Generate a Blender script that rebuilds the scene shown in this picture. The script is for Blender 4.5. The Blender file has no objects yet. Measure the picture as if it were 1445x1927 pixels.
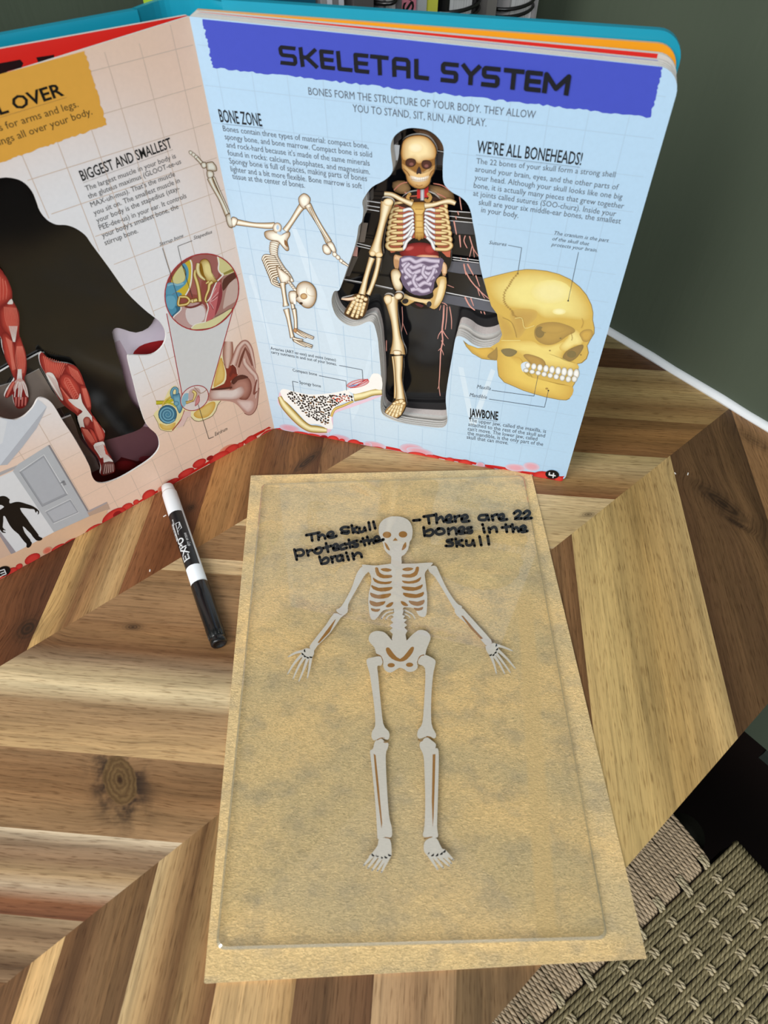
import bpy, math, random
from mathutils import Vector, Matrix
from mathutils.geometry import tessellate_polygon

# ------------------------------------------------------------------ camera, world, lights
SC = bpy.context.scene
COL = SC.collection
TZ = 0.75                                   # table top height
CAM_F, CAM_PITCH, CAM_ROLL, CAM_H = 1309.69, 0.904077, 0.028521, 0.381681
_cp, _sp = math.cos(CAM_PITCH), math.sin(CAM_PITCH)
_r0, _u0, FWD = Vector((1, 0, 0)), Vector((0, _sp, _cp)), Vector((0, _cp, -_sp))
_c, _s = math.cos(CAM_ROLL), math.sin(CAM_ROLL)
RGT, UPV = _c * _r0 + _s * _u0, -_s * _r0 + _c * _u0
EYE = Vector((0, 0, TZ + CAM_H))
cam = bpy.data.objects.new('camera', bpy.data.cameras.new('camera'))
COL.objects.link(cam)
cam.matrix_world = Matrix(((RGT.x, UPV.x, -FWD.x, EYE.x), (RGT.y, UPV.y, -FWD.y, EYE.y),
                           (RGT.z, UPV.z, -FWD.z, EYE.z), (0, 0, 0, 1)))
cam.data.sensor_fit = 'VERTICAL'
cam.data.sensor_height = 36.0
cam.data.sensor_width = 27.0
cam.data.lens = CAM_F / 1927 * 36.0
cam.data.clip_start = 0.01
cam.data.dof.use_dof = True
cam.data.dof.focus_distance = 0.52
cam.data.dof.aperture_fstop = 15.0
SC.camera = cam

SC.view_settings.view_transform = 'Standard'
SC.view_settings.look = 'None'
SC.view_settings.gamma = 1.0
SC.view_settings.exposure = 0.0

WORLD = bpy.data.worlds.new('room_light')
SC.world = WORLD
WORLD.use_nodes = True
_bg = WORLD.node_tree.nodes['Background']
_bg.inputs[0].default_value = (0.93, 0.97, 1.0, 1)
_bg.inputs[1].default_value = 0.36

def area(name, loc, target, sx, sy, power, color):
    d = bpy.data.lights.new(name, 'AREA')
    d.shape = 'RECTANGLE'
    d.size, d.size_y, d.energy, d.color = sx, sy, power, color
    o = bpy.data.objects.new(name, d)
    COL.objects.link(o)
    o.location = loc
    o.rotation_euler = (Vector(target) - Vector(loc)).to_track_quat('-Z', 'Y').to_euler()
    return o
# the room's window, out of frame to the left, and an added fill lamp behind the camera
area('window_daylight', (-1.20, -0.80, TZ + 1.25), (0.0, 0.22, TZ + 0.05), 1.0, 1.2, 33.0, (1.0, 0.985, 0.96))
area('front_fill', (0.0, -1.9, TZ + 1.25), (0.0, 0.3, TZ + 0.1), 1.2, 1.0, 36.0, (0.95, 0.98, 1.0))

# ------------------------------------------------------------------ helpers
def lin(c, k=1.0):
    o = []
    for v in c:
        v = v / 255.0
        o.append((v / 12.92 if v <= 0.04045 else ((v + 0.055) / 1.055) ** 2.4) * k)
    return (o[0], o[1], o[2], 1.0)

def tag(o, label=None, cat=None, group=None, kind=None):
    if label: o['label'] = label
    if cat: o['category'] = cat
    if group: o['group'] = group
    if kind: o['kind'] = kind
    return o

def empty(name, loc=(0, 0, 0)):
    o = bpy.data.objects.new(name, None)
    COL.objects.link(o)
    o.empty_display_size = 0.02
    o.location = loc
    return o

class MB:
    """collects faces; builds ONE mesh object"""
    def __init__(self):
        self.v, self.f, self.c, self.uv, self.m = [], [], [], [], []
    def face(self, pts, cols=None, uvs=None, mat=0):
        i = len(self.v)
        self.v += [tuple(p) for p in pts]
        self.f.append(tuple(range(i, i + len(pts))))
        self.c += list(cols) if cols else [(1, 1, 1, 1)] * len(pts)
        self.uv += list(uvs) if uvs else [(0, 0)] * len(pts)
        self.m.append(mat)
    def faces(self, verts, faces, col=(1, 1, 1, 1), mat=0, uvs=None, cols=None):
        i = len(self.v)
        self.v += [tuple(p) for p in verts]
        self.c += list(cols) if cols else [col] * len(verts)
        self.uv += list(uvs) if uvs else [(0, 0)] * len(verts)
        for f in faces:
            self.f.append(tuple(i + k for k in f))
            self.m.append(mat)
    def build(self, name, mats, parent=None, smooth=False):
        me = bpy.data.meshes.new(name)
        org = parent_world(parent) if parent else Vector((0, 0, 0))
        me.from_pydata([(x - org.x, y - org.y, z - org.z) for x, y, z in self.v], [], self.f)
        at = me.color_attributes.new('Col', 'FLOAT_COLOR', 'POINT')
        at.data.foreach_set('color', [x for c in self.c for x in c])
        ul = me.uv_layers.new(name='UVMap')
        flat = []
        for f in self.f:
            for k in f:
                flat += self.uv[k]
        ul.data.foreach_set('uv', flat)
        for m in (mats if isinstance(mats, (list, tuple)) else [mats]):
            me.materials.append(m)
        me.polygons.foreach_set('material_index', self.m)
        if smooth:
            me.polygons.foreach_set('use_smooth', [True] * len(me.polygons))
        me.update()
        o = bpy.data.objects.new(name, me)
        COL.objects.link(o)
        if parent:
            o.parent = parent
        return o

def parent_world(p):
    w = Vector((0, 0, 0))
    while p is not None:
        w = w + Vector(p.location)
        p = p.parent
    return w

def rebase(o, loc):
    """move a top-level mesh's origin to loc without moving its shape"""
    loc = Vector(loc)
    o.data.transform(Matrix.Translation(-loc))
    o.location = loc
    return o

def spline(pts, n=5, closed=False):
    P = [Vector(p) for p in pts]
    N = len(P)
    if N < 3: return P
    out = []
    rng = range(N if closed else N - 1)
    for i in rng:
        if closed:
            a, b, c, d = P[i - 1], P[i], P[(i + 1) % N], P[(i + 2) % N]
        else:
            a, b, c, d = P[max(i - 1, 0)], P[i], P[i + 1], P[min(i + 2, N - 1)]
        for k in range(n):
            t = k / n
            out.append(0.5 * ((2 * b) + (c - a) * t + (2 * a - 5 * b + 4 * c - d) * t * t + (3 * b - a - 3 * c + d) * t ** 3))
    if not closed: out.append(P[-1])
    return out

def tess(loops):
    """triangles over the concatenated 2-d loops (outer first, then holes)"""
    return tessellate_polygon([[Vector((p[0], p[1], 0)) for p in l] for l in loops])

def area2(l):
    return 0.5 * sum(l[i - 1][0] * l[i][1] - l[i][0] * l[i - 1][1] for i in range(len(l)))

def slab(mb, loops, front, back, cf, ce, mf=0, me_=0, back_face=True):
    """board between two surfaces: front(p)->Vector, back(p)->Vector; loops in 2-d"""
    pts = [p for l in loops for p in l]
    tr = tess(loops)
    F = [front(p) for p in pts]; B = [back(p) for p in pts]
    mb.faces(F, tr, cf, mf)
    if back_face: mb.faces(B, [t[::-1] for t in tr], cf, mf)
    i = 0
    for l in loops:
        n = len(l)
        for k in range(n):
            a, b = i + k, i + (k + 1) % n
            mb.faces([F[a], F[b], B[b], B[a]], [(0, 1, 2, 3)], ce, me_)
        i += n

def box(mb, o, ex, ey, ez, col=(1, 1, 1, 1), mat=0):
    o, ex, ey, ez = Vector(o), Vector(ex), Vector(ey), Vector(ez)
    v = [o, o + ex, o + ex + ey, o + ey, o + ez, o + ex + ez, o + ex + ey + ez, o + ey + ez]
    mb.faces(v, [(0, 3, 2, 1), (4, 5, 6, 7), (0, 1, 5, 4), (1, 2, 6, 5), (2, 3, 7, 6), (3, 0, 4, 7)], col, mat)

def tube(mb, path, r, seg=8, col=(1, 1, 1, 1), mat=0, closed=False, cap=True):
    P = [Vector(p) for p in path]
    N = len(P)
    rad = r if isinstance(r, (list, tuple)) else [r] * N
    prev = None
    length = 0.0
    rings = []
    for i in range(N):
        if closed: t = (P[(i + 1) % N] - P[i - 1])
        else: t = P[min(i + 1, N - 1)] - P[max(i - 1, 0)]
        t.normalize()
        if prev is None:
            n = t.cross(Vector((0, 0, 1)))
            if n.length < 1e-4: n = t.cross(Vector((1, 0, 0)))
        else:
            n = prev - t * prev.dot(t)
        n.normalize(); prev = n
        b = t.cross(n)
        if i: length += (P[i] - P[i - 1]).length
        rings.append((P[i], n, b, length, rad[i]))
    verts, uvs, faces = [], [], []
    for (p, n, b, L, rr) in rings:
        for k in range(seg + 1):
            a = 2 * math.pi * k / seg
            verts.append(p + (n * math.cos(a) + b * math.sin(a)) * rr)
            uvs.append((L, k / seg))
    w = seg + 1
    for i in range(N if closed else N - 1):
        j = (i + 1) % N
        for k in range(seg):
            faces.append((i * w + k, i * w + k + 1, j * w + k + 1, j * w + k))
    if cap and not closed:
        faces.append(tuple(range(seg - 1, -1, -1)))
        faces.append(tuple((N - 1) * w + k for k in range(seg)))
    mb.faces(verts, faces, col, mat, uvs)

def lathe(mb, base, axis, prof, seg=32, col=(1, 1, 1, 1), mat=0, cols=None):
    """profile [(t along axis, radius)]"""
    base, axis = Vector(base), Vector(axis).normalized()
    n = axis.cross(Vector((0, 0, 1)))
    if n.length < 1e-4: n = axis.cross(Vector((1, 0, 0)))
    n.normalize(); b = axis.cross(n)
    verts, faces = [], []
    for (t, r) in prof:
        for k in range(seg):
            a = 2 * math.pi * k / seg
            verts.append(base + axis * t + (n * math.cos(a) + b * math.sin(a)) * r)
    for i in range(len(prof) - 1):
        for k in range(seg):
            k2 = (k + 1) % seg
            faces.append((i * seg + k, i * seg + k2, (i + 1) * seg + k2, (i + 1) * seg + k))
    faces.append(tuple(range(seg - 1, -1, -1)))
    faces.append(tuple((len(prof) - 1) * seg + k for k in range(seg)))
    mb.faces(verts, faces, col, mat)

# ------------------------------------------------------------------ materials
class NT:
    def __init__(self, name):
        self.mat = bpy.data.materials.new(name)
        self.mat.use_nodes = True
        self.t = self.mat.node_tree
        self.b = self.t.nodes['Principled BSDF']
        self.out = self.t.nodes['Material Output']
    def n(self, typ, **kw):
        x = self.t.nodes.new(typ)
        for k, v in kw.items(): setattr(x, k, v)
        return x
    def l(self, a, b): self.t.links.new(a, b)
    def val(self, node, idx, v): node.inputs[idx].default_value = v
    def math(self, op, a, b=None, c=None):
        x = self.n('ShaderNodeMath', operation=op)
        for i, v in enumerate((a, b, c)):
            if v is None: continue
            if isinstance(v, (int, float)): x.inputs[i].default_value = v
            else: self.l(v, x.inputs[i])
        return x.outputs[0]
    def mix(self, fac, a, b, blend='MIX'):
        x = self.n('ShaderNodeMix', data_type='RGBA', blend_type=blend)
        for s, v in ((0, fac), (6, a), (7, b)):
            if isinstance(v, (int, float)): x.inputs[s].default_value = v
            elif isinstance(v, tuple): x.inputs[s].default_value = v
            else: self.l(v, x.inputs[s])
        return x.outputs[2]
    def noise(self, vec, scale, detail=2.0, rough=0.5, dist=0.0):
        x = self.n('ShaderNodeTexNoise')
        if vec is not None: self.l(vec, x.inputs['Vector'])
        x.inputs['Scale'].default_value = scale
        x.inputs['Detail'].default_value = detail
        x.inputs['Roughness'].default_value = rough
        x.inputs['Distortion'].default_value = dist
        return x.outputs['Fac']
    def ramp(self, fac, stops):
        x = self.n('ShaderNodeValToRGB')
        e = x.color_ramp.elements
        while len(e) < len(stops): e.new(0.5)
        for k, (p, c) in enumerate(stops):
            e[k].position = p
            e[k].color = c if isinstance(c, tuple) else (c, c, c, 1)
        self.l(fac, x.inputs[0])
        return x.outputs[0]
    def mapping(self, vec, scale=(1, 1, 1), rot=(0, 0, 0), loc=(0, 0, 0)):
        x = self.n('ShaderNodeMapping')
        self.l(vec, x.inputs[0])
        x.inputs['Location'].default_value = loc
        x.inputs['Rotation'].default_value = rot
        x.inputs['Scale'].default_value = scale
        return x.outputs[0]
    def bump(self, h, strength=0.3, dist=0.001):
        x = self.n('ShaderNodeBump')
        x.inputs['Strength'].default_value = strength
        x.inputs['Distance'].default_value = dist
        self.l(h, x.inputs['Height'])
        self.l(x.outputs[0], self.b.inputs['Normal'])

def plain(name, col, rough=0.5, metal=0.0, spec=0.5, noise=0.06, nscale=60.0, bump=0.0):
    t = NT(name)
    tc = t.n('ShaderNodeTexCoord')
    f = t.noise(tc.outputs['Object'], nscale, 3.0)
    a = tuple(max(0, c * (1 - noise)) for c in col[:3]) + (1,)
    b = tuple(min(1, c * (1 + noise)) for c in col[:3]) + (1,)
    t.l(t.mix(f, a, b), t.b.inputs['Base Color'])
    t.b.inputs['Roughness'].default_value = rough
    t.b.inputs['Metallic'].default_value = metal
    t.b.inputs['Specular IOR Level'].default_value = spec
    if bump: t.bump(f, bump, 0.0006)
    return t.mat

def vcol(name, rough=0.4, spec=0.5, noise=0.0, nscale=300.0):
    t = NT(name)
    a = t.n('ShaderNodeAttribute', attribute_name='Col')
    c = a.outputs['Color']
    if noise:
        tc = t.n('ShaderNodeTexCoord')
        f = t.noise(tc.outputs['Object'], nscale, 3.0)
        c = t.mix(1.0, c, t.ramp(f, [(0.3, 1 - noise), (0.7, 1.0)]), 'MULTIPLY')
    t.l(c, t.b.inputs['Base Color'])
    t.b.inputs['Roughness'].default_value = rough
    t.b.inputs['Specular IOR Level'].default_value = spec
    return t.mat

M_PRINT = vcol('printed_ink_on_glossy_card', 0.42, 0.35, 0.03)
M_BLACKGLOSS = vcol('glossy_black_card', 0.12, 0.5, 0.05)
M_EDGE = vcol('raw_card_edge', 0.75, 0.2, 0.10, 900.0)
M_INK = plain('black_marker_ink', (0.006, 0.006, 0.007), 0.35)
M_TEAL = plain('teal_laminated_cover', lin((22, 150, 178)), 0.32, noise=0.10, nscale=25.0, bump=0.05)
# ------------------------------------------------------------------ room axes and tracing
SA = 0.729855                                # the table runs along SV; TV points from the back wall into the room
SV = Vector((math.cos(SA), math.sin(SA), 0))
TV = Vector((math.sin(SA), -math.cos(SA), 0))
S_WALL, T_WALL, T_EDGE, S_END = 0.4850, -0.4335, 0.0258, -0.75
def ST(s, t, z=0.0): return SV * s + TV * t + Vector((0, 0, z))

def ray(px): return FWD + RGT * ((px[0] - 722.5) / CAM_F) - UPV * ((px[1] - 963.5) / CAM_F)
def hit(px, n, p0):
    """point where the line of sight of a photograph pixel meets the plane through p0 with normal n"""
    v = ray(px)
    return EYE + v * ((p0 - EYE).dot(n) / v.dot(n))
UP = Vector((0, 0, 1))
def on_z(px, z): return hit(px, UP, Vector((0, 0, z)))
def st_of(px, z=TZ):
    p = on_z(px, z)
    return p.dot(SV), p.dot(TV)

class Pic:
    """flat printed / drawn artwork on a real surface, one mesh with its own ink colours"""
    def __init__(self, trace, lift=4e-5, step=6e-6, k=0.90):
        self.mb, self.trace, self.h, self.step, self.k = MB(), trace, lift, step, k
        self.o = (0, 0, 1.0)
        self.tint = None
    def at(self, ox=0, oy=0, s=1.0):
        self.o = (ox, oy, s); return self
    def px(self, p): return (self.o[0] + p[0] / self.o[2], self.o[1] + p[1] / self.o[2])
    def put(self, pts, tris, cols):
        self.h += self.step
        if self.tint:
            tc, f = lin(self.tint[0], self.k), self.tint[1]
            cols = [tuple(a + (b - a) * f for a, b in zip(c, tc)) if c[2] < 0.45 else c for c in cols]
        V = [self.trace(self.px(p), self.h) for p in pts]
        self.mb.faces(V, tris, cols=cols)
    def poly(self, pts, col, smooth=0, holes=()):
        if smooth: pts = spline([(p[0], p[1], 0) for p in pts], smooth, True)
        loops = [pts] + list(holes)
        allp = [p for l in loops for p in l]
        c = lin(col, self.k)
        self.put(allp, tess(loops), [c] * len(allp))
    def blob(self, pts, edge, mid, smooth=3, off=(0, 0), k1=0.62, outline=None, ow=1.5):
        if smooth: pts = spline([(p[0], p[1], 0) for p in pts], smooth, True)
        n = len(pts)
        if outline: self.line(list(pts) + [pts[0], pts[1]], ow * 2, outline)
        cx = sum(p[0] for p in pts) / n + off[0]; cy = sum(p[1] for p in pts) / n + off[1]
        e, m = lin(edge, self.k), lin(mid, self.k)
        h = tuple((a + b) / 2 for a, b in zip(e, m))
        P = [(p[0], p[1]) for p in pts]
        P += [(cx + (p[0] - cx) * 0.8, cy + (p[1] - cy) * 0.8) for p in pts]
        P += [(cx + (p[0] - cx) * k1 * 0.75, cy + (p[1] - cy) * k1 * 0.75) for p in pts]
        P.append((cx, cy))
        C = [e] * n + [h] * n + [m] * n + [m]
        F = []
        for i in range(n):
            j = (i + 1) % n
            F += [(i, j, n + j, n + i), (n + i, n + j, 2 * n + j, 2 * n + i), (2 * n + i, 2 * n + j, 3 * n)]
        # an even base under the shaded rings keeps concave outlines filled
        self.poly([(p[0], p[1]) for p in pts], tuple(int((a + b) / 2) for a, b in zip(edge, mid)) if False else edge)
        self.put(P, F, C)
    def ell(self, cx, cy, rx, ry, edge, mid=None, rot=0.0, n=18, outline=None, ow=1.5):
        c, s = math.cos(rot), math.sin(rot)
        pts = [(cx + rx * math.cos(t) * c - ry * math.sin(t) * s, cy + rx * math.cos(t) * s + ry * math.sin(t) * c)
               for t in [2 * math.pi * i / n for i in range(n)]]
        if mid is None:
            if outline: self.line(pts + pts[:2], ow * 2, outline)
            self.poly(pts, edge)
        else: self.blob(pts, edge, mid, 0, outline=outline, ow=ow)
    def _rib(self, pts, ws):
        out = []
        n = len(pts)
        for i in range(n):
            a, b = pts[max(i - 1, 0)], pts[min(i + 1, n - 1)]
            dx, dy = b[0] - a[0], b[1] - a[1]
            L = math.hypot(dx, dy) or 1
            out.append((-dy / L * ws[i] / 2, dx / L * ws[i] / 2))
        return out
    def line(self, pts, w, col, smooth=0, rnd=False, wend=None):
        if smooth: pts = spline([(p[0], p[1], 0) for p in pts], smooth)
        n = len(pts)
        ws = [w + ((wend - w) * i / (n - 1) if wend is not None else 0) for i in range(n)]
        r = self._rib(pts, ws)
        P, F = [], []
        for p, o in zip(pts, r): P += [(p[0] + o[0], p[1] + o[1]), (p[0] - o[0], p[1] - o[1])]
        F = [(2 * i, 2 * i + 2, 2 * i + 3, 2 * i + 1) for i in range(n - 1)]
        if rnd:
            for q, wq in ((pts[0], ws[0]), (pts[-1], ws[-1])):
                b = len(P)
                P += [(q[0] + wq / 2 * math.cos(t * math.pi / 5), q[1] + wq / 2 * math.sin(t * math.pi / 5)) for t in range(10)]
                F.append(tuple(range(b, b + 10)))
        c = lin(col, self.k)
        self.put(P, F, [c] * len(P))
    def bone(self, pts, ws, edge=(150, 105, 50), mid=(250, 235, 200), outline=(75, 52, 30), smooth=4, ow=2.0, side=None):
        """ribbon shaded across: outline, edge tone, light middle"""
        n0 = len(pts)
        P3 = spline([(p[0], p[1], ws[i]) for i, p in enumerate(pts)], smooth) if n0 > 2 else [Vector((pts[i][0], pts[i][1], ws[i])) for i in range(n0)]
        if outline:
            self._ribbon([(p[0], p[1]) for p in P3], [p[2] + 2 * ow for p in P3], [(0, outline), (1, outline)], ow)
        self._ribbon([(p[0], p[1]) for p in P3], [p[2] for p in P3],
                     [(0, edge), (0.22, tuple((a + b * 2) // 3 for a, b in zip(edge, mid))), (0.42, mid), (0.62, mid),
                      (0.82, tuple((a + b) // 2 for a, b in zip(edge, mid))), (1, edge)], 0)
    def _ribbon(self, pts, ws, stops, ext):
        r = self._rib(pts, ws)
        n, k = len(pts), len(stops)
        P, F, C = [], [], []
        pts = [list(p[:2]) for p in pts]
        if ext and n > 1:
            for a, b in ((0, 1), (-1, -2)):
                dx, dy = pts[a][0] - pts[b][0], pts[a][1] - pts[b][1]
                L = math.hypot(dx, dy) or 1
                pts[a] = [pts[a][0] + dx / L * ext, pts[a][1] + dy / L * ext]
        for p, o in zip(pts, r):
            for (t, c) in stops:
                q = 1 - 2 * t
                P.append((p[0] + o[0] * q, p[1] + o[1] * q)); C.append(lin(c, self.k))
        for i in range(n - 1):
            for j in range(k - 1):
                F.append((i * k + j, (i + 1) * k + j, (i + 1) * k + j + 1, i * k + j + 1))
        self.put(P, F, C)
    def build(self, name, parent, mat=None, label=None):
        o = self.mb.build(name, mat or M_PRINT, parent)
        if label: o['label'] = label
        return o

# ------------------------------------------------------------------ walls, floor, trim
def wall_mat():
    t = NT('dark_olive_painted_wall')
    tc = t.n('ShaderNodeTexCoord')
    f = t.noise(t.mapping(tc.outputs['Object'], (1, 1, 0.25)), 9.0, 4.0)
    c = t.mix(f, lin((68, 77, 64)), lin((86, 95, 79)))
    t.l(c, t.b.inputs['Base Color'])
    t.b.inputs['Roughness'].default_value = 0.55
    t.b.inputs['Specular IOR Level'].default_value = 0.3
    g = t.noise(t.mapping(tc.outputs['Object'], (1, 1, 0.10)), 260.0, 2.0)
    t.bump(g, 0.22, 0.0006)
    return t.mat
M_WALL = wall_mat()
M_TRIM = plain('white_caulk', lin((226, 230, 232)), 0.5, bump=0.15, nscale=120.0)
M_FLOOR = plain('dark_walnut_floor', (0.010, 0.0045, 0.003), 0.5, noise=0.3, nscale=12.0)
M_DARKGREEN = plain('dark_green_ledge', lin((42, 52, 46)), 0.6)

Z_LOW = TZ - 0.346
mb = MB(); box(mb, ST(S_WALL, T_WALL - 0.1, Z_LOW), SV * 0.1, TV * 2.2, UP * (2.4 - Z_LOW))
tag(mb.build('wall_right', M_WALL), 'dark olive green painted wall along the right end of the wooden table', 'wall', kind='structure')
mb = MB(); box(mb, ST(-2.6, T_WALL - 0.1, 0), SV * (2.6 + S_WALL), TV * 0.1, UP * 2.4)
tag(mb.build('wall_back', M_WALL), 'dark olive green painted wall behind the open book and notebooks', 'wall', kind='structure')
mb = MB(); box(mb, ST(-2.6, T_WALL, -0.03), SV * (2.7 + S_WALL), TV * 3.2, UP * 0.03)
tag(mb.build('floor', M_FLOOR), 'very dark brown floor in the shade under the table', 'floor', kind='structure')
mb = MB(); tube(mb, [ST(S_WALL - 0.0005, T_WALL + 0.001 + k * 0.0199 * 1.145, TZ + 0.0012 + 0.0004 * math.sin(k * 2.1)) for k in range(21)], 0.0042, 10)
tag(mb.build('trim_1', M_TRIM, smooth=True), 'white caulk bead where the table meets the right wall', 'trim', kind='structure')
mb = MB(); box(mb, ST(S_WALL - 0.006, T_EDGE + 0.05, Z_LOW - 0.012), SV * 0.106, TV * 2.0, UP * 0.012)
tag(mb.build('trim_2', M_DARKGREEN), 'dark green ledge under the right wall', 'trim', kind='structure')
mb = MB(); box(mb, ST(S_WALL + 0.06, T_WALL, 0), SV * 0.04, TV * 2.2, UP * (Z_LOW - 0.012))  # added panel: keeps world light from reaching the floor from behind
tag(mb.build('light_block_right', M_FLOOR), 'dark panel added below the right wall to keep light out', 'light_block', kind='structure')

# ------------------------------------------------------------------ chevron table
def wood_mat():
    t = NT('oiled_acacia_chevron')
    a = t.n('ShaderNodeAttribute', attribute_name='Col').outputs['Color']
    uv = t.n('ShaderNodeUVMap').outputs['UV']
    geo = t.n('ShaderNodeNewGeometry').outputs['Position']
    sep = t.n('ShaderNodeSeparateXYZ'); t.l(uv, sep.inputs[0])
    u, v = sep.outputs[0], sep.outputs[1]
    # knots: position on the table, radii along / across the grain, strength
    warp, dark, rings = None, None, None
    for (px, ang, ru, rv, st) in KNOTS:
        p = on_z(px, TZ)
        mp = t.n('ShaderNodeMapping', vector_type='TEXTURE')
        t.l(geo, mp.inputs[0])
        mp.inputs['Location'].default_value = p
        mp.inputs['Rotation'].default_value = (0, 0, ang)
        mp.inputs['Scale'].default_value = (ru, rv, 1)
        ln = t.n('ShaderNodeVectorMath', operation='LENGTH'); t.l(mp.outputs[0], ln.inputs[0])
        d = ln.outputs['Value']
        sp = t.n('ShaderNodeSeparateXYZ'); t.l(mp.outputs[0], sp.inputs[0])
        g = t.math('POWER', 2.718, t.math('MULTIPLY', t.math('MULTIPLY', d, d), -0.22))
        w = t.math('MULTIPLY', t.math('MULTIPLY', g, t.math('MULTIPLY', sp.outputs[1], rv * 0.75)), st)
        k = t.math('MULTIPLY', t.math('POWER', 2.718, t.math('MULTIPLY', t.math('MULTIPLY', d, d), -0.9)), st)
        ring = t.math('MULTIPLY', t.math('SINE', t.math('MULTIPLY', d, 16.0)), t.math('MULTIPLY', k, 0.22))
        warp = w if warp is None else t.math('ADD', warp, w)
        dark = k if dark is None else t.math('ADD', dark, k)
        rings = ring if rings is None else t.math('ADD', rings, ring)
    cw = t.n('ShaderNodeCombineXYZ')
    t.l(u, cw.inputs[0]); t.l(t.math('SUBTRACT', v, warp), cw.inputs[1])
    vec = cw.outputs[0]
    f1 = t.noise(t.mapping(vec, (16, 620, 1)), 1.0, 4.0, 0.65, 0.3)
    f2 = t.noise(t.mapping(vec, (2.2, 62, 1)), 1.0, 3.0, 0.55, 0.9)
    f3 = t.noise(t.mapping(vec, (95, 1350, 1)), 1.0, 2.0, 0.5)
    f4 = t.noise(t.mapping(vec, (14, 30, 1)), 1.0, 2.0, 0.5)
    c = t.mix(1.0, a, t.ramp(f2, [(0.26, 0.60), (0.5, 0.98), (0.74, 1.20)]), 'MULTIPLY')
    c = t.mix(1.0, c, t.ramp(f1, [(0.25, 0.60), (0.5, 0.98), (0.75, 1.22)]), 'MULTIPLY')
    c = t.mix(1.0, c, t.ramp(f4, [(0.3, 0.90), (0.7, 1.06)]), 'MULTIPLY')
    c = t.mix(t.ramp(f3, [(0.55, 0.0), (0.68, 0.72)]), c, t.mix(1.0, c, (0.45, 0.38, 0.32, 1), 'MULTIPLY'))
    kk = t.math('MINIMUM', t.math('MAXIMUM', t.math('ADD', t.math('MULTIPLY', dark, 0.85), rings), 0.0), 0.92)
    c = t.mix(kk, c, (0.026, 0.014, 0.008, 1))
    # the big round knot in the dark plank: ringed heart with broken dark bark around it
    k0, k1, k2, k3 = (on_z(p, TZ) for p in ((210, 1424), (242, 1514), (198, 1462), (250, 1474)))
    kc, ma = (k0 + k1) / 2, (k1 - k0) / 2
    mi = (k3 - k2).length / 2
    mp = t.n('ShaderNodeMapping', vector_type='TEXTURE'); t.l(geo, mp.inputs[0])
    mp.inputs['Location'].default_value = kc
    mp.inputs['Rotation'].default_value = (0, 0, math.atan2(ma.y, ma.x))
    mp.inputs['Scale'].default_value = (ma.length, mi, 1)
    ln = t.n('ShaderNodeVectorMath', operation='LENGTH'); t.l(mp.outputs[0], ln.inputs[0])
    nz = t.noise(geo, 190.0, 4.0, 0.6)
    nb = t.noise(geo, 95.0, 3.0, 0.6)
    d = t.math('ADD', ln.outputs['Value'], t.math('MULTIPLY', t.math('SUBTRACT', nz, 0.5), 0.30))
    halo = t.n('ShaderNodeMapRange', interpolation_type='SMOOTHSTEP'); t.l(d, halo.inputs[0])
    for i, q in ((1, 1.0), (2, 2.7), (3, 1.0), (4, 0.0)): halo.inputs[i].default_value = q
    pv = t.n('ShaderNodeVectorMath', operation='DOT_PRODUCT'); t.l(geo, pv.inputs[0]); pv.inputs[1].default_value = (TV - SV) * math.sqrt(0.5)
    e0, e1 = st_of((416, 1439)), st_of((349, 1587))
    inside = t.math('MULTIPLY', t.math('GREATER_THAN', pv.outputs['Value'], (e0[1] - e0[0]) * math.sqrt(0.5)), t.math('LESS_THAN', pv.outputs['Value'], (e1[1] - e1[0]) * math.sqrt(0.5)))
    hm = t.math('MULTIPLY', t.math('MULTIPLY', halo.outputs[0], inside), t.ramp(nb, [(0.40, 0.0), (0.60, 0.86)]))
    c = t.mix(hm, c, (0.022, 0.014, 0.012, 1))
    heart = t.n('ShaderNodeMapRange', interpolation_type='SMOOTHSTEP'); t.l(d, heart.inputs[0])
    for i, q in ((1, 0.92), (2, 1.06), (3, 0.9), (4, 0.0)): heart.inputs[i].default_value = q
    rg = t.math('ADD', 0.5, t.math('MULTIPLY', t.math('SINE', t.math('ADD', t.math('MULTIPLY', d, 22.0), t.math('MULTIPLY', nb, 9.0))), 0.5))
    hc = t.mix(rg, (0.120, 0.066, 0.026, 1), (0.190, 0.112, 0.045, 1))
    hc = t.mix(t.ramp(ln.outputs['Value'], [(0.10, 0.9), (0.24, 0.0)]), hc, (0.03, 0.012, 0.006, 1))
    c = t.mix(t.math('MULTIPLY', heart.outputs[0], inside), c, t.mix(1.0, hc, t.ramp(nz, [(0.3, 0.7), (0.7, 1.15)]), 'MULTIPLY'))
    t.l(c, t.b.inputs['Base Color'])
    t.b.inputs['Roughness'].default_value = 0.42
    t.b.inputs['Specular IOR Level'].default_value = 0.28
    t.bump(f1, 0.10, 0.0004)
    return t.mat
_a2, _a1 = SA + math.pi / 4 - math.pi / 2, SA - math.pi / 4
KNOTS = [((225, 1485), 1.15, 0.0130, 0.0085, 0.30), ((250, 1180), 0.0, 0.0050, 0.0024, 0.9), ((52, 1183), 1.2, 0.0075, 0.0062, 1.1),
         ((578, 868), 0.9, 0.014, 0.0035, 1.1), ((1360, 948), -0.9, 0.022, 0.006, 1.0), ((1107, 968), 0.2, 0.005, 0.0022, 0.8),
         ((360, 955), 0.9, 0.004, 0.0035, 0.9), ((1420, 830), -0.8, 0.02, 0.006, 0.5), ((1385, 985), -0.75, 0.009, 0.0022, 1.0)]
M_WOOD = wood_mat()
M_DARKWOOD = plain('dark_table_leg_wood', lin((48, 34, 24)), 0.5, nscale=40)

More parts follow.
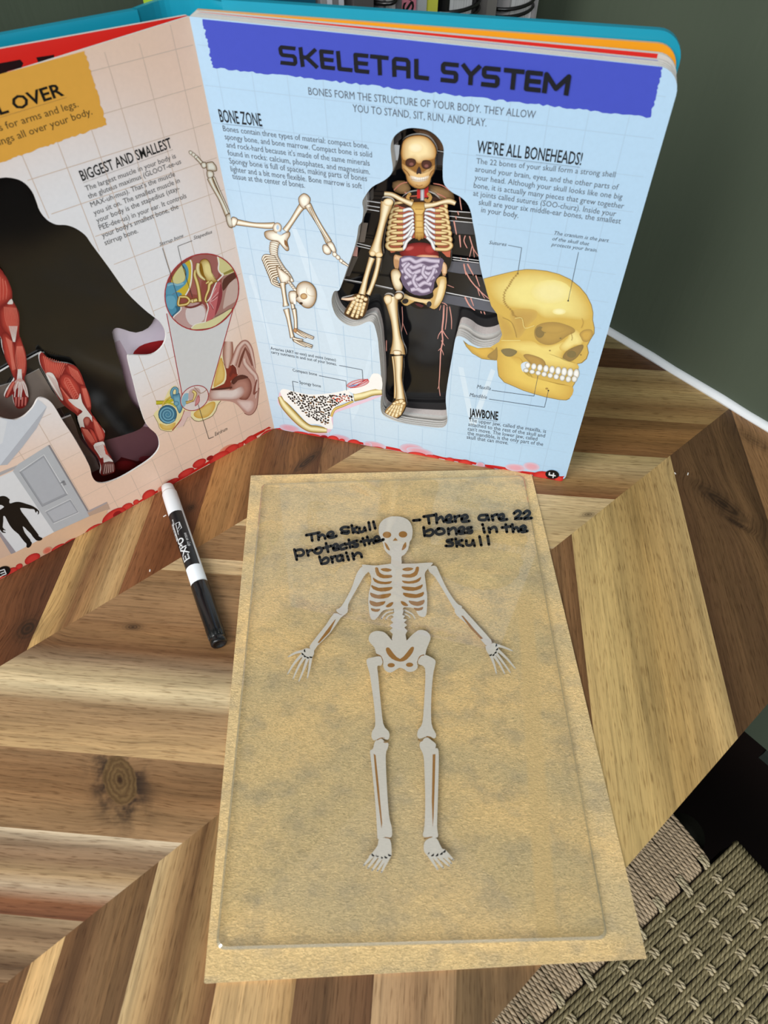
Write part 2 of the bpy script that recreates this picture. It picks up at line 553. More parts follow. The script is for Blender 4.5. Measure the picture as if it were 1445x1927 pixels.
def clip(poly, f):
    """keep f(p) >= 0"""
    out = []
    for i in range(len(poly)):
        a, b = poly[i - 1], poly[i]
        fa, fb = f(a), f(b)
        if (fa >= 0) != (fb >= 0):
            k = fa / (fa - fb)
            out.append((a[0] + (b[0] - a[0]) * k, a[1] + (b[1] - a[1]) * k))
        if fb >= 0: out.append(b)
    return out

Q2 = math.sqrt(0.5)
COL_B = [T_WALL + 0.0005, -0.2805, -0.1272, T_EDGE]
vf = [lambda p: (p[0] + p[1]) * Q2, lambda p: (p[1] - p[0]) * Q2, lambda p: (p[0] + p[1]) * Q2]
uf = [lambda p: (p[0] - p[1]) * Q2, lambda p: (p[0] + p[1]) * Q2, lambda p: (p[0] - p[1]) * Q2]
def V(col, px): return vf[col](st_of(px))
WOOD1 = [   # column next to the back wall
    (V(0, (-200, 1380)), V(0, (51, 1222)), [(110, 70, 44), (128, 82, 52), (116, 72, 45), (98, 60, 38)]),
    (V(0, (51, 1222)), V(0, (221, 1123)), [(205, 166, 108), (196, 156, 100), (125, 88, 56), (165, 126, 82), (198, 162, 112), (172, 134, 88)]),
    (V(0, (221, 1123)), V(0, (363, 1006)), [(140, 92, 58), (128, 78, 46), (118, 72, 44)]),
    (V(0, (363, 1006)), V(0, (468, 960)), [(170, 120, 70), (172, 125, 76), (140, 95, 56)]),
    (V(0, (468, 960)), V(0, (600, 878)), [(108, 70, 42), (128, 86, 50), (92, 58, 36)]),
]
WOOD2 = [   # middle column
    (V(1, (1150, 618)), V(1, (1140, 655)), [(140, 122, 80)]),
    (V(1, (1140, 655)), V(1, (1140, 691)), [(105, 74, 46), (92, 62, 38)]),
    (V(1, (1140, 691)), V(1, (1095, 783)), [(180, 155, 108), (160, 130, 84), (172, 145, 96), (138, 106, 66), (165, 134, 86)]),
    (V(1, (1095, 783)), V(1, (1080, 850)), [(140, 104, 64), (156, 114, 68), (130, 92, 57)]),
    (V(1, (1080, 850)), V(1, (1090, 935)), [(178, 155, 108), (195, 168, 122), (168, 132, 86), (130, 86, 54)]),
    (V(1, (1090, 935)), V(1, (1030, 1028)), [(214, 186, 140), (206, 178, 130), (200, 170, 122)]),
    (V(1, (1030, 1028)), V(1, (436, 988)), [(205, 178, 136)]),
    (V(1, (436, 988)), V(1, (432, 1054)), [(155, 120, 82), (145, 108, 72)]),
    (V(1, (432, 1054)), V(1, (450, 1083)), [(208, 180, 138), (200, 170, 126)]),
    (V(1, (450, 1083)), V(1, (445, 1187)), [(150, 115, 78), (164, 128, 90), (146, 110, 75)]),
    (V(1, (445, 1187)), V(1, (416, 1439)), [(146, 108, 72), (154, 115, 76), (120, 84, 54), (150, 124, 96), (220, 194, 150), (226, 204, 162), (165, 134, 98), (188, 152, 110), (196, 160, 114), (200, 165, 118)]),
    (V(1, (416, 1439)), V(1, (349, 1587)), [(160, 124, 88), (142, 106, 72), (156, 116, 78), (160, 124, 86), (168, 132, 94)]),
    (V(1, (349, 1587)), V(1, (165, 1735)), [(226, 204, 172), (160, 132, 104), (156, 124, 94), (182, 150, 110), (200, 175, 145), (150, 98, 66), (120, 76, 52)]),
    (V(1, (165, 1735)), V(1, (20, 1850)), [(175, 148, 115), (130, 102, 76), (165, 135, 102), (100, 74, 52), (150, 120, 90)]),
]
WOOD3 = [   # column along the open edge
    (V(2, (0, 1990)), V(2, (119, 1775)), [(222, 178, 120), (224, 184, 128)]),
    (V(2, (119, 1775)), V(2, (296.5, 1631)), [(116, 82, 52), (104, 72, 46), (130, 98, 66), (124, 92, 60), (120, 88, 58)]),
    (V(2, (296.5, 1631)), V(2, (398, 1900)), [(222, 190, 140), (196, 160, 112), (150, 115, 76), (112, 80, 50), (165, 130, 86), (152, 114, 74), (122, 84, 54)]),
    (V(2, (398, 1900)), V(2, (550, 1900)), [(222, 182, 128), (216, 178, 126), (192, 152, 102)]),
    (V(2, (550, 1900)), V(2, (700, 1890)), [(116, 84, 58), (122, 90, 62), (108, 76, 52)]),
    (V(2, (700, 1890)), V(2, (858, 1880)), [(195, 160, 120), (168, 132, 96), (172, 138, 100)]),
    (V(2, (858, 1880)), V(2, (1075.5, 1004.7)), [(135, 108, 76), (128, 100, 70), (140, 105, 70), (126, 90, 58)]),
    (V(2, (1075.5, 1004.7)), V(2, (1271, 900)), [(206, 174, 116), (200, 170, 112), (196, 164, 106), (190, 155, 97), (196, 162, 106), (208, 176, 120)]),
    (V(2, (1271, 900)), V(2, (1445, 980)), [(92, 66, 44), (108, 80, 53), (98, 72, 48), (118, 88, 58), (88, 64, 42)]),
]
rnd = random.Random(7)
def extend(W, lo, hi):
    W = [w for w in W if abs(w[0] - w[1]) > 1e-6]
    W = [(min(a, b), max(a, b), c if a < b else c[::-1]) for a, b, c in W]
    W.sort(key=lambda w: w[0])
    tones = [(150, 112, 74), (205, 172, 122), (112, 78, 50), (172, 134, 90), (128, 90, 58)]
    x = W[0][0]
    while x > lo:
        w = rnd.uniform(0.05, 0.09); c = rnd.choice(tones)
        W.insert(0, (x - w, x, [c, tuple(int(q * 0.9) for q in c)])); x -= w
    x = W[-1][1]
    while x < hi:
        w = rnd.uniform(0.05, 0.09); c = rnd.choice(tones)
        W.append((x, x + w, [c, tuple(int(q * 0.9) for q in c)])); x += w
    return W
top = MB()
for ci, W in enumerate((WOOD1, WOOD2, WOOD3)):
    rect = [(S_END, COL_B[ci]), (S_WALL - 0.0005, COL_B[ci]), (S_WALL - 0.0005, COL_B[ci + 1]), (S_END, COL_B[ci + 1])]
    vs = [vf[ci](p) for p in rect]
    for (a, b, cs) in extend(W, min(vs), max(vs)):
        off = (rnd.uniform(0, 5), rnd.uniform(0, 5))
        if len(cs) == 1: cs = cs * 2
        for k in range(len(cs) - 1):
            v0 = a + (b - a) * k / (len(cs) - 1); v1 = a + (b - a) * (k + 1) / (len(cs) - 1)
            pl = clip(clip(rect, lambda p: vf[ci](p) - v0), lambda p: v1 - vf[ci](p))
            if len(pl) < 3: continue
            c0, c1 = lin(cs[k]), lin(cs[k + 1])
            cols = []
            for p in pl:
                f = min(1, max(0, (vf[ci](p) - v0) / (v1 - v0)))
                cols.append(tuple(x + (y - x) * f for x, y in zip(c0, c1)))
            top.face([ST(p[0], p[1], TZ) for p in pl], cols, [(uf[ci](p) + off[0], vf[ci](p) + off[1]) for p in pl])
_c = [ST(S_END, COL_B[0], 0), ST(S_WALL - 0.0005, COL_B[0], 0), ST(S_WALL - 0.0005, T_EDGE, 0), ST(S_END, T_EDGE, 0)]
ec = lin((96, 72, 50))
for k in range(4):
    a, b = _c[k], _c[(k + 1) % 4]
    L = (b - a).length
    top.face([a + UP * (TZ - 0.028), b + UP * (TZ - 0.028), b + UP * TZ, a + UP * TZ], [ec] * 4, [(0, 0), (L, 0), (L, 0.028), (0, 0.028)])
top.face([p + UP * (TZ - 0.028) for p in _c[::-1]], [ec] * 4, [(0, 0), (0.4, 0), (0.4, 1), (0, 1)])
table = empty('dining_table', ST(-0.13, -0.17, 0))
tag(table, 'wooden table with a chevron plank top pushed into the corner of the green walls', 'table')
top.build('tabletop', M_WOOD, table)
for s in (S_END + 0.06, S_WALL - 0.16):
    for t in (T_WALL + 0.05, T_EDGE - 0.14):
        lg = MB(); box(lg, ST(s, t, 0), SV * 0.055, TV * 0.055, UP * (TZ - 0.028))
        lg.build('leg', M_DARKWOOD, table)

# ------------------------------------------------------------------ felt sheet
FC, FA, FW, FH = Vector((0.015588, 0.184519, 0)), 0.070808, 0.203876, 0.3048
FX, FY = Vector((math.cos(FA), math.sin(FA), 0)), Vector((-math.sin(FA), math.cos(FA), 0))
def felt_mat():
    t = NT('tan_craft_felt')
    tc = t.n('ShaderNodeTexCoord')
    ob = tc.outputs['Object']
    fib = t.noise(t.mapping(ob, (1.0, 2.6, 1), (0, 0, 0.35)), 520.0, 4.0, 0.65, 1.2)
    mot = t.noise(t.mapping(ob, (1, 1.4, 1)), 62.0, 3.0, 0.55)
    big = t.noise(t.mapping(ob, (0.8, 2.2, 1), (0, 0, -0.12)), 11.0, 2.0, 0.5)
    c = t.mix(t.ramp(big, [(0.40, 0.0), (0.60, 1.0)]), lin((226, 200, 150)), lin((250, 214, 152)))
    c = t.mix(t.ramp(mot, [(0.48, 0.0), (0.72, 0.60)]), c, lin((184, 168, 138)))
    c = t.mix(1.0, c, t.ramp(fib, [(0.28, 0.60), (0.5, 0.98), (0.72, 1.30)]), 'MULTIPLY')
    # a faint ochre stripe that runs down the right part of the sheet
    a, b = on_z((985, 1100), TZ), on_z((1032, 1815), TZ)
    d = (b - a).normalized(); nn = Vector((-d.y, d.x, 0))
    vm = t.n('ShaderNodeVectorMath', operation='DOT_PRODUCT')
    g = t.n('ShaderNodeNewGeometry'); t.l(g.outputs['Position'], vm.inputs[0]); vm.inputs[1].default_value = nn
    vd = t.n('ShaderNodeVectorMath', operation='DOT_PRODUCT'); t.l(g.outputs['Position'], vd.inputs[0]); vd.inputs[1].default_value = d
    dist = t.math('ABSOLUTE', t.math('SUBTRACT', vm.outputs['Value'], a.dot(nn)))
    m = t.n('ShaderNodeMapRange', interpolation_type='SMOOTHSTEP'); t.l(dist, m.inputs[0])
    for i, q in ((1, 0.0035), (2, 0.0062), (3, 0.85), (4, 0.0)): m.inputs[i].default_value = q
    m2 = t.n('ShaderNodeMapRange', interpolation_type='SMOOTHSTEP'); t.l(vd.outputs['Value'], m2.inputs[0])
    for i, q in ((1, a.dot(d)), (2, a.dot(d) + 0.02), (3, 0.0), (4, 1.0)): m2.inputs[i].default_value = q
    c = t.mix(t.math('MULTIPLY', m.outputs[0], m2.outputs[0]), c, t.mix(1.0, (0.90, 0.64, 0.30, 1), t.ramp(fib, [(0.3, 0.78), (0.7, 1.1)]), 'MULTIPLY'))
    t.l(c, t.b.inputs['Base Color'])
    t.b.inputs['Roughness'].default_value = 0.95
    t.b.inputs['Specular IOR Level'].default_value = 0.05
    t.b.inputs['Sheen Weight'].default_value = 0.15
    t.bump(fib, 0.75, 0.0011)
    return t.mat
def local_rect(cx, cy, ex, ey, w, h, r, n=6):
    out = []
    for (sx, sy, a0) in ((1, -1, -90), (1, 1, 0), (-1, 1, 90), (-1, -1, 180)):
        for k in range(n + 1):
            a = math.radians(a0 + 90 * k / n)
            out.append((sx * (w / 2 - r) + r * math.cos(a), sy * (h / 2 - r) + r * math.sin(a)))
    return out
mb = MB()
rr = local_rect(0, 0, 0, 0, FW, FH, 0.0006, 2)
# the sheet droops very slightly where it hangs past the table edge
def felt_pt(x, y, z): return FC + FX * x + FY * y + UP * (TZ + z)
slab(mb, [rr], lambda p: felt_pt(p[0], p[1], 0.0014), lambda p: felt_pt(p[0], p[1], 0.0002), (1, 1, 1, 1), (1, 1, 1, 1))
felt = rebase(mb.build('felt_sheet', felt_mat()), FC + UP * TZ)
tag(felt, 'tan craft felt sheet lying on the table under the clear acrylic plate', 'felt')

# ------------------------------------------------------------------ clear acrylic plate with the engraved skeleton
def acrylic(name, edge):
    t = NT(name)
    nt = t.t
    nt.nodes.remove(t.b)
    tr = t.n('ShaderNodeBsdfTransparent'); tr.inputs[0].default_value = (0.97, 0.975, 0.965, 1)
    gl = t.n('ShaderNodeBsdfGlossy'); gl.inputs['Roughness'].default_value = 0.03 if not edge else 0.08
    g = t.n('ShaderNodeNewGeometry')
    dp = t.n('ShaderNodeVectorMath', operation='DOT_PRODUCT'); t.l(g.outputs['Incoming'], dp.inputs[0]); t.l(g.outputs['Normal'], dp.inputs[1])
    q = t.math('SUBTRACT', 1.0, t.math('ABSOLUTE', dp.outputs['Value']))
    f = t.math('ADD', 0.07 if not edge else 0.30, t.math('MULTIPLY', t.math('POWER', q, 5.0), 0.93))
    m = t.n('ShaderNodeMixShader'); t.l(f, m.inputs[0]); t.l(tr.outputs[0], m.inputs[1]); t.l(gl.outputs[0], m.inputs[2])
    o = m.outputs[0]
    if edge:
        df = t.n('ShaderNodeBsdfDiffuse'); df.inputs[0].default_value = (0.66, 0.62, 0.46, 1)
        m2 = t.n('ShaderNodeMixShader'); m2.inputs[0].default_value = 0.20
        t.l(o, m2.inputs[1]); t.l(df.outputs[0], m2.inputs[2]); o = m2.outputs[0]
    nt.links.new(o, t.out.inputs[0])
    return t.mat
PC = [on_z(p, TZ + 0.0042) for p in ((492.5, 909), (986, 893), (1145, 1767), (405, 1787))]
PCEN = (PC[0] + PC[1] + PC[2] + PC[3]) / 4; PCEN.z = 0
def plate_pt(x, y, z):
    # x, y in -1..1 over the four corners
    a = PC[3].lerp(PC[2], (x + 1) / 2); b = PC[0].lerp(PC[1], (x + 1) / 2)
    p = a.lerp(b, (y + 1) / 2); p.z = TZ + z
    return p
PWD, PHT = 0.1856, 0.2855
def plate_loop(inset):
    return [(p[0] / (PWD / 2), p[1] / (PHT / 2)) for p in local_rect(0, 0, 0, 0, PWD - 2 * inset, PHT - 2 * inset, 0.0042, 6)]
plate = empty('acrylic_tracing_plate', PCEN + UP * (TZ + 0.0015))
tag(plate, 'clear acrylic plate engraved with a white skeleton lying on tan felt', 'plate')
mb = MB()
L0, L1 = plate_loop(0), plate_loop(0.0011)
mb.faces([plate_pt(p[0], p[1], 0.0045) for p in L1], [tuple(range(len(L1)))])
n = len(L0)
for (A, za, B, zb) in ((L1, 0.0045, L0, 0.0036), (L0, 0.0036, L0, 0.0016)):
    for k in range(n):
        j = (k + 1) % n
        mb.face([plate_pt(A[k][0], A[k][1], za), plate_pt(A[j][0], A[j][1], za), plate_pt(B[j][0], B[j][1], zb), plate_pt(B[k][0], B[k][1], zb)], mat=1)
mb.build('clear_sheet', [acrylic('clear_acrylic', False), acrylic('polished_acrylic_edge', True)], plate)

def frost_mat():
    t = NT('frosted_engraving')
    tc = t.n('ShaderNodeTexCoord')
    a = t.n('ShaderNodeAttribute', attribute_name='Col').outputs['Color']
    f = t.noise(t.mapping(tc.outputs['Object'], (1, 8, 1)), 380.0, 3.0)
    c = t.mix(1.0, a, t.ramp(f, [(0.3, 0.88), (0.7, 1.0)]), 'MULTIPLY')
    t.l(c, t.b.inputs['Base Color'])
    t.b.inputs['Roughness'].default_value = 0.6
    t.b.inputs['Specular IOR Level'].default_value = 0.2
    return t.mat
def tr_plate(z): return lambda px, h: on_z(px, TZ + z + h)
e = Pic(tr_plate(0.0043), 1e-5, 1.5e-6, 1.0)
W_, B_ = (220, 213, 203), (166, 118, 62)
A_ = (480, 880, 2.4914)
def mir(pts, c, dy=0): return [(2 * c - x, y + dy) for x, y in pts][::-1]
e.at(*A_)
e.poly([(655, 228), (690, 232), (720, 248), (735, 275), (738, 305), (733, 335), (726, 345), (722, 362), (716, 385), (700, 408), (686, 418), (684, 456), (640, 456), (638, 418), (620, 402), (605, 380), (600, 355), (594, 345), (588, 335), (580, 305), (582, 270), (600, 245), (630, 231)], W_, 3)
ribc = [(500, 455), (560, 459), (600, 455), (640, 450), (684, 450), (740, 450), (825, 445), (829, 455), (805, 480), (795, 500), (800, 540), (806, 600), (806, 640), (802, 690), (785, 700), (765, 690), (745, 660), (700, 655), (690, 662), (645, 662), (600, 670), (575, 700), (555, 715), (540, 700), (532, 650), (532, 600), (540, 560), (545, 530), (540, 500), (520, 478)]
e.poly(ribc, W_, 3)
e.poly([(650, 655), (692, 655), (695, 675), (690, 690), (703, 695), (694, 708), (712, 712), (698, 726), (713, 738), (700, 750), (714, 765), (705, 782), (708, 805), (680, 818), (640, 805), (645, 780), (630, 765), (645, 752), (630, 740), (648, 727), (634, 713), (650, 700), (640, 690), (652, 680)], W_)
e.line([(592, 708), (605, 690), (622, 678), (650, 672)], 7, W_, 3, True, 5)
e.line([(700, 668), (722, 678), (740, 690), (750, 710)], 7, W_, 3, True, 4)
e.line([(612, 712), (625, 695), (648, 688)], 6, W_, 3, True, 4)
e.line([(700, 685), (718, 694), (728, 706)], 6, W_, 3, True, 4)
hum = [(500, 465), (522, 468), (530, 488), (510, 510), (470, 580), (437, 640), (432, 680), (400, 687), (380, 667), (405, 650), (450, 570), (475, 500)]
e.poly(hum, W_, 3)
e.poly([(428, 684), (400, 690), (370, 683), (330, 740), (265, 822), (256, 845), (276, 858), (292, 835), (352, 775), (402, 703)], W_, 2)
e.poly([(228, 850), (255, 848), (277, 858), (268, 890), (240, 897), (215, 885)], W_, 2)
for a, b, c in (((235, 858), (190, 868), (155, 887)), ((225, 872), (185, 915), (152, 968)), ((235, 882), (205, 930), (178, 990)), ((248, 888), (228, 945), (205, 1002)), ((262, 886), (255, 935), (245, 987))):
    e.line([a, b, c], 15, W_, 3, True, 5)
e.poly([(812, 470), (832, 460), (850, 464), (862, 490), (900, 570), (945, 635), (970, 650), (960, 668), (938, 666), (920, 640), (885, 580), (842, 512), (818, 490)], W_, 3)
e.poly([(935, 665), (970, 660), (987, 675), (1050, 745), (1106, 808), (1105, 825), (1080, 832), (1040, 782), (985, 727), (945, 692)], W_, 2)
e.poly([(1080, 838), (1108, 824), (1132, 826), (1142, 860), (1122, 888), (1092, 872)], W_, 2)
for a, b, c in (((1128, 832), (1165, 842), (1207, 859)), ((1132, 850), (1180, 895), (1220, 942)), ((1125, 865), (1160, 910), (1196, 960)), ((1115, 876), (1145, 918), (1170, 967)), ((1103, 876), (1120, 920), (1131, 966))):
    e.line([a, b, c], 15, W_, 3, True, 5)
e.at(600, 1150, 3.634)
e.poly([(340, 190), (352, 155), (390, 136), (440, 142), (470, 165), (505, 205), (550, 218), (595, 205), (640, 160), (690, 128), (742, 142), (764, 180), (750, 225), (735, 262), (725, 300), (690, 310), (672, 350), (675, 385), (650, 410), (610, 415), (580, 395), (550, 388), (525, 402), (490, 420), (455, 407), (440, 375), (440, 340), (425, 310), (395, 295), (380, 250), (352, 218)], W_, 3)
e.poly([(500, 205), (510, 160), (592, 160), (600, 205), (550, 225)], W_)
legs = ([(325, 335), (370, 316), (420, 310), (436, 340), (425, 372), (400, 377), (405, 440), (420, 600), (440, 770), (475, 820), (483, 850), (470, 880), (425, 868), (378, 884), (360, 860), (365, 820), (385, 780), (378, 650), (355, 480), (345, 420)],
        [(795, 335), (740, 303), (710, 300), (682, 330), (680, 360), (715, 377), (728, 420), (722, 580), (708, 760), (680, 810), (672, 850), (690, 872), (740, 858), (790, 870), (800, 840), (770, 770), (768, 600), (780, 440), (792, 380)],
        [(385, 890), (425, 872), (450, 892), (475, 905), (470, 940), (457, 990), (465, 1200), (480, 1400), (498, 1480), (496, 1545), (450, 1545), (405, 1560), (398, 1500), (385, 1300), (365, 1100), (350, 965), (358, 950), (366, 945), (372, 935)],
        [(690, 905), (710, 880), (740, 864), (772, 885), (800, 910), (797, 938), (812, 940), (820, 1000), (813, 1300), (808, 1470), (813, 1545), (760, 1545), (712, 1540), (722, 1470), (727, 1300), (722, 1100), (715, 990), (692, 935)],
        [(410, 1562), (450, 1550), (488, 1565), (497, 1655), (475, 1690), (430, 1700), (370, 1670), (340, 1680), (375, 1640), (402, 1600)],
        [(722, 1582), (760, 1552), (806, 1556), (840, 1620), (890, 1670), (870, 1690), (800, 1680), (760, 1680), (720, 1645)])
for l in legs: e.poly(l, W_, 3)
for a, b in (((485, 1665), (428, 1785)), ((460, 1680), (400, 1775)), ((430, 1680), (365, 1772)), ((400, 1670), (335, 1757)), ((372, 1665), (308, 1738))): e.line([a, b], 26, W_, 0, True, 12)
for a, b in (((745, 1655), (812, 1765)), ((775, 1665), (850, 1755)), ((805, 1665), (890, 1742)), ((835, 1655), (905, 1725)), ((855, 1640), (918, 1700))): e.line([a, b], 26, W_, 0, True, 12)
# windows in the engraving; brown paints the shaded felt below
for p in ([(458, 255), (480, 250), (510, 290), (555, 327), (600, 285), (630, 247), (650, 248), (640, 285), (600, 332), (555, 346), (500, 327), (466, 290)], ): e.poly(p, B_, 2)
e.ell(494, 370, 25, 15, B_); e.ell(620, 367, 25, 15, B_)
for p in ([(374, 975), (388, 985), (410, 1200), (433, 1450), (428, 1487), (405, 1300), (385, 1100)], [(778, 980), (797, 978), (793, 1150), (785, 1400), (778, 1480), (772, 1300)]): e.poly(p, B_)
for p in ([(400, 880), (425, 868), (450, 868)], [(445, 895), (462, 898), (476, 888)], [(738, 858), (765, 862), (785, 880)], [(680, 878), (700, 890), (712, 880)], [(395, 296), (425, 310), (437, 345)], [(718, 300), (690, 310), (672, 350)], [(455, 1548), (480, 1553), (496, 1550)], [(722, 1556), (760, 1546), (775, 1544)]): e.line(p, 7, B_, 3, True, 3)
e.at(*A_)
e.ell(618, 315, 20, 15, B_); e.ell(693, 313, 20, 15, B_)
e.poly([(645, 343), (657, 328), (669, 342)], B_)
e.poly([(606, 349), (620, 362), (632, 388), (616, 380)], B_, 2); e.poly([(706, 349), (709, 365), (704, 378), (687, 388), (694, 364)], B_, 2)
gaps = [[(562, 470), (576, 470), (582, 490), (605, 503), (638, 503), (640, 515), (600, 519), (570, 505)], [(588, 475), (615, 471), (641, 479), (625, 488), (600, 485)],
        [(552, 515), (575, 529), (610, 536), (641, 532), (630, 545), (590, 546), (560, 535)], [(545, 550), (580, 564), (643, 559), (630, 576), (590, 581), (553, 570)],
        [(540, 585), (575, 597), (636, 589), (625, 608), (580, 615), (545, 605)], [(537, 622), (570, 632), (610, 626), (600, 643), (570, 652), (542, 643)],
        [(543, 658), (565, 664), (587, 662), (575, 676), (548, 672)], [(612, 650), (630, 635), (648, 631), (640, 648), (622, 655)]]
for g in gaps:
    e.poly(g, B_, 2); e.poly(mir(g, 665, -3 if g[0][1] < 640 else -5), B_, 2)
e.poly([(373, 714), (379, 710), (350, 770), (300, 823), (293, 820), (330, 770)], B_); e.poly([(966, 694), (975, 695), (1030, 760), (1068, 801), (1058, 804), (1010, 755)], B_)
e.build('engraved_skeleton', plate, frost_mat(), 'white frosted skeleton engraved in the plate')

def hand(name, groups, label):
    mb = MB()
    for (ox, oy, s, w, strokes) in groups:
        for st in strokes:
            pts = spline([((ox + x / s), (oy + y / s), 0) for x, y in st], 4) if len(st) > 2 else [(ox + x / s, oy + y / s) for x, y in st]
            pic = Pic(lambda px, h: on_z(px, TZ + 0.00456 + h), rnd.uniform(0, 6e-5), 1e-6)
            pic.line(pts, w, (8, 8, 9), 0, True)
            mb.faces(pic.mb.v, pic.mb.f)
    o = mb.build(name, M_INK, plate)
    o['label'] = label
hand('handwritten_note', [(450, 850, 3.6125, 5.4, [
    [(455, 568), (545, 550)], [(490, 562), (497, 605)], [(535, 550), (540, 600)], [(540, 585), (560, 565), (578, 572), (585, 592)],
    [(602, 576), (640, 562), (630, 545), (608, 552), (600, 573), (625, 586), (662, 572)],
    [(745, 515), (715, 512), (690, 528), (715, 542), (745, 540), (735, 556), (695, 552)], [(765, 500), (776, 552)], [(802, 512), (776, 535), (812, 552)],
    [(818, 518), (820, 545), (845, 540), (852, 515)], [(852, 515), (860, 538)], [(880, 480), (890, 532)], [(912, 475), (925, 522)],
    [(375, 665), (392, 735)], [(380, 675), (420, 665), (440, 685), (425, 705), (390, 707)], [(460, 670), (470, 707)], [(465, 688), (483, 670), (502, 672)],
    [(525, 662), (510, 682), (540, 692), (562, 670), (548, 652), (522, 662)], [(590, 622), (605, 682)], [(568, 657), (627, 640)],
    [(640, 657), (672, 645), (660, 628), (640, 640), (645, 670), (682, 660)], [(722, 625), (690, 640), (695, 664), (732, 652)], [(745, 598), (755, 652)], [(725, 631), (777, 615)],
    [(802, 605), (775, 612), (780, 625), (806, 630), (798, 646), (768, 645)], [(840, 588), (855, 637)], [(825, 612), (877, 600)], [(870, 578), (885, 627)], [(886, 612), (903, 598), (917, 622)],
    [(927, 607), (952, 595), (940, 575), (920, 590), (930, 614), (980, 597)], [(545, 713), (560, 763)], [(560, 742), (590, 720), (608, 735), (595, 756), (560, 763)],
    [(625, 715), (635, 754)], [(630, 732), (642, 714), (658, 710)], [(692, 703), (665, 715), (670, 742), (695, 737), (700, 707)], [(700, 705), (708, 740)], [(735, 708), (745, 737)], [(728, 686), (729, 690)],
    [(770, 690), (780, 732)], [(778, 712), (803, 688), (825, 695), (833, 717)]])], 'black handwritten words left of the skull, The skull protects the brain')
hand('handwritten_note', [(480, 880, 2.4914, 5.6, [
    [(742, 248), (773, 245)], [(790, 230), (842, 222)], [(811, 228), (816, 262)], [(848, 218), (852, 260)], [(853, 246), (873, 230), (885, 254)],
    [(895, 246), (920, 238), (912, 222), (895, 235), (900, 256), (927, 252)], [(935, 228), (940, 254)], [(938, 242), (945, 230), (960, 226)], [(968, 241), (995, 235), (988, 222), (970, 230), (972, 253), (1004, 250)],
    [(1085, 222), (1055, 225), (1050, 243), (1080, 244), (1088, 222)], [(1088, 222), (1096, 246)], [(1110, 225), (1115, 247)], [(1112, 236), (1120, 223), (1136, 220)], [(1145, 239), (1165, 232), (1160, 218), (1142, 228), (1150, 246), (1181, 242)],
    [(1213, 215), (1230, 202), (1245, 210), (1236, 225), (1217, 240), (1250, 238)], [(1258, 215), (1275, 202), (1288, 212), (1277, 226), (1260, 240), (1296, 236)],
    [(790, 280), (795, 320)], [(795, 302), (825, 290), (835, 305), (820, 319), (795, 317)], [(862, 285), (845, 300), (860, 313), (886, 305), (880, 288), (858, 286)], [(905, 285), (908, 313)], [(908, 297), (928, 282), (940, 290), (944, 312)],
    [(955, 299), (980, 292), (972, 278), (955, 288), (958, 309), (986, 305)], [(1015, 280), (995, 283), (998, 292), (1016, 295), (1012, 306), (990, 305)],
    [(1070, 282), (1075, 304)], [(1066, 266), (1067, 269)], [(1095, 282), (1100, 305)], [(1100, 291), (1118, 278), (1130, 285), (1133, 302)],
    [(1175, 266), (1180, 302)], [(1157, 281), (1201, 275)], [(1205, 266), (1210, 302)], [(1212, 289), (1227, 280), (1236, 300)], [(1245, 291), (1268, 285), (1260, 272), (1245, 282), (1250, 301), (1276, 297)],
    [(925, 337), (900, 342), (905, 350), (926, 353), (922, 366), (894, 367)], [(940, 333), (946, 370)], [(971, 340), (948, 353), (976, 368)], [(990, 342), (992, 362), (1013, 362), (1022, 340)], [(1021, 340), (1029, 367)], [(1052, 323), (1060, 364)], [(1090, 320), (1096, 360)]])], 'black handwritten words right of the skull, There are 22 bones in the skull')
# ------------------------------------------------------------------ lettering helper
_tx = {}
CAPH = 0.682
def glyphs(s, bold=0.0, shear=0.0, spacing=1.0):
    """2-d mesh of a line of text; cap height 1, left edge 0, baseline 0"""
    key = (s, bold, shear, spacing)
    if key in _tx: return _tx[key]
    cu = bpy.data.curves.new('lettering', 'FONT')
    cu.body, cu.size, cu.offset, cu.shear, cu.space_character = s, 1.0, bold, shear, spacing
    cu.resolution_u = 2
    cu.fill_mode = 'FRONT'
    ob = bpy.data.objects.new('lettering', cu)
    COL.objects.link(ob)
    dg = bpy.context.evaluated_depsgraph_get()
    ev = ob.evaluated_get(dg)
    me = ev.to_mesh()
    vs = [(v.co.x, v.co.y) for v in me.vertices]
    fs = [tuple(p.vertices) for p in me.polygons]
    ev.to_mesh_clear()
    bpy.data.objects.remove(ob); bpy.data.curves.remove(cu)
    x0 = min(v[0] for v in vs); x1 = max(v[0] for v in vs)
    k = 1.0 / CAPH
    r = ([((x - x0) * k, y * k) for x, y in vs], fs, (x1 - x0) * k)
    _tx[key] = r
    return r

# ------------------------------------------------------------------ dry erase marker
ZR = 0.0056
P0, P1 = on_z((314.5, 915.5), TZ + ZR), on_z((413, 1213), TZ + ZR - 0.0006)
AX = (P1 - P0).normalized()
LM = (P1 - P0).length
SIDE = UP.cross(AX).normalized()            # across the barrel
if SIDE.x > 0: SIDE = -SIDE                 # towards picture left
NUP = AX.cross(SIDE); NUP = NUP if NUP.z > 0 else -NUP
def mt(px): return (on_z(px, TZ + ZR) - P0).dot(AX)
M_WHITEPL = plain('white_plastic_barrel', lin((232, 236, 240)), 0.35, noise=0.02)
M_BLACKPL = plain('black_plastic_cap', (0.008, 0.008, 0.009), 0.18, noise=0.0)
M_LABEL = plain('black_label_film', (0.012, 0.012, 0.013), 0.3, noise=0.0)
M_WHITEINK = plain('white_print', lin((225, 228, 230)), 0.5, noise=0.0)
marker = empty('dry_erase_marker', (P0 + P1) / 2 - UP * ZR)
tag(marker, 'black and white dry erase marker lying on the wood between the book and felt', 'marker')
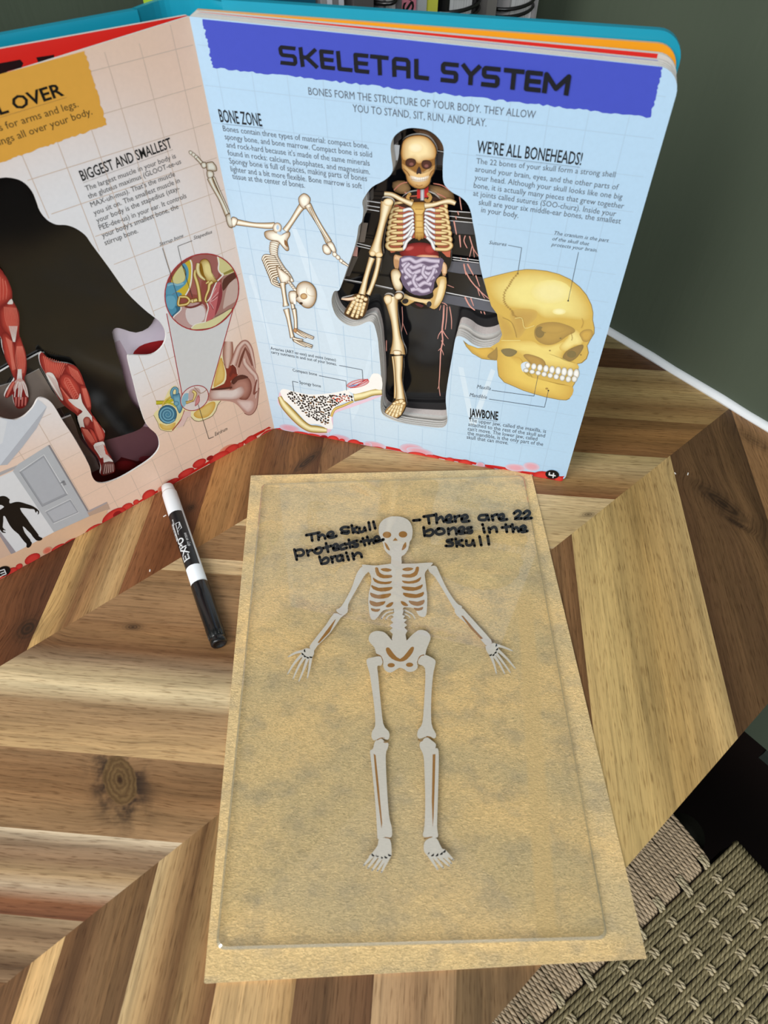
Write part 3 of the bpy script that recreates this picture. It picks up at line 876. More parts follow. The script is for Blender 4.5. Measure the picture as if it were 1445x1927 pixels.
tl0, tl1, tcap = mt((332.5, 970)), mt((363.5, 1070.5)), mt((377, 1099.5))
mb = MB()
lathe(mb, P0, AX, [(0, 0.0036), (0.0004, 0.0041), (0.006, 0.0046), (0.0062, 0.0046)], 36)
mb.build('end_plug', M_WHITEPL, marker, True)
mb = MB()
lathe(mb, P0, AX, [(0.0062, 0.0048), (0.0075, 0.0051), (0.014, 0.0052), (tcap + 0.004, 0.0053)], 36)
mb.build('barrel', M_WHITEPL, marker, True)
mb = MB()
capL = LM - tcap
lathe(mb, P0 + AX * tcap, AX, [(0, 0.00555), (0.0004, 0.0057), (capL * 0.3, 0.0057), (capL * 0.80, 0.0052), (capL - 0.0045, 0.0050), (capL - 0.0043, 0.00485), (capL - 0.0035, 0.00485), (capL - 0.0033, 0.0050), (capL - 0.0008, 0.0049), (capL - 0.0002, 0.0045), (capL - 0.0002, 0.0034), (capL - 0.0010, 0.0032)], 40)
for k in range(16):
    a = 2 * math.pi * k / 16
    dr = NUP * math.cos(a) + SIDE * math.sin(a)
    tube(mb, [P0 + AX * (tcap + capL * 0.72) + dr * 0.0052, P0 + AX * (tcap + capL - 0.0048) + dr * 0.00495], 0.00022, 5)
mb.build('cap', M_BLACKPL, marker, True)
def cyl(t, th, r): return P0 + AX * t + (NUP * math.cos(th) + SIDE * math.sin(th)) * r
lab = MB()
A0, A1 = math.radians(-50), math.radians(205)
for i in range(40):
    a, b = A0 + (A1 - A0) * i / 40, A0 + (A1 - A0) * (i + 1) / 40
    lab.face([cyl(tl0, a, 0.00537), cyl(tl0, b, 0.00537), cyl(tl1, b, 0.00537), cyl(tl1, a, 0.00537)])
labo = lab.build('label', M_LABEL, marker, True)
def on_barrel(s, t_start, th, height, length=None, bold=0.0, shear=0.0, r=0.00552, spacing=1.0):
    vs, fs, w = glyphs(s, bold, shear, spacing)
    kx = (length / w) if length else height
    return [cyl(t_start - x * kx, th + y * height / 0.0054, r) for x, y in vs], fs
def tz(y): return mt((270 + 440 / 5.505, 890 + y / 5.505)) # along the axis from a crop row
txt = MB()
for (s, ya, yb, th, h, bd) in (('dry erase', 818, 668, math.radians(-24), 0.0021, 0.0), ('fine', 545, 482, math.radians(33), 0.0016, 0.0)):
    v, f = on_barrel(s, tz(ya), th, h, abs(tz(ya) - tz(yb)), bd)
    txt.faces(v, f)
# the big name, drawn as strokes that follow the barrel
_ring = [(0.5 + 0.42 * math.cos(2 * math.pi * k / 16), 0.5 + 0.48 * math.sin(2 * math.pi * k / 16)) for k in range(17)]
BIG = [(0.00, 0.20, [[(1, 1), (0, 1)], [(0, 1), (0, 0)], [(0, 0), (1, 0)], [(0, 0.5), (0.85, 0.5)]]), (0.25, 0.28, [[(0, 0.95), (0.9, -0.05)], [(1, 1.1), (0, -0.25)]]),
       (0.55, 0.17, [[(0.1, -0.1), (0.1, 1)], [(0.1, 1), (0.8, 1), (1, 0.78), (0.8, 0.5), (0.1, 0.5)]]), (0.75, 0.25, [_ring])]
xa, xl, hh, th0, sw = tz(945), abs(tz(945) - tz(702)), 0.0042, math.radians(10), 0.00095
for (x0, wd, strokes) in BIG:
    for st in strokes:
        pts = []
        for (a, b) in zip(st, st[1:]):
            n_ = 1 if len(st) > 8 else 5
            pts += [(a[0] + (b[0] - a[0]) * k / n_, a[1] + (b[1] - a[1]) * k / n_) for k in range(n_)]
        pts.append(st[-1])
        P2 = [((x0 + wd * p[0]) * xl, p[1] * hh) for p in pts]
        for (a, b) in zip(P2, P2[1:]):
            dx, dy = b[0] - a[0], b[1] - a[1]; L = math.hypot(dx, dy)
            nx, ny, ex, ey = -dy / L * sw / 2, dx / L * sw / 2, dx / L * sw * 0.3, dy / L * sw * 0.3
            txt.face([cyl(xa - X, th0 + Y / 0.0054, 0.00546) for X, Y in ((a[0] - ex + nx, a[1] - ey + ny), (b[0] + ex + nx, b[1] + ey + ny), (b[0] + ex - nx, b[1] + ey - ny), (a[0] - ex - nx, a[1] - ey - ny))])
# slanted banner with the small words, and the little page icon
b0, b1 = tz(700), tz(510)
for (ta, tb, tha, thb) in ((b0, b1, 47, 72),):
    for i in range(6):
        x = tha + (thb - tha) * i / 6; y = tha + (thb - tha) * (i + 1) / 6
        txt.face([cyl(ta, math.radians(x), 0.00542), cyl(ta, math.radians(y), 0.00542), cyl(tb + 0.002, math.radians(y), 0.00542), cyl(tb, math.radians(x), 0.00542)])
def bl(pts, w=0.00025):
    for (ta, a), (tb, b) in zip(pts, pts[1:]):
        tube(txt, [cyl(ta, math.radians(a), 0.00541), cyl(tb, math.radians(b), 0.00541)], w, 4)
i0, i1 = tz(630), tz(540)
bl([(i0, 28), (i0 - 0.002, -6), (i1, -4), (i1, 24), (i0, 28)]); bl([(i0 - 0.002, 20), (i1 + 0.004, 12), (i0 - 0.003, 8), (i1 + 0.001, 0)])
bl([(i0, 28), (tz(660), 30)])
txt.build('label_lettering', M_WHITEINK, labo)
v, f = on_barrel('LOW ODOR INK', b0 - 0.0012, math.radians(53), 0.0013, abs(b0 - b1) - 0.0028, 0.02, 0, 0.00555)
t2 = MB(); t2.faces(v, f); t2.build('banner_lettering', M_LABEL, labo)

# ------------------------------------------------------------------ paper crumbs on the table
cr = random.Random(3)
M_CRUMB = plain('white_paper_crumb', lin((232, 228, 222)), 0.8)
for (px, L, lab_) in (((310, 971), 0.0022, 'tiny white paper crumb on wood left of the marker label'), ((282, 1074), 0.0016, 'tiny white crumb on dark plank left of the marker cap'),
                      ((1294, 892), 0.0024, 'thin pale splinter on the dark plank under the right wall'), ((1270, 891), 0.0016, 'thinner pale splinter beside the light plank on the right')):
    c = on_z(px, TZ)
    a = cr.uniform(0, 3.1) if L < 0.003 else -0.25
    d = Vector((math.cos(a), math.sin(a), 0)); w = Vector((-d.y, d.x, 0))
    mb = MB()
    box(mb, c - d * L / 2 - w * 0.0004 + UP * 0.00002, d * L, w * 0.0007, UP * 0.0003)
    tag(rebase(mb.build('paper_crumb', M_CRUMB), c), lab_, 'crumb', 'pale crumbs on the table')

# ------------------------------------------------------------------ chair with a woven cord seat
CA = math.radians(6)
CHA = SV * math.cos(CA) + TV * math.sin(CA)
CHB = -SV * math.sin(CA) + TV * math.cos(CA)
CZ = TZ - 0.29
def CH(a, b, z=0.0): return CHA * a + CHB * b + UP * (CZ + z)
def cord_mat():
    t = NT('twisted_paper_cord')
    uv = t.n('ShaderNodeUVMap').outputs['UV']
    sp = t.n('ShaderNodeSeparateXYZ'); t.l(uv, sp.inputs[0])
    ph = t.math('ADD', t.math('MULTIPLY', sp.outputs[0], 2 * math.pi / 0.0125), t.math('MULTIPLY', sp.outputs[1], 2 * math.pi))
    tw = t.math('ABSOLUTE', t.math('SINE', ph))
    a = t.n('ShaderNodeAttribute', attribute_name='Col').outputs['Color']
    tc = t.n('ShaderNodeTexCoord')
    f = t.noise(t.mapping(tc.outputs['Object'], (1, 1, 1)), 420.0, 3.0)
    c = t.mix(1.0, a, t.ramp(f, [(0.3, 0.72), (0.7, 1.15)]), 'MULTIPLY')
    c = t.mix(1.0, c, t.ramp(tw, [(0.0, 0.42), (0.45, 1.0)]), 'MULTIPLY')
    t.l(c, t.b.inputs['Base Color'])
    t.b.inputs['Roughness'].default_value = 0.7
    t.b.inputs['Specular IOR Level'].default_value = 0.2
    h = t.math('ADD', t.math('POWER', tw, 0.5), t.math('MULTIPLY', f, 0.25))
    t.bump(h, 0.8, 0.0012)
    return t.mat
M_CORD = cord_mat()
M_CHAIR = plain('dark_stained_chair_frame', (0.012, 0.007, 0.005), 0.4, nscale=30)
chair = empty('woven_chair', CHA * 0.13 + CHB * 0.24)
tag(chair, 'dark chair with a woven paper cord seat pushed under the table edge', 'chair')
aj = [0.3200 - 0.0292 * j for j in range(16)]
bi = [0.0625 + 0.0068 * i for i in range(58)]
A_LO, A_HI = -0.125, 0.3585
crs = random.Random(11)
weft = MB()
for i, b in enumerate(bi):
    for s in (-1, 1):
        ctl = []
        for j, a in enumerate(aj):
            over = (i + j) % 2 == 1          # the warp lies over this row here
            ctl.append((a, (-0.0016 if over else 0.0012), (0.0013 if over else 0.0017) * s))
        ctl = [(A_HI + 0.004, -0.014, 0.0017 * s), (A_HI + 0.003, -0.005, 0.0017 * s), (A_HI - 0.001, -0.0002, 0.0017 * s), (A_HI - 0.012, 0.0010, 0.0017 * s)] + ctl + [(A_LO, 0.0, 0.0017 * s)]
        jit = crs.uniform(-0.0003, 0.0003)
        path = spline([CH(a, b + db + jit, z + 0.0004 * math.sin(a * 90 + i * 1.7 + s)) for a, z, db in ctl], 3 if b < 0.27 else 1)
        k = crs.uniform(0.85, 1.12)
        tube(weft, path, 0.00172, 8 if b < 0.27 else 5, lin((150, 138, 104), k))
weft.build('seat_weave', M_CORD, chair, True)
warp = MB()
for j, a in enumerate(aj):
    for s in (-1, 1):
        ctl = [(0.048, 0.0042), (0.0565, 0.0036)]
        for i, b in enumerate(bi):
            ctl.append((b, 0.0028 if (i + j) % 2 == 1 else -0.0036))
        k = crs.uniform(0.95, 1.15)
        path = spline([CH(a + s * 0.00175, b, z) for b, z in ctl if b < 0.28], 3) + [CH(a + s * 0.00175, b, z) for b, z in ctl if b >= 0.28]
        tube(warp, path, 0.00165, 7, lin((186, 172, 140), k))
warp.build('seat_warp', M_CORD, chair, True)
wrap = MB()
a = A_LO
while a < 0.3262:
    near = min(abs(a - x) for x in aj)
    if near > 0.0032:
        sk = 0.0022
        path = spline([CH(a + sk, -0.006, -0.020), CH(a + sk, -0.0045, -0.004), CH(a + sk * 0.8, 0.002, 0.0015), CH(a + sk * 0.5, 0.018, 0.0026), CH(a, 0.038, 0.0026), CH(a - sk * 0.5, 0.0525, 0.0016), CH(a - sk * 0.6, 0.0572, -0.004), CH(a - sk * 0.6, 0.0575, -0.018)], 3)
    else:
        path = spline([CH(a, -0.006, -0.020), CH(a, -0.0045, -0.004), CH(a, 0.002, 0.0018), CH(a, 0.018, 0.0032), CH(a, 0.038, 0.0034), CH(a, 0.050, 0.0032)], 3)
    tube(wrap, path, 0.00182, 8, lin((190, 168, 138), crs.uniform(0.85, 1.12)))
    a += 0.00355
wrap.build('rail_wrapping', M_CORD, chair, True)
mb = MB(); box(mb, CH(A_LO - 0.01, -0.003, -0.034), CHA * 0.448, CHB * 0.0585, UP * 0.034); mb.build('seat_rail', M_CHAIR, chair)
mb = MB(); box(mb, CH(A_LO - 0.01, 0.435, -0.034), CHA * 0.49, CHB * 0.03, UP * 0.032); mb.build('seat_rail', M_CHAIR, chair)
mb = MB(); box(mb, CH(0.329, 0.0595, -0.034), CHA * 0.029, CHB * 0.38, UP * 0.0305); mb.build('side_rail', M_CHAIR, chair)
mb = MB(); box(mb, CH(A_LO - 0.012, 0.0595, -0.034), CHA * 0.029, CHB * 0.38, UP * 0.0305); mb.build('side_rail', M_CHAIR, chair)
for (la, lb) in ((0.322, 0.012), (-0.150, 0.012), (0.322, 0.432), (-0.150, 0.432)):
    mb = MB(); lathe(mb, CH(la + 0.018, lb + 0.018, -CZ), UP, [(0, 0.013), (CZ - 0.05, 0.019), (CZ - 0.030, 0.019)], 20)
    mb.build('leg', M_CHAIR, chair, True)

# ------------------------------------------------------------------ books and notebooks standing in the corner behind the open book
def S_at(px, t): return hit(px, TV, TV * t).dot(SV)
T_ROW, T_BACK = -0.352, -0.405             # the row stands between the open book and the back wall
def place(x0, x1): return S_at((x0, 6), T_ROW), S_at((x1, 6), T_ROW), T_ROW
def mat_c(name, c, rough=0.5, noise=0.08): return plain(name, lin(c), rough, noise=noise, nscale=80)
def pages_mat():
    t = NT('cut_paper_edges')
    tc = t.n('ShaderNodeTexCoord')
    f = t.noise(t.mapping(tc.outputs['Object'], (900, 900, 2), (0, 0, SA)), 1.0, 2.0, 0.6)
    t.l(t.mix(f, (0.30, 0.30, 0.30, 1), (0.95, 0.95, 0.95, 1)), t.b.inputs['Base Color'])
    t.b.inputs['Roughness'].default_value = 0.8
    return t.mat
M_PAGES = pages_mat()
M_WIRE = plain('black_coated_wire', (0.006, 0.006, 0.006), 0.25)
def upright(name, x0, x1, h, mat, label, cat, t_extra=0.0, part=None):
    s0, s1, t = place(x0, x1)
    t -= t_extra
    mb = MB(); box(mb, ST(s0, T_BACK, TZ), SV * (s1 - s0), TV * (t - T_BACK), UP * h)
    o = rebase(mb.build(name, mat), ST((s0 + s1) / 2, (t + T_BACK) / 2, TZ))
    tag(o, label, cat)
    return o, s0, s1, t
def notebook(x0, x1, xc0, xc1, h, cover, label, phase):
    """coil-bound notebook, coil towards the camera: pages x0..x1, cover boards either side, wire xc0..xc1"""
    s0, s1, t = place(x0, x1)
    c0, c1 = S_at((xc0, 6), t + 0.003), S_at((xc1, 6), t + 0.003)
    t0 = T_BACK
    nb = empty('spiral_notebook', ST((s0 + s1) / 2, (t + t0) / 2, TZ))
    tag(nb, label, 'notebook', 'notebooks and books behind the open book')
    mb = MB(); box(mb, ST(s0, t0, TZ + 0.001), SV * (s1 - s0), TV * (t - t0), UP * (h - 0.002)); mb.build('page_block', M_PAGES, nb)
    for a, b in ((s0 - 0.0022, s0 - 0.0003), (s1 + 0.0003, s1 + 0.0022)):
        mb = MB(); box(mb, ST(a, t0, TZ), SV * (b - a), TV * (t - t0 + 0.003), UP * h); mb.build('cover', cover, nb)
    mb = MB()
    z = 0.02
    cs, rs = (c0 + c1) / 2, (c1 - c0) / 2
    while z < h - 0.01:
        for dz in (0.0, 0.0042):
            pts = [ST(cs + rs * math.cos(q), t - 0.006 + 0.0135 * math.sin(q), TZ + z + dz + phase + 0.0012 * math.cos(q)) for q in [2 * math.pi * k / 28 for k in range(28)]]
            tube(mb, pts, 0.0011, 6, closed=True)
        z += 0.0135
    mb.build('wire_coil', M_WIRE, nb, True)
    return nb
GB = 'notebooks and books behind the open book'
o, *_ = upright('book', 424, 594, 0.281, mat_c('dark_teal_cloth', (12, 84, 108)), 'dark teal book standing behind the open book nearest its spine', 'book'); o['group'] = GB
s0, s1, t = place(604, 648)
for k, (c, lb) in enumerate((((150, 148, 150), 'mid grey magazine touching the dark teal book behind the open book'), ((205, 206, 214), 'wide pale magazine second from the dark teal book'),
                             ((120, 118, 122), 'dark grey magazine between the two pale magazines'), ((196, 196, 204), 'pale magazine next to the charcoal grey folder'))):
    w = (s1 - s0) / 4
    mb = MB(); box(mb, ST(s0 + w * k + 0.004, T_BACK, TZ), SV * (w - 0.0006), TV * (t - T_BACK), UP * 0.278 - SV * 0.004)
    o = rebase(mb.build('magazine', mat_c('magazine_paper', c)), ST(s0 + w * (k + 0.5) + 0.004, (t + T_BACK) / 2, TZ))
    tag(o, lb, 'magazine', GB)
o, *_ = upright('folder', 666, 703, 0.282, mat_c('charcoal_board', (84, 80, 80)), 'charcoal grey folder between the magazines and the narrow coil notebook', 'folder'); o['group'] = GB
notebook(720, 744, 715, 747, 0.284, mat_c('grey_cover', (90, 88, 90)), 'narrow coil notebook left of the pink book', 0.004)
pk, ps0, ps1, pt = upright('book', 751, 783, 0.286, mat_c('pink_spine', (206, 122, 140)), 'pink book with black letters on its spine between notebook and white binder', 'book'); pk['group'] = GB
gv, gf, gw = glyphs('PS', 0.02)
hgt = (ps1 - ps0) * 0.62
mb = MB()
zt = hit((770, 22), TV, TV * pt).z
mb.faces([ST(ps0 + (ps1 - ps0) * 0.22 + y * hgt, pt + 0.0002, zt + (gw - x) * hgt) for x, y in gv], gf)
mb.build('spine_lettering', M_INK, pk)
o, *_ = upright('binder', 787, 803, 0.283, mat_c('white_binder_vinyl', (176, 178, 182)), 'thin light grey binder right of the pink book', 'binder'); o['group'] = GB
o, *_ = upright('folder', 807, 824, 0.285, mat_c('yellow_green_card', (205, 205, 78)), 'yellow green folder left of the thick black coil notebook', 'folder'); o['group'] = GB
notebook(840, 888, 834, 912, 0.287, mat_c('black_cover', (18, 18, 19)), 'thick notebook with black covers and black wire coil', 0.0)
o, *_ = upright('folder', 917, 935, 0.286, mat_c('warm_grey_board', (120, 116, 112)), 'warm grey folder between the two thick coil notebooks', 'folder'); o['group'] = GB
notebook(956, 1002, 945, 1012, 0.287, mat_c('pale_grey_cover', (150, 148, 148)), 'rightmost coil notebook, beside the corner of the walls', 0.006)
tL = -0.372
for x0, x1, c, nm, lb in ((288, 308, (160, 195, 55), 'folder', 'lime green folder between the wall and the open book spine'), (310, 316, (82, 90, 48), 'notepad', 'thin olive pad right of the lime green folder')):
    a, b = S_at((x0, 8), tL), S_at((x1, 8), tL)
    mb = MB(); box(mb, ST(a, tL - 0.010, TZ), SV * (b - a), TV * 0.010, UP * 0.292)
    if nm == 'folder': box(mb, ST(a + (b - a) * 0.45, tL - 0.0005, TZ), SV * (b - a) * 0.12, TV * 0.0012, UP * 0.292)
    o = rebase(mb.build(nm, mat_c(nm + '_card', c)), ST((a + b) / 2, tL, TZ)); tag(o, lb, 'folder' if nm == 'folder' else 'notepad', GB)
# ------------------------------------------------------------------ the open board book
G = Vector((-0.085911, 0.378764, TZ))
RA = -0.207856
QR = Vector((math.cos(RA), math.sin(RA), 0))
LEAN = Vector((-0.03747, -0.014347, 1.0))
LA = math.radians(41.85) + math.pi
QL = Vector((math.cos(LA), math.sin(LA), 0))
NR = QR.cross(LEAN).normalized(); NR = NR if NR.y < 0 else -NR       # towards the reader
NL = LEAN.cross(QL).normalized(); NL = NL if NL.y < 0 else -NL
PW, PH = 0.2211, 0.2695
def PR(u, v, d=0.0): return G + QR * u + LEAN * v - NR * d
def PL(u, v, d=0.0): return G + QL * u + LEAN * v - NL * d
def _solve(q, n, p):
    m = Matrix(((q.x, LEAN.x, n.x), (q.y, LEAN.y, n.y), (q.z, LEAN.z, n.z)))
    return m.inverted() @ (p - G)
def plane(side, d0, k=0.0):
    """page-parallel (or fanned) plane: depth d0 + k*u behind the page face"""
    q, n = (QR, NR) if side == 'R' else (QL, NL)
    dirn = q - n * k
    nn = dirn.cross(LEAN).normalized()
    if nn.dot(n) < 0: nn = -nn
    p0 = G - n * d0
    return nn, p0
def tracer(side, d0=0.0, k=0.0):
    nn, p0 = plane(side, d0, k)
    q, n = (QR, NR) if side == 'R' else (QL, NL)
    def f(px, h):
        s = _solve(q, n, hit(px, nn, p0 + nn * h))
        # ink never leaves the card it is printed on
        return G + q * min(max(s.x, 0.0001), PW - 0.0005) + LEAN * min(max(s.y, 0.0006 if k else 0.0002), PH - 0.0002) + n * s.z
    return f
def uv_of(px, side='R', d0=0.0, k=0.0):
    nn, p0 = plane(side, d0, k)
    s = _solve(QR if side == 'R' else QL, NR if side == 'R' else NL, hit(px, nn, p0))
    return (s.x, s.y)
TR, TL = tracer('R'), tracer('L')

book = empty('board_book', G)
tag(book, 'open teal board book about the skeleton standing upright on the table', 'book')
CARD = lin((226, 224, 220))
def outline(w=PW, h=PH, r=0.0105, r2=0.0062, v0=0.0):
    o = [(0.0, v0)]
    for (cu, cv, rad, a0) in ((w - r2, v0 + r2, r2, -90), (w - r, h - r, r, 0)):
        o += [(cu + rad * math.cos(math.radians(a0 + 90 * k / 8)), cv + rad * math.sin(math.radians(a0 + 90 * k / 8))) for k in range(9)]
    o.append((0.0, h))
    return o
HOLE_R = [(782, 241), (803.5, 244.6), (820, 254.7), (831.8, 270), (835, 284), (833.6, 300.6), (833, 319.4), (833.6, 338), (838, 350), (850.6, 361.8), (867, 371), (879, 383), (886, 399.4), (889.4, 418), (894, 441.8), (899.5, 477), (904, 504), (910.6, 530.6), (922, 566), (933, 587), (941, 603.5), (945.4, 622.4), (942, 639), (928, 650.6), (907, 654), (890, 648), (880, 640), (869.4, 634), (861, 632.5), (857, 637), (855, 646), (851.8, 664.7), (843.5, 711.8), (838.8, 747), (840, 770.6), (841.9, 789.4), (838.8, 800), (829.4, 805), (803.5, 803), (761, 797), (733, 788), (719, 778), (716, 761), (717.6, 737.6), (716.5, 700), (713, 660), (710.6, 636.5), (704.7, 613), (699, 606), (690, 606), (676.5, 612), (662, 614), (646, 607.5), (633, 595), (625.5, 577.6), (624, 562), (629, 548), (638, 546), (646, 526), (655, 500), (664, 475), (671, 450), (675, 425), (681, 417), (683.5, 395), (681.6, 380.6), (687, 369), (700, 352), (721, 340.6), (735, 329), (739, 317), (736.5, 296), (735, 274.7), (741, 258), (754, 246.5), (768, 241.5)]
HR = [uv_of((p[0], p[1])) for p in spline([(x, y, 0) for x, y in HOLE_R], 3, True)]
HOLE_L = [(0, 335), (28, 336), (47, 345), (62, 362), (70.6, 382), (76.8, 398.7), (89, 414), (106, 422.6), (124.6, 423.6), (143, 430), (162, 444), (174, 461), (207.6, 506.6), (238.7, 550), (270, 581), (290, 597), (302, 607), (311.5, 624), (311, 640), (303, 655), (286, 667), (262, 668.5), (245, 668), (240.5, 675), (251, 717), (262.7, 763), (276, 799), (294.7, 817.6), (300, 833.6), (297, 847), (283, 863), (255, 882), (228.4, 897.5), (205.6, 906.7), (189.6, 909), (179, 905), (172.5, 894), (169, 879), (157.6, 856), (137, 820), (117.6, 791), (105, 769.6), (94.8, 756), (82, 748.6), (70.8, 751), (61.7, 767), (45.7, 783), (29.7, 790), (11.4, 789), (-20, 775), (-60, 740), (-85, 690), (-70, 600), (-80, 480), (-75, 400), (-40, 350)]
HL = [uv_of((p[0], p[1]), 'L') for p in spline([(x, y, 0) for x, y in HOLE_L], 3, True)]

def page_mat(name, base, pale_tint, centre, radius, k=0.9):
    """page face: one tint fading to a paler tint about a given centre"""
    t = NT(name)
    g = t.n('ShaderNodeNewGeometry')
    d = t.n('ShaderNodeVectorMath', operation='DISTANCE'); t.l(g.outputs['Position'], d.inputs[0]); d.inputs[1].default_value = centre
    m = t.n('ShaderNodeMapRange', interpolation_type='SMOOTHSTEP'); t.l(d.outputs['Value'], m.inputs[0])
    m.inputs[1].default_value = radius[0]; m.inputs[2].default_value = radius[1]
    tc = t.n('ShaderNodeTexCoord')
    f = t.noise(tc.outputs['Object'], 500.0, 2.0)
    c = t.mix(m.outputs[0], lin(pale_tint, k), lin(base, k))
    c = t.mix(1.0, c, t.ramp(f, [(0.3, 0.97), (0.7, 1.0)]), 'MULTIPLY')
    t.l(c, t.b.inputs['Base Color'])
    t.b.inputs['Roughness'].default_value = 0.38
    t.b.inputs['Specular IOR Level'].default_value = 0.35
    return t.mat
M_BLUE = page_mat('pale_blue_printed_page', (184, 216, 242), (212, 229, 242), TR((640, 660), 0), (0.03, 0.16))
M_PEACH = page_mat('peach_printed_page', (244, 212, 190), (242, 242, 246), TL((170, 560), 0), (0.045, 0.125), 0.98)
M_ORANGE = plain('orange_printed_page', lin((238, 156, 22)), 0.4, noise=0.04)
M_RED = plain('red_printed_page', lin((214, 38, 30)), 0.4, noise=0.04)
M_LAV = plain('lavender_printed_page', lin((150, 148, 182)), 0.5, noise=0.04)
M_GREY = plain('grey_board_page', lin((200, 196, 190)), 0.6, noise=0.04)

LEAF = [(0.0, 0.0), (0.0017, 0.0012), (0.0034, 0.0030), (0.0051, 0.0080), (0.0068, 0.032), (0.0085, 0.078)]
TH = 0.0011
def leaf(name, side, d0, k, loops, mat, label=None, th=TH, edge=None):
    P = PR if side == 'R' else PL
    mb = MB()
    slab(mb, loops, lambda p: P(p[0], p[1], d0 + k * p[0]), lambda p: P(p[0], p[1], d0 + k * p[0] + th), (1, 1, 1, 1), edge or CARD, 0, 1)
    o = mb.build(name, [mat, M_EDGE], book)
    if label: o['label'] = label
    return o
right_page = leaf('page', 'R', 0.0, 0.0, [outline(), HR], M_BLUE, 'pale blue right page with a body shaped cutout')
mats = [M_GREY, M_GREY, M_GREY, M_GREY, M_ORANGE]
labs = [None, None, None, 'red topped leaf inside the right block', 'orange topped leaf at the back of the right block']
for i in range(1, 6):
    d0, k = LEAF[i]
    loops = [outline(), HR] if i < 5 else [outline()]
    o = leaf('page', 'R', d0, k, loops, mats[i - 1], labs[i - 1], TH if i < 4 else 0.0018, lin((226, 176, 132)) if i == 5 else None)
    if i == 5: back_leaf = o
    if i in (3, 4):
        mb = MB(); n_ = 12
        top_ = [(0.002 + (PW - 0.0125) * q / n_) for q in range(n_ + 1)]
        mb.faces([PR(u, v, d0 + k * u - 6e-5) for v in (PH - 0.024, PH - 0.0001) for u in top_], [(q, q + 1, n_ + 2 + q, n_ + 1 + q) for q in range(n_)])
        mb.build('printed_top_band', M_LAV if i == 3 else M_RED, o)
# walls of the cutout between the last two leaves
mb = MB()
n = len(HR)
for i in range(n):
    a, b = HR[i], HR[(i + 1) % n]
    mb.face([PR(a[0], a[1], 0.0086 + 0.032 * a[0]), PR(b[0], b[1], 0.0086 + 0.032 * b[0]), PR(b[0], b[1], 0.0084 + 0.078 * b[0]), PR(a[0], a[1], 0.0084 + 0.078 * a[0])], [lin((226, 216, 212))] * 4)
mb.build('cutout_wall', M_EDGE, book)
pk_ = Pic(tracer('R', *LEAF[5]), 3e-5)
loop = [(x, y) for x, y in HOLE_R]
cx, cy = 790, 560
pk_.poly([(cx + (x - cx) * 1.18, cy + (y - cy) * 1.10) for x, y in loop], (20, 20, 23), 2)
pk_.at(620, 500, 4.25)
VE = (226, 160, 146)
def vein(p, w=9, wend=None): pk_.line(p, w, VE, 3, True, wend)
vein([(915, 320), (910, 420), (900, 520), (905, 600), (890, 680), (885, 780), (880, 880), (875, 960), (885, 1040)], 14, 5)
vein([(960, 330), (975, 420), (975, 505)], 9, 5); vein([(940, 330), (935, 430), (925, 510)], 9, 5)
vein([(905, 510), (875, 550), (865, 585)], 8, 4); vein([(905, 520), (930, 560), (950, 585)], 8, 4); vein([(895, 600), (920, 640)], 7, 3)
vein([(890, 660), (870, 680)], 7, 3); vein([(890, 660), (905, 690), (912, 715)], 7, 3); vein([(875, 960), (865, 985)], 6, 3)
vein([(580, 330), (585, 450), (570, 560)], 6, 4); vein([(585, 460), (620, 550)], 5, 3); vein([(455, 600), (455, 680)], 8)
pk_.build('cutout_backdrop', back_leaf, M_BLACKGLOSS, 'glossy black backdrop with pink branching veins')

# covers and spine
CV = 0.0035
def cover(name, side, d0, k, u0, v1, v0=0.0002):
    P = PR if side == 'R' else PL
    o = outline(PW + (0.0014 if side == 'R' else 0.006), v1, 0.0125, 0.009, v0)
    o[0] = (u0, v0); o[-1] = (u0, v1)
    mb = MB()
    slab(mb, [o], lambda p: P(p[0], p[1], d0 + k * p[0]), lambda p: P(p[0], p[1], d0 + k * p[0] + CV), (1, 1, 1, 1), (1, 1, 1, 1))
    ob = mb.build(name, M_TEAL, book)
    bv = ob.modifiers.new('soft_edges', 'BEVEL'); bv.width = 0.0009; bv.segments = 2; bv.limit_method = 'ANGLE'
    return ob
cover('cover_board', 'R', 0.0105, 0.083, 0.012, 0.2736)
cover('cover_board', 'L', 0.0120, 0.110, 0.018, 0.2722, 0.0006)
def gs(p): return p
a = PR(0.012, 0.0006, 0.0105 + 0.083 * 0.012 + 0.001); b = PL(0.018, 0.0006, 0.012 + 0.11 * 0.018 + 0.001)
mid = (a + b) / 2 + (-(NR + NL)).normalized() * 0.010
path = spline([a, a.lerp(mid, 0.6) + (-(NR)).normalized() * 0.003, mid, b.lerp(mid, 0.6) + (-(NL)).normalized() * 0.003, b], 4)
mb = MB()
for i in range(len(path) - 1):
    p, q = path[i], path[i + 1]
    dn = (q - p).cross(UP).normalized() * 0.0022
    mb.face([p, q, q + LEAN * 0.2718, p + LEAN * 0.2718]); mb.face([q + dn, p + dn, p + dn + LEAN * 0.2718, q + dn + LEAN * 0.2718])
    mb.face([p + LEAN * 0.2718, q + LEAN * 0.2718, q + dn + LEAN * 0.2718, p + dn + LEAN * 0.2718]); mb.face([p, p + dn, q + dn, q])
mb.build('spine', M_TEAL, book)

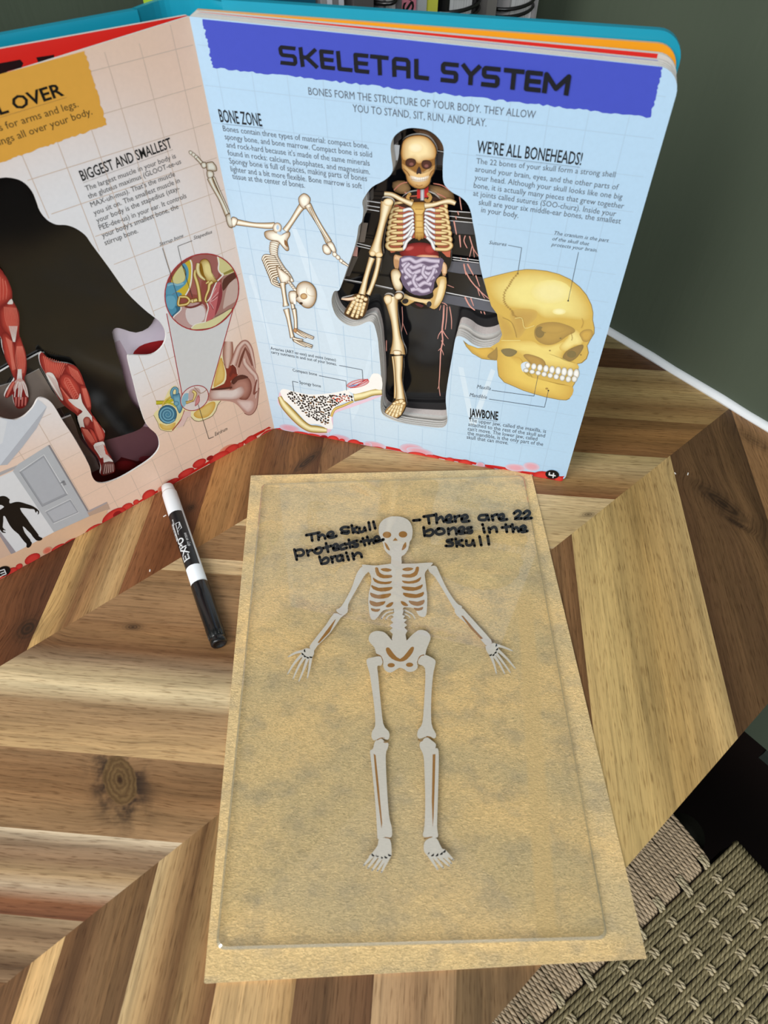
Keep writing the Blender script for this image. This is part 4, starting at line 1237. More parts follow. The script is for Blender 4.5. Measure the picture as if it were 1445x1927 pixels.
# ------------------------------------------------------------------ page lettering
INK = (70, 76, 84)
def write(mb, side, p0, p1, s, cap, col=INK, bold=0.0, shear=0.0, lift=0.00016):
    """one line of text whose baseline runs between two traced points of the page"""
    P = PR if side == 'R' else PL
    a, b = uv_of(p0, side), uv_of(p1, side)
    vs, fs, w = glyphs(s, bold, shear)
    sg = 1 if side == 'R' else -1
    dx, dy = b[0] - a[0], b[1] - a[1]
    L = math.hypot(dx, dy)
    c = uv_of((p0[0], p0[1] - cap), side)
    H = abs(c[1] - a[1])
    ex, ey = dx / L, dy / L
    nx, ny = (-ey, ex) if side == 'R' else (ey, -ex)
    kx = L / w
    V = [P(a[0] + x * kx * ex + y * H * nx, a[1] + x * kx * ey + y * H * ny, -lift) for x, y in vs]
    mb.faces(V, fs, lin(col, 0.9))
def paragraph(side, page, name, lines, cap, each=False, **kw):
    if each:
        for l in lines: paragraph(side, page, name, [l], cap, **kw)
        return
    mb = MB()
    for (p0, p1, s) in lines: write(mb, side, p0, p1, s, cap, **kw)
    return mb.build(name, M_PRINT, page)
GLY = {'S': [[(1, 1), (0.1, 1), (0, 0.9), (0, 0.6), (0.1, 0.5), (0.9, 0.5), (1, 0.4), (1, 0.1), (0.9, 0), (0, 0)]], 'K': [[(0, 0), (0, 1)], [(0, 0.5), (0.38, 0.5), (1, 1)], [(0.38, 0.5), (1, 0)]],
       'E': [[(1, 1), (0, 1), (0, 0), (1, 0)], [(0, 0.5), (0.92, 0.5)]], 'L': [[(0, 1), (0, 0), (1, 0)]], 'T': [[(0, 1), (1, 1)], [(0.5, 1), (0.5, 0)]],
       'A': [[(0, 0), (0, 0.88), (0.12, 1), (0.88, 1), (1, 0.88), (1, 0)], [(0, 0.46), (1, 0.46)]], 'Y': [[(0, 1), (0.5, 0.48), (1, 1)], [(0.5, 0.48), (0.5, 0)]],
       'M': [[(0, 0), (0, 1), (0.5, 0.2), (1, 1), (1, 0)]]}
# ------------------------------------------------------------------ right page artwork
def grid_lines(side, page, us, vs, col, hole_px):
    """thin printed squares; pieces that would cross the cutout are dropped"""
    P = PR if side == 'R' else PL
    H = HR if side == 'R' else HL
    def inside(u, v):
        c = False
        for i in range(len(H)):
            a, b = H[i - 1], H[i]
            if (a[1] > v) != (b[1] > v) and u < (b[0] - a[0]) * (v - a[1]) / (b[1] - a[1]) + a[0]: c = not c
        return c
    mb = MB(); w = 0.00017; c = lin(col, 0.9)
    for u in us:
        k = 0.004
        top_ = PH * (1 - 0.19 * u) - 0.0005 if side == 'L' else PH
        while k < top_ - 0.004:
            if not inside(u, k) and not inside(u, k + 0.004):
                mb.face([P(u - w, k, -3e-5), P(u + w, k, -3e-5), P(u + w, k + 0.004, -3e-5), P(u - w, k + 0.004, -3e-5)], [c] * 4)
            k += 0.004
    for v in vs:
        k = 0.001
        while k < PW - 0.006:
            if not inside(k, v) and not inside(k + 0.004, v) and (side == 'R' or v < PH * (1 - 0.19 * k) - 0.002):
                mb.face([P(k, v - w, -3.2e-5), P(k + 0.004, v - w, -3.2e-5), P(k + 0.004, v + w, -3.2e-5), P(k, v + w, -3.2e-5)], [c] * 4)
            k += 0.004
    return mb.build('printed_grid', M_PRINT, page)
grid_lines('R', right_page, [0.0088 + 0.01775 * i for i in range(12)], [0.2582 - 0.01752 * i for i in range(15)], (176, 204, 228), None)

def jag(p, q, n, amp, r):
    out = []
    dx, dy = q[0] - p[0], q[1] - p[1]
    L = math.hypot(dx, dy)
    for i in range(n):
        t = i / n
        o = r.uniform(-amp, amp) * (0 if i == 0 else 1)
        out.append((p[0] + dx * t - dy / L * o, p[1] + dy * t + dx / L * o))
    return out
jr = random.Random(5)
t = Pic(TR)
BL_ = (70, 84, 196)
t.poly(jag((381, 36), (400, 127), 26, 2.2, jr) + jag((400, 127), (1224, 221), 110, 2.0, jr) + jag((1224, 221), (1247, 126), 26, 2.2, jr) + [(1247, 123.5), (1000, 95.5), (700, 62.5)], BL_)
t.build('title_banner', right_page, None, 'torn edged blue violet title banner')
t = Pic(TR, 1.2e-4)
boxes = [('S', 523, 556), ('K', 561.6, 595), ('E', 600, 627.5), ('L', 632, 661), ('E', 664.5, 693), ('T', 696, 731), ('A', 737, 772), ('L', 779, 807.5), ('S', 829.5, 863), ('Y', 868.5, 905), ('S', 907, 942), ('T', 948, 987), ('E', 989, 1021.5), ('M', 1024, 1075)]
for ch, x0, x1 in boxes:
    sw = 7.4 + 1.8 * (x0 - 523) / 550
    def mp(u, v):
        xb0, xb1 = x0 + (4.5 - 9.5 * (x0 - 523) / 550), x1 + (4.5 - 9.5 * (x1 - 523) / 550)
        xb = xb0 + sw / 2 + (xb1 - xb0 - sw) * u; xt = x0 + sw / 2 + (x1 - x0 - sw) * u
        yb = 121.5 + (xb - 528) * 0.1085 - sw / 2; yt = 84.5 + (xt - 523) * 0.1005 + sw / 2
        return (xb + (xt - xb) * v, yb + (yt - yb) * v)
    for st in GLY[ch]:
        q = [mp(*p) for p in st]
        # square ends
        (ax, ay), (bx, by) = q[0], q[1]; L = math.hypot(ax - bx, ay - by); q[0] = (ax + (ax - bx) / L * sw / 2, ay + (ay - by) / L * sw / 2)
        (ax, ay), (bx, by) = q[-1], q[-2]; L = math.hypot(ax - bx, ay - by); q[-1] = (ax + (ax - bx) / L * sw / 2, ay + (ay - by) / L * sw / 2)
        for a, b in zip(q, q[1:]): t.line([a, b], sw, (22, 24, 32))
        for a in q[1:-1]: t.ell(a[0], a[1], sw / 2, sw / 2, (22, 24, 32), n=10)
t.build('title_lettering', right_page, None, 'black block letters SKELETAL SYSTEM')

paragraph('R', right_page, 'subtitle_lettering', [((581, 178), (1007, 223), 'BONES FORM THE STRUCTURE OF YOUR BODY. THEY ALLOW'), ((664, 210), (915, 238), 'YOU TO STAND, SIT, RUN, AND PLAY.')], 14, col=(98, 106, 118))
paragraph('R', right_page, 'heading_lettering', [((415, 229), (494, 237.5), 'BONE ZONE'), ((897, 287), (1093, 310.5), "WE'RE ALL BONEHEADS!")], 23, each=True, col=(34, 38, 44), bold=0.012)
paragraph('R', right_page, 'heading_lettering', [((883, 783.5), (937, 790), 'JAWBONE')], 15, col=(18, 20, 24), bold=0.03)
for a, b in (((418, 233), (496, 241)), ((896, 291.5), (1092, 315)), ((882, 786), (936, 793))):
    t = Pic(TR, 1e-4); n = int((b[0] - a[0]) / 2.6)
    for i in range(n): t.line([(a[0] + (b[0] - a[0]) * i / n, a[1] + (b[1] - a[1]) * i / n), (a[0] + (b[0] - a[0]) * (i + 0.55) / n, a[1] + (b[1] - a[1]) * (i + 0.55) / n)], 1.0, (90, 100, 112))
    t.build('dotted_rule', right_page)
paragraph('R', right_page, 'printed_paragraph', [
    ((420.4, 246.4), (693.5, 279.6), 'Bones contain three types of material: compact bone,'), ((423.7, 261.6), (700, 296), 'spongy bone, and bone marrow. Compact bone is solid'),
    ((426.8, 277), (695.7, 312), "and rock-hard because it's made of the same minerals"), ((429.3, 292), (696, 328), 'found in rocks: calcium, phosphates, and magnesium.'),
    ((432.3, 307.2), (690.7, 341), 'Spongy bone is full of spaces, making parts of bones'), ((435, 322.5), (681, 355), 'lighter and a bit more flexible. Bone marrow is soft'),
    ((438, 336.3), (574, 353.5), 'tissue at the center of bones.')], 10.5, col=(100, 108, 118))
paragraph('R', right_page, 'printed_paragraph', [
    ((896, 307.5), (1157, 333.5), 'The 22 bones of your skull form a strong shell'), ((893.6, 322.5), (1162.6, 357), 'around your brain, eyes, and the other parts of'),
    ((892.8, 338), (1170, 375), 'your head. Although your skull looks like one big'), ((891, 353), (1173, 392.5), 'bone, it is actually many pieces that grew together'),
    ((890, 368), (1158, 407), 'at joints called sutures (SOO-churz). Inside your'), ((900.5, 385), (1167, 421), 'skull are your six middle-ear bones, the smallest'), ((905, 399), (975, 410), 'in your body.')], 10.5, col=(100, 108, 118))
paragraph('R', right_page, 'printed_paragraph', [
    ((882, 790.6 + 2), (1027, 812.5 + 2), 'The upper jaw, called the maxilla, is'), ((881, 801), (1025, 823), 'attached to the rest of the skull and'), ((880, 809.5), (1010.5, 829), "can't move. The lower jaw, called"),
    ((879.5, 817.5), (1021.4, 839), 'the mandible, is the only part of the'), ((878, 825.3), (956, 836.5), 'skull that can move.')], 6.8, col=(78, 84, 92))
paragraph('R', right_page, 'caption_lettering', [((920, 459), (953, 463), 'Sutures'), ((1042.5, 441), (1145, 455.5), 'The cranium is the part'), ((1039, 451.7), (1108, 462), 'of the skull that'), ((1037, 462.5), (1123.4, 474), 'protects your brain.'),
    ((897, 730.3), (923, 734), 'Maxilla'), ((883.4, 745.7), (916, 750.5), 'Mandible')], 6.8, each=True, col=(80, 88, 98), shear=0.25)
paragraph('R', right_page, 'caption_lettering', [((509.5, 657.4), (632, 680), 'Arteries (ART-er-eez) and veins (vanes)'), ((510.5, 664.5), (634, 688), 'carry nutrients in and out of your bones.'), ((551, 698.5), (596.7, 707), 'Compact bone'), ((564, 721.7), (604, 729), 'Spongy bone')], 5.4, each=True, col=(52, 60, 70))
for p in ([(956, 461.5), (981.5, 466.3), (974, 515)], [(1088.4, 474.5), (1069, 566)], [(925, 734.6), (1004.6, 745.5), (1017.5, 680)], [(919.7, 751), (1024.5, 766.5), (1031.8, 735)],
          [(638, 687.7), (681.4, 696), (683, 717.6)], [(600, 707), (651, 717), (652, 735)], [(561, 719.8), (550.2, 717.6), (553, 738)]):
    t = Pic(TR, 2.2e-4)
    for a, b in zip(p, p[1:]): t.line([a, b], 0.9, (70, 78, 88))
    if p[0][0] > 800: t.ell(p[-1][0], p[-1][1], 1.6, 1.6, (50, 50, 50), n=8)
    t.build('leader_line', right_page)

# red blood cells along the foot of the page
def cells(trace, items, name, page, band, bandcol):
    t = Pic(trace, 4e-5)
    for p in band: t.poly(p, bandcol, 0)
    for (x, y, rx, ry, rot, c) in items:
        if c == 'p': t.ell(x, y, rx, ry, (206, 206, 226) if name_is_r else (240, 170, 140), (226, 168, 182) if name_is_r else (236, 120, 96), rot)
        elif c == 'd': t.ell(x, y, rx, ry, (168, 26, 32), (150, 22, 28), rot)
        else: t.ell(x, y, rx, ry, (196, 34, 34), (226, 66, 58), rot)
    return t.build(name, page)
name_is_r = True
def R_bottom(x): return 808.5 + (x - 516) * 0.1765
its = [(545, 806, 20, 7, 0.2, 'p'), (600, 822, 30, 9, 0.2, 'p'), (640, 825, 20, 7, 0.2, 'p'), (705, 838, 22, 7, 0.2, 'p'), (775, 845, 24, 10, 0.15, 'p'), (790, 850, 26, 7, 0.2, 'p'), (970, 880, 20, 7, 0.1, 'p'), (1000, 878, 16, 8, 0.15, 'p')]
its += [(527, 812, 12, 4.5, 0.2, 'r'), (549, 814.5, 3, 2, 0, 'd'), (568, 818, 18, 5.5, 0.18, 'r'), (590, 822, 17, 5.5, 0.18, 'r'), (609, 824, 8, 5, 0, 'd'), (627, 826.5, 11, 6.5, 0.2, 'r'), (643, 830, 6, 4.5, 0.1, 'r'), (666, 835, 12.5, 8, 0.15, 'r'), (692, 837, 8, 5.5, 0.2, 'p'),
        (712, 846, 14, 5, 0.18, 'r'), (735, 851, 16, 4, 0.18, 'r'), (749, 854.5, 3, 2, 0, 'd'), (762, 855, 10, 4, 0.15, 'r'), (785, 856, 18, 5, 0.15, 'r'), (812, 861, 14, 5, 0.15, 'r'), (846, 866, 9, 5, 0.1, 'r'), (875, 873, 13.5, 8, 0.15, 'r'), (904, 875, 8.5, 5.5, 0.15, 'p'), (920, 885, 16, 6, 0.15, 'r'), (945, 890, 14, 5, 0.15, 'r'),
        (965, 892, 3, 2, 0, 'd'), (985, 895, 17, 5.5, 0.12, 'r'), (1022, 897, 20, 10, 0.1, 'r'), (1050, 901, 10, 5, 0.1, 'r'), (1036, 902, 9, 4, 0.1, 'd')]
strip = [(517, 809)] + [(x, R_bottom(x) - 4 - 2.0 * abs(math.sin(x * 0.045))) for x in range(530, 1050, 8)] + [(1062, 896), (1058, 901), (1045, 903.5)] + [(x, R_bottom(x) - 0.6) for x in range(1040, 516, -20)]
cells(TR, its, 'blood_cell_border', right_page, [strip], (204, 40, 40))
t = Pic(TR, 7e-4)
t.ell(1039, 893, 13, 8.2, (14, 14, 15), rot=0.1)
for p in ([(1034, 889.5), (1033, 893.6), (1044.5, 895.4)], [(1041.5, 891), (1040.5, 898.5)]):
    for a, b in zip(p, p[1:]): t.line([a, b], 2.4, (235, 238, 240), 0, True)
t.build('page_number', right_page, None, 'white numeral 4 in a black oval')

# faint V bands, slightly paler than the page
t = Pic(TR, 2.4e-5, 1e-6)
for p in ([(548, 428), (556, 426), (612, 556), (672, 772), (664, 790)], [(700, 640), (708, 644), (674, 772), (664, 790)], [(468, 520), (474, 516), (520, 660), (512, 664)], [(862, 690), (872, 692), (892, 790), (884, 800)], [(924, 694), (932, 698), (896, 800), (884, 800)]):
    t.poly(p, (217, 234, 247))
t.build('pale_v_bands', right_page)
# handstand skeleton
t = Pic(TR, 1.5e-4, 3e-6)
t.at(350, 250, 4.129)
ED, MD, OU = (160, 122, 74), (255, 250, 236), (66, 50, 34)
def bn(p, w, o=OU): t.bone(p, w, ED, MD, o, 4, 3.0)
def bb(p, e=ED, m=MD, s=3): t.blob(p, e, m, s, outline=OU, ow=3.0)
# left leg (reaches over the fold onto the other page: only the part on this page is printed here)
bn([(352, 692), (395, 695), (520, 715), (640, 722), (688, 716)], [52, 44, 34, 44, 40])
bb([(360, 655), (400, 672), (385, 720), (362, 730), (350, 700)])
bb([(610, 775), (640, 760), (690, 760), (740, 790), (775, 775), (802, 770), (805, 800), (785, 840), (798, 905), (780, 915), (755, 890), (715, 845), (660, 835), (620, 815)])
t.ell(708, 738, 34, 40, ED, MD, outline=OU); t.ell(712, 735, 12, 20, (190, 212, 232))
t.ell(728, 780, 22, 12, (190, 212, 232), rot=0.3)
t.poly([(765, 830), (785, 850), (790, 890), (765, 865)], (140, 100, 60), 2)
bn([(930, 540), (885, 590), (820, 690), (770, 760)], [66, 46, 36, 44])
bb([(875, 510), (895, 482), (920, 472), (950, 490), (965, 520), (945, 575), (915, 590), (885, 560)])
bn([(945, 560), (985, 630), (1050, 740), (1110, 850)], [52, 36, 30, 48])
bn([(960, 580), (1010, 690), (1075, 800), (1100, 840)], [10, 9, 8, 10])
bb([(1062, 880), (1085, 868), (1120, 900), (1125, 935), (1095, 945), (1068, 925)])
bb([(1095, 855), (1135, 850), (1165, 915), (1150, 935), (1120, 900)])
for p, r in (((1155, 945), 16), ((1180, 968), 15), ((1205, 995), 13)): t.ell(p[0], p[1], r * 1.3, r, ED, MD, 0.8, outline=OU)
bn([(1215, 1005), (1240, 1020), (1262, 1036)], [20, 15, 8])
sp = spline([(690, 855, 0), (680, 900, 0), (685, 950, 0), (715, 1000, 0), (750, 1050, 0), (790, 1095, 0), (815, 1140, 0)], 3)
for i, p in enumerate(sp): t.ell(p[0], p[1], 38 - i * 0.7, 13, ED, MD, 0.15 + i * 0.035, outline=OU)
for i in range(10):
    f = i / 9
    a = (690 + 75 * f, 965 + 130 * f); b = (610 + 60 * f, 955 + 175 * f); c = (598 + 75 * f, 990 + 180 * f); d = (640 + 95 * f, 1010 + 190 * f)
    bn([a, ((a[0] + b[0]) / 2, (a[1] + b[1]) / 2 - 4), b, c, d], [12, 15, 15, 14, 10])
bb([(702, 1035), (735, 1060), (800, 1110), (808, 1150), (785, 1170), (750, 1180), (725, 1130)])
for i in range(5): t.ell(805 + 11 * i, 1165 + 14 * i, 22, 9, ED, MD, 0.6, outline=OU)
bn([(820, 1310), (828, 1340), (832, 1365)], [26, 22, 26]); bn([(838, 1370), (850, 1450), (852, 1530)], [30, 22, 22])
bb([(800, 1240), (850, 1232), (860, 1265), (850, 1320), (810, 1318)])
bb([(860, 1200), (880, 1170), (920, 1155), (970, 1170), (1005, 1215), (1012, 1275), (995, 1330), (960, 1360), (920, 1355), (890, 1330), (865, 1310), (850, 1290), (870, 1270), (858, 1240)])
t.ell(915, 1270, 28, 24, (150, 105, 60), (215, 180, 130)); t.ell(893, 1325, 14, 10, (70, 50, 35)); t.poly([(832, 1290), (852, 1280), (856, 1330), (836, 1330)], (250, 250, 245))
t.line([(940, 1200), (935, 1240), (960, 1265), (1005, 1270)], 3, (200, 170, 120), 3)
bn([(748, 1165), (755, 1210), (768, 1300), (775, 1345)], [46, 30, 28, 44])
bn([(778, 1370), (795, 1440), (812, 1530), (825, 1590)], [42, 28, 24, 30])
for (a, b) in (((832, 1600), (980, 1655)), ((835, 1605), (975, 1668)), ((840, 1612), (930, 1660)), ((830, 1595), (905, 1610))): bn([a, ((a[0] + b[0]) / 2, (a[1] + b[1]) / 2 + 3), b], [18, 14, 8])
for (a, b) in (((852, 1530), (990, 1590)), ((855, 1540), (985, 1600)), ((855, 1545), (930, 1590))): bn([a, ((a[0] + b[0]) / 2, (a[1] + b[1]) / 2 + 3), b], [18, 13, 8], (90, 60, 40))
t.ell(848, 1535, 16, 18, (130, 80, 45), (200, 150, 100))
t.build('handstand_skeleton_illustration', right_page, None, 'skeleton doing a handstand')

# cut bone
t = Pic(TR, 1.5e-4, 3e-6)
t.at(480, 620, 4.8167)
t.poly([(205, 660), (215, 600), (225, 570), (260, 640), (340, 730), (430, 830), (500, 880), (570, 890), (690, 908), (650, 940), (560, 950), (470, 925), (400, 885), (320, 810), (260, 740)], (240, 200, 214), 3)
t.poly([(640, 900), (680, 800), (700, 740), (800, 700), (900, 665), (1100, 600), (1150, 600), (1000, 660), (860, 710), (740, 750), (705, 790), (705, 890)], (238, 205, 222), 2)
G0, G1 = (150, 112, 20), (250, 240, 190)
t.bone([(222, 610), (260, 680), (340, 770), (420, 850), (490, 895), (560, 905), (650, 915)], [30, 62, 72, 66, 60, 62, 40], G0, G1, (120, 90, 30), 4, 2)
WB = (252, 250, 246)
t.poly([(228, 570), (240, 545), (270, 540), (350, 560), (480, 588), (600, 585), (720, 572), (800, 555), (830, 550), (880, 600), (895, 640), (800, 662), (720, 710), (695, 760), (692, 820), (706, 880), (695, 905), (640, 895), (600, 870), (560, 860), (530, 858), (480, 852), (420, 790), (330, 695), (262, 640)], WB, 2)
t.bone([(690, 790), (720, 725), (800, 690), (890, 650)], [22, 24, 22, 20], G0, (232, 205, 120), None, 4)
t.bone([(895, 610), (980, 595), (1060, 570), (1148, 562)], [84, 72, 62, 58], G0, G1, (120, 90, 30), 4, 2)
t.poly([(820, 552), (900, 528), (985, 500), (1030, 460), (1060, 405), (1090, 398), (1125, 405), (1148, 440), (1150, 545), (1090, 540), (1000, 562), (905, 585), (870, 570)], WB, 2)
t.ell(932, 490, 104, 34, (214, 120, 120), (226, 214, 220), -0.22, outline=(190, 70, 70), ow=1.5)
for p, c in (([(850, 520), (900, 490), (960, 470), (1020, 450)], (200, 40, 46)), ([(860, 530), (930, 510), (1000, 475), (1025, 455)], (200, 40, 46)), ([(870, 505), (930, 500), (980, 470)], (110, 140, 190)), ([(900, 525), (950, 490), (1000, 460)], (200, 50, 50)), ([(845, 510), (880, 515), (930, 500)], (120, 150, 200))): t.line(p, 7, c, 3)
sr = random.Random(21)
region = [(285, 590), (320, 565), (400, 590), (520, 612), (640, 605), (720, 595), (810, 585), (870, 600), (885, 640), (790, 650), (700, 700), (672, 760), (660, 850), (620, 860), (570, 825), (480, 790), (420, 730), (340, 650)]
def inpoly(x, y, H):
    c = False
    for i in range(len(H)):
        a, b = H[i - 1], H[i]
        if (a[1] > y) != (b[1] > y) and x < (b[0] - a[0]) * (y - a[1]) / (b[1] - a[1]) + a[0]: c = not c
    return c
pts = []
while len(pts) < 165:
    x, y = sr.uniform(280, 890), sr.uniform(560, 870)
    if inpoly(x, y, region) and all((x - a) ** 2 + (y - b) ** 2 > 330 for a, b in pts): pts.append((x, y))
for x, y in pts:
    c = (44, 32, 24) if sr.random() < 0.85 else (120, 80, 40)
    if x > 690 and y < 660: c = sr.choice([(150, 60, 40), (60, 70, 90), (44, 32, 24), (200, 70, 40)])
    t.ell(x, y, sr.uniform(8, 14), sr.uniform(5, 9), c, rot=sr.uniform(-0.3, 1.6), n=9)
t.build('cut_bone_illustration', right_page, None, 'cut open bone showing spongy bone')

# large side-view skull
t = Pic(TR, 1.5e-4, 4e-6)
t.tint = ((232, 214, 140), 0.24)
t.at(860, 420, 3.853)
SE, SM = (196, 146, 46), (246, 224, 128)
t.poly([(190, 402), (250, 386), (330, 366), (420, 345), (500, 333), (560, 335), (650, 345), (740, 368), (820, 405), (890, 460), (940, 520), (975, 590), (988, 650), (985, 700), (998, 760), (996, 800), (965, 850), (945, 890), (955, 940), (940, 985), (905, 1015), (872, 1022), (880, 1060), (885, 1090), (865, 1140), (850, 1170), (835, 1195), (826, 1240), (815, 1275), (790, 1285), (740, 1282), (640, 1262), (560, 1240), (480, 1215), (400, 1180), (340, 1155), (300, 1110), (292, 1060), (290, 995), (215, 990), (180, 985), (110, 945), (65, 895), (42, 848), (80, 880), (150, 906), (240, 900), (305, 860), (330, 800), (322, 740), (290, 660), (248, 600), (215, 500)], (120, 84, 30), 0)
t.poly([(194, 405), (330, 370), (420, 349), (500, 338), (560, 340), (650, 350), (740, 373), (818, 410), (886, 464), (936, 524), (970, 592), (983, 650), (980, 700), (992, 760), (990, 798), (960, 848), (940, 890), (949, 940), (934, 981), (900, 1010), (866, 1018), (874, 1060), (878, 1090), (859, 1138), (845, 1168), (829, 1195), (820, 1238), (809, 1270), (788, 1280), (740, 1277), (640, 1257), (560, 1235), (480, 1210), (402, 1175), (343, 1150), (305, 1107), (297, 1060), (295, 990), (218, 986), (182, 981), (112, 941), (70, 895), (60, 875), (150, 906), (240, 900), (305, 860), (330, 800), (322, 740), (290, 660), (248, 600), (217, 500)], (214, 172, 68), 0)
def sk(p, e, m, **k): t.blob(p, e, m, 3, **k)
sk([(240, 430), (330, 385), (440, 360), (560, 350), (680, 365), (790, 410), (870, 470), (930, 550), (965, 630), (950, 700), (860, 700), (760, 690), (640, 690), (560, 640), (440, 620), (340, 600), (280, 560), (240, 500)], (216, 176, 74), (250, 236, 150))
t.ell(680, 500, 150, 90, (248, 232, 146), (253, 243, 176)); t.ell(740, 640, 50, 24, (250, 236, 156), (254, 246, 190))
sk([(385, 645), (450, 622), (540, 625), (582, 645), (572, 690), (520, 740), (480, 800), (440, 835), (410, 790), (395, 720)], (206, 164, 74), (190, 144, 62))
sk([(290, 660), (350, 690), (400, 760), (420, 830), (340, 850), (325, 800)], (208, 166, 66), (196, 150, 60))
sk([(300, 900), (340, 850), (440, 850), (540, 850), (600, 880), (700, 880), (800, 850), (860, 880), (780, 930), (765, 985), (830, 1010), (870, 1020), (870, 1060), (700, 1050), (560, 1020), (470, 960), (400, 920)], (216, 172, 70), (246, 222, 128))
sk([(820, 790), (870, 775), (915, 840), (900, 880), (850, 890), (780, 930), (740, 900), (800, 830)], (220, 180, 80), (250, 232, 150))
sk([(290, 920), (380, 960), (460, 980), (475, 1060), (520, 1110), (640, 1140), (740, 1170), (840, 1190), (820, 1265), (740, 1275), (560, 1230), (400, 1170), (310, 1105)], (206, 156, 50), (238, 202, 92))
sk([(60, 880), (150, 908), (250, 905), (270, 940), (210, 985), (120, 940)], (186, 134, 36), (226, 178, 66))
sk([(220, 960), (270, 920), (290, 900), (290, 990), (240, 985)], (120, 80, 30), (150, 105, 40))
sk([(560, 790), (580, 745), (640, 722), (720, 720), (790, 738), (842, 762), (852, 788), (800, 815), (740, 858), (680, 880), (622, 874), (575, 842)], (150, 106, 40), (178, 134, 54), outline=(120, 84, 36))
t.ell(600, 790, 34, 42, (84, 52, 22), (96, 60, 26)); t.ell(640, 792, 6, 5, (40, 26, 12)); t.ell(750, 835, 8, 5, (70, 44, 20)); t.ell(700, 770, 90, 30, (168, 124, 48), (182, 138, 58))
sk([(888, 802), (920, 775), (965, 770), (985, 790), (975, 830), (945, 860), (912, 855), (898, 830)], (150, 106, 40), (206, 158, 60))
sk([(765, 972), (790, 930), (850, 897), (906, 880), (916, 900), (895, 940), (862, 980), (820, 1003), (782, 988)], (96, 58, 24), (120, 76, 32)); t.ell(830, 950, 34, 26, (60, 36, 22), (70, 42, 26))
sk([(318, 920), (380, 908), (436, 930), (400, 965), (350, 962)], (70, 56, 46), (84, 66, 56))
sk([(480, 960), (520, 950), (620, 985), (640, 1040), (560, 1040), (520, 1005)], (130, 84, 34), (176, 128, 52))
sk([(462, 1030), (480, 1010), (512, 1005), (530, 1030), (500, 1070), (475, 1075)], (210, 226, 240), (222, 234, 244))
for i in range(9):
    f = i / 8
    x, y = 512 + 352 * f, 1030 + 62 * f ** 0.9
    t.ell(x, y, 19 + 3 * f, 22 + 14 * f, (176, 172, 160), (253, 253, 250), 0.1, outline=(130, 110, 80), ow=1)
for i in range(9):
    f = i / 8
    x, y = 500 + 350 * f, 1068 + 72 * f - (10 if i == 8 else 0)
    t.ell(x, y, 20, 15 + 9 * (f if f < 0.8 else 0.9), (170, 166, 156), (246, 246, 242), 0.1, outline=(130, 110, 80), ow=1)
t.ell(650, 1200, 10, 7, (150, 104, 34)); t.ell(672, 924, 6, 5, (120, 80, 30)); t.ell(897, 955, 6, 5, (110, 72, 28))
SU = [(440, 365), (400, 410), (378, 450), (345, 500), (340, 560), (360, 600), (400, 640), (410, 670), (470, 695)]
t.line(SU, 3, (150, 108, 40), 4)
for i, p in enumerate(spline([(a, b, 0) for a, b in SU], 6)): t.ell(p[0] + (6 if i % 2 else -6), p[1], 5, 3, (160, 116, 44), n=6)
t.line([(330, 685), (390, 715), (420, 780), (430, 830)], 3, (140, 98, 36), 3); t.line([(905, 690), (915, 725), (900, 760)], 3, (170, 124, 50), 3); t.line([(825, 790), (835, 830), (830, 850)], 3, (150, 106, 40), 3)
t.line([(420, 690), (470, 690), (490, 760), (560, 742)], 5, (244, 224, 140), 3); t.line([(320, 850), (420, 850), (460, 850)], 6, (246, 226, 140), 3)
t.build('large_skull_illustration', right_page, None, 'large yellow skull in side view')

# ---- the layered figure inside the cutout
def fig_board(name, px_loop, d, mat, edge, th=0.0012, o=(0, 0, 1)):
    f = Pic(TR).at(*o).px
    lp = [uv_of(f((p[0], p[1])), 'R', d) for p in spline([(x, y, 0) for x, y in px_loop], 3, True)]
    mb = MB()
    slab(mb, [lp], lambda p: PR(p[0], p[1], d), lambda p: PR(p[0], p[1], d + th), lin((22, 21, 22)), lin(edge))
    return mb.build(name, mat, book)
A1, A2 = (620, 230, 4.25), (620, 500, 4.25)
t = Pic(tracer('R', 0.0092), 0, 6e-6)
tk = Pic(tracer('R', 0.0092), 0, 6e-6)
t.at(*A1); tk.at(*A1)
K1, K2, K3, WH = (22, 22, 25), (66, 67, 72), (92, 94, 104), (226, 226, 228)
t.poly([(945, 790), (1145, 808), (1168, 902), (945, 885)], K2); t.poly([(925, 1105), (1200, 1132), (1216, 1220), (930, 1205)], K3)
t.poly([(925, 700), (1120, 715), (1145, 806), (945, 790)], K1); t.poly([(945, 885), (1168, 905), (1192, 1080), (985, 1055)], K1)
for a, b in (((925, 708), (1128, 722)), ((930, 748), (1145, 772)), ((932, 784), (1147, 804)), ((985, 1080), (1195, 1106)), ((985, 1098), (1196, 1126)), ((848, 226), (914, 238))): t.line([a, b], 6, WH)
t.poly([(500, 176), (562, 184), (556, 250), (545, 306), (500, 300), (496, 240)], (226, 230, 234)); t.poly([(505, 306), (548, 306), (520, 380), (505, 400)], (120, 116, 110))
t.poly([(840, 240), (908, 246), (905, 345), (842, 340)], (70, 68, 70))
t.poly([(575, 130), (530, 170), (500, 200), (520, 110), (570, 72)], (70, 66, 66))
t.poly([(665, 58), (760, 55), (850, 110), (905, 180), (915, 222), (855, 212), (800, 140), (730, 100)], (104, 78, 58), 2); t.line([(720, 75), (780, 90), (830, 140)], 10, (140, 108, 84), 3)
for p in ([(505, 480), (600, 468), (650, 530), (610, 575), (520, 556)], [(800, 500), (960, 540), (996, 592), (985, 625), (880, 622), (790, 580)]): t.blob(p, (84, 62, 38), (150, 118, 80), 2)
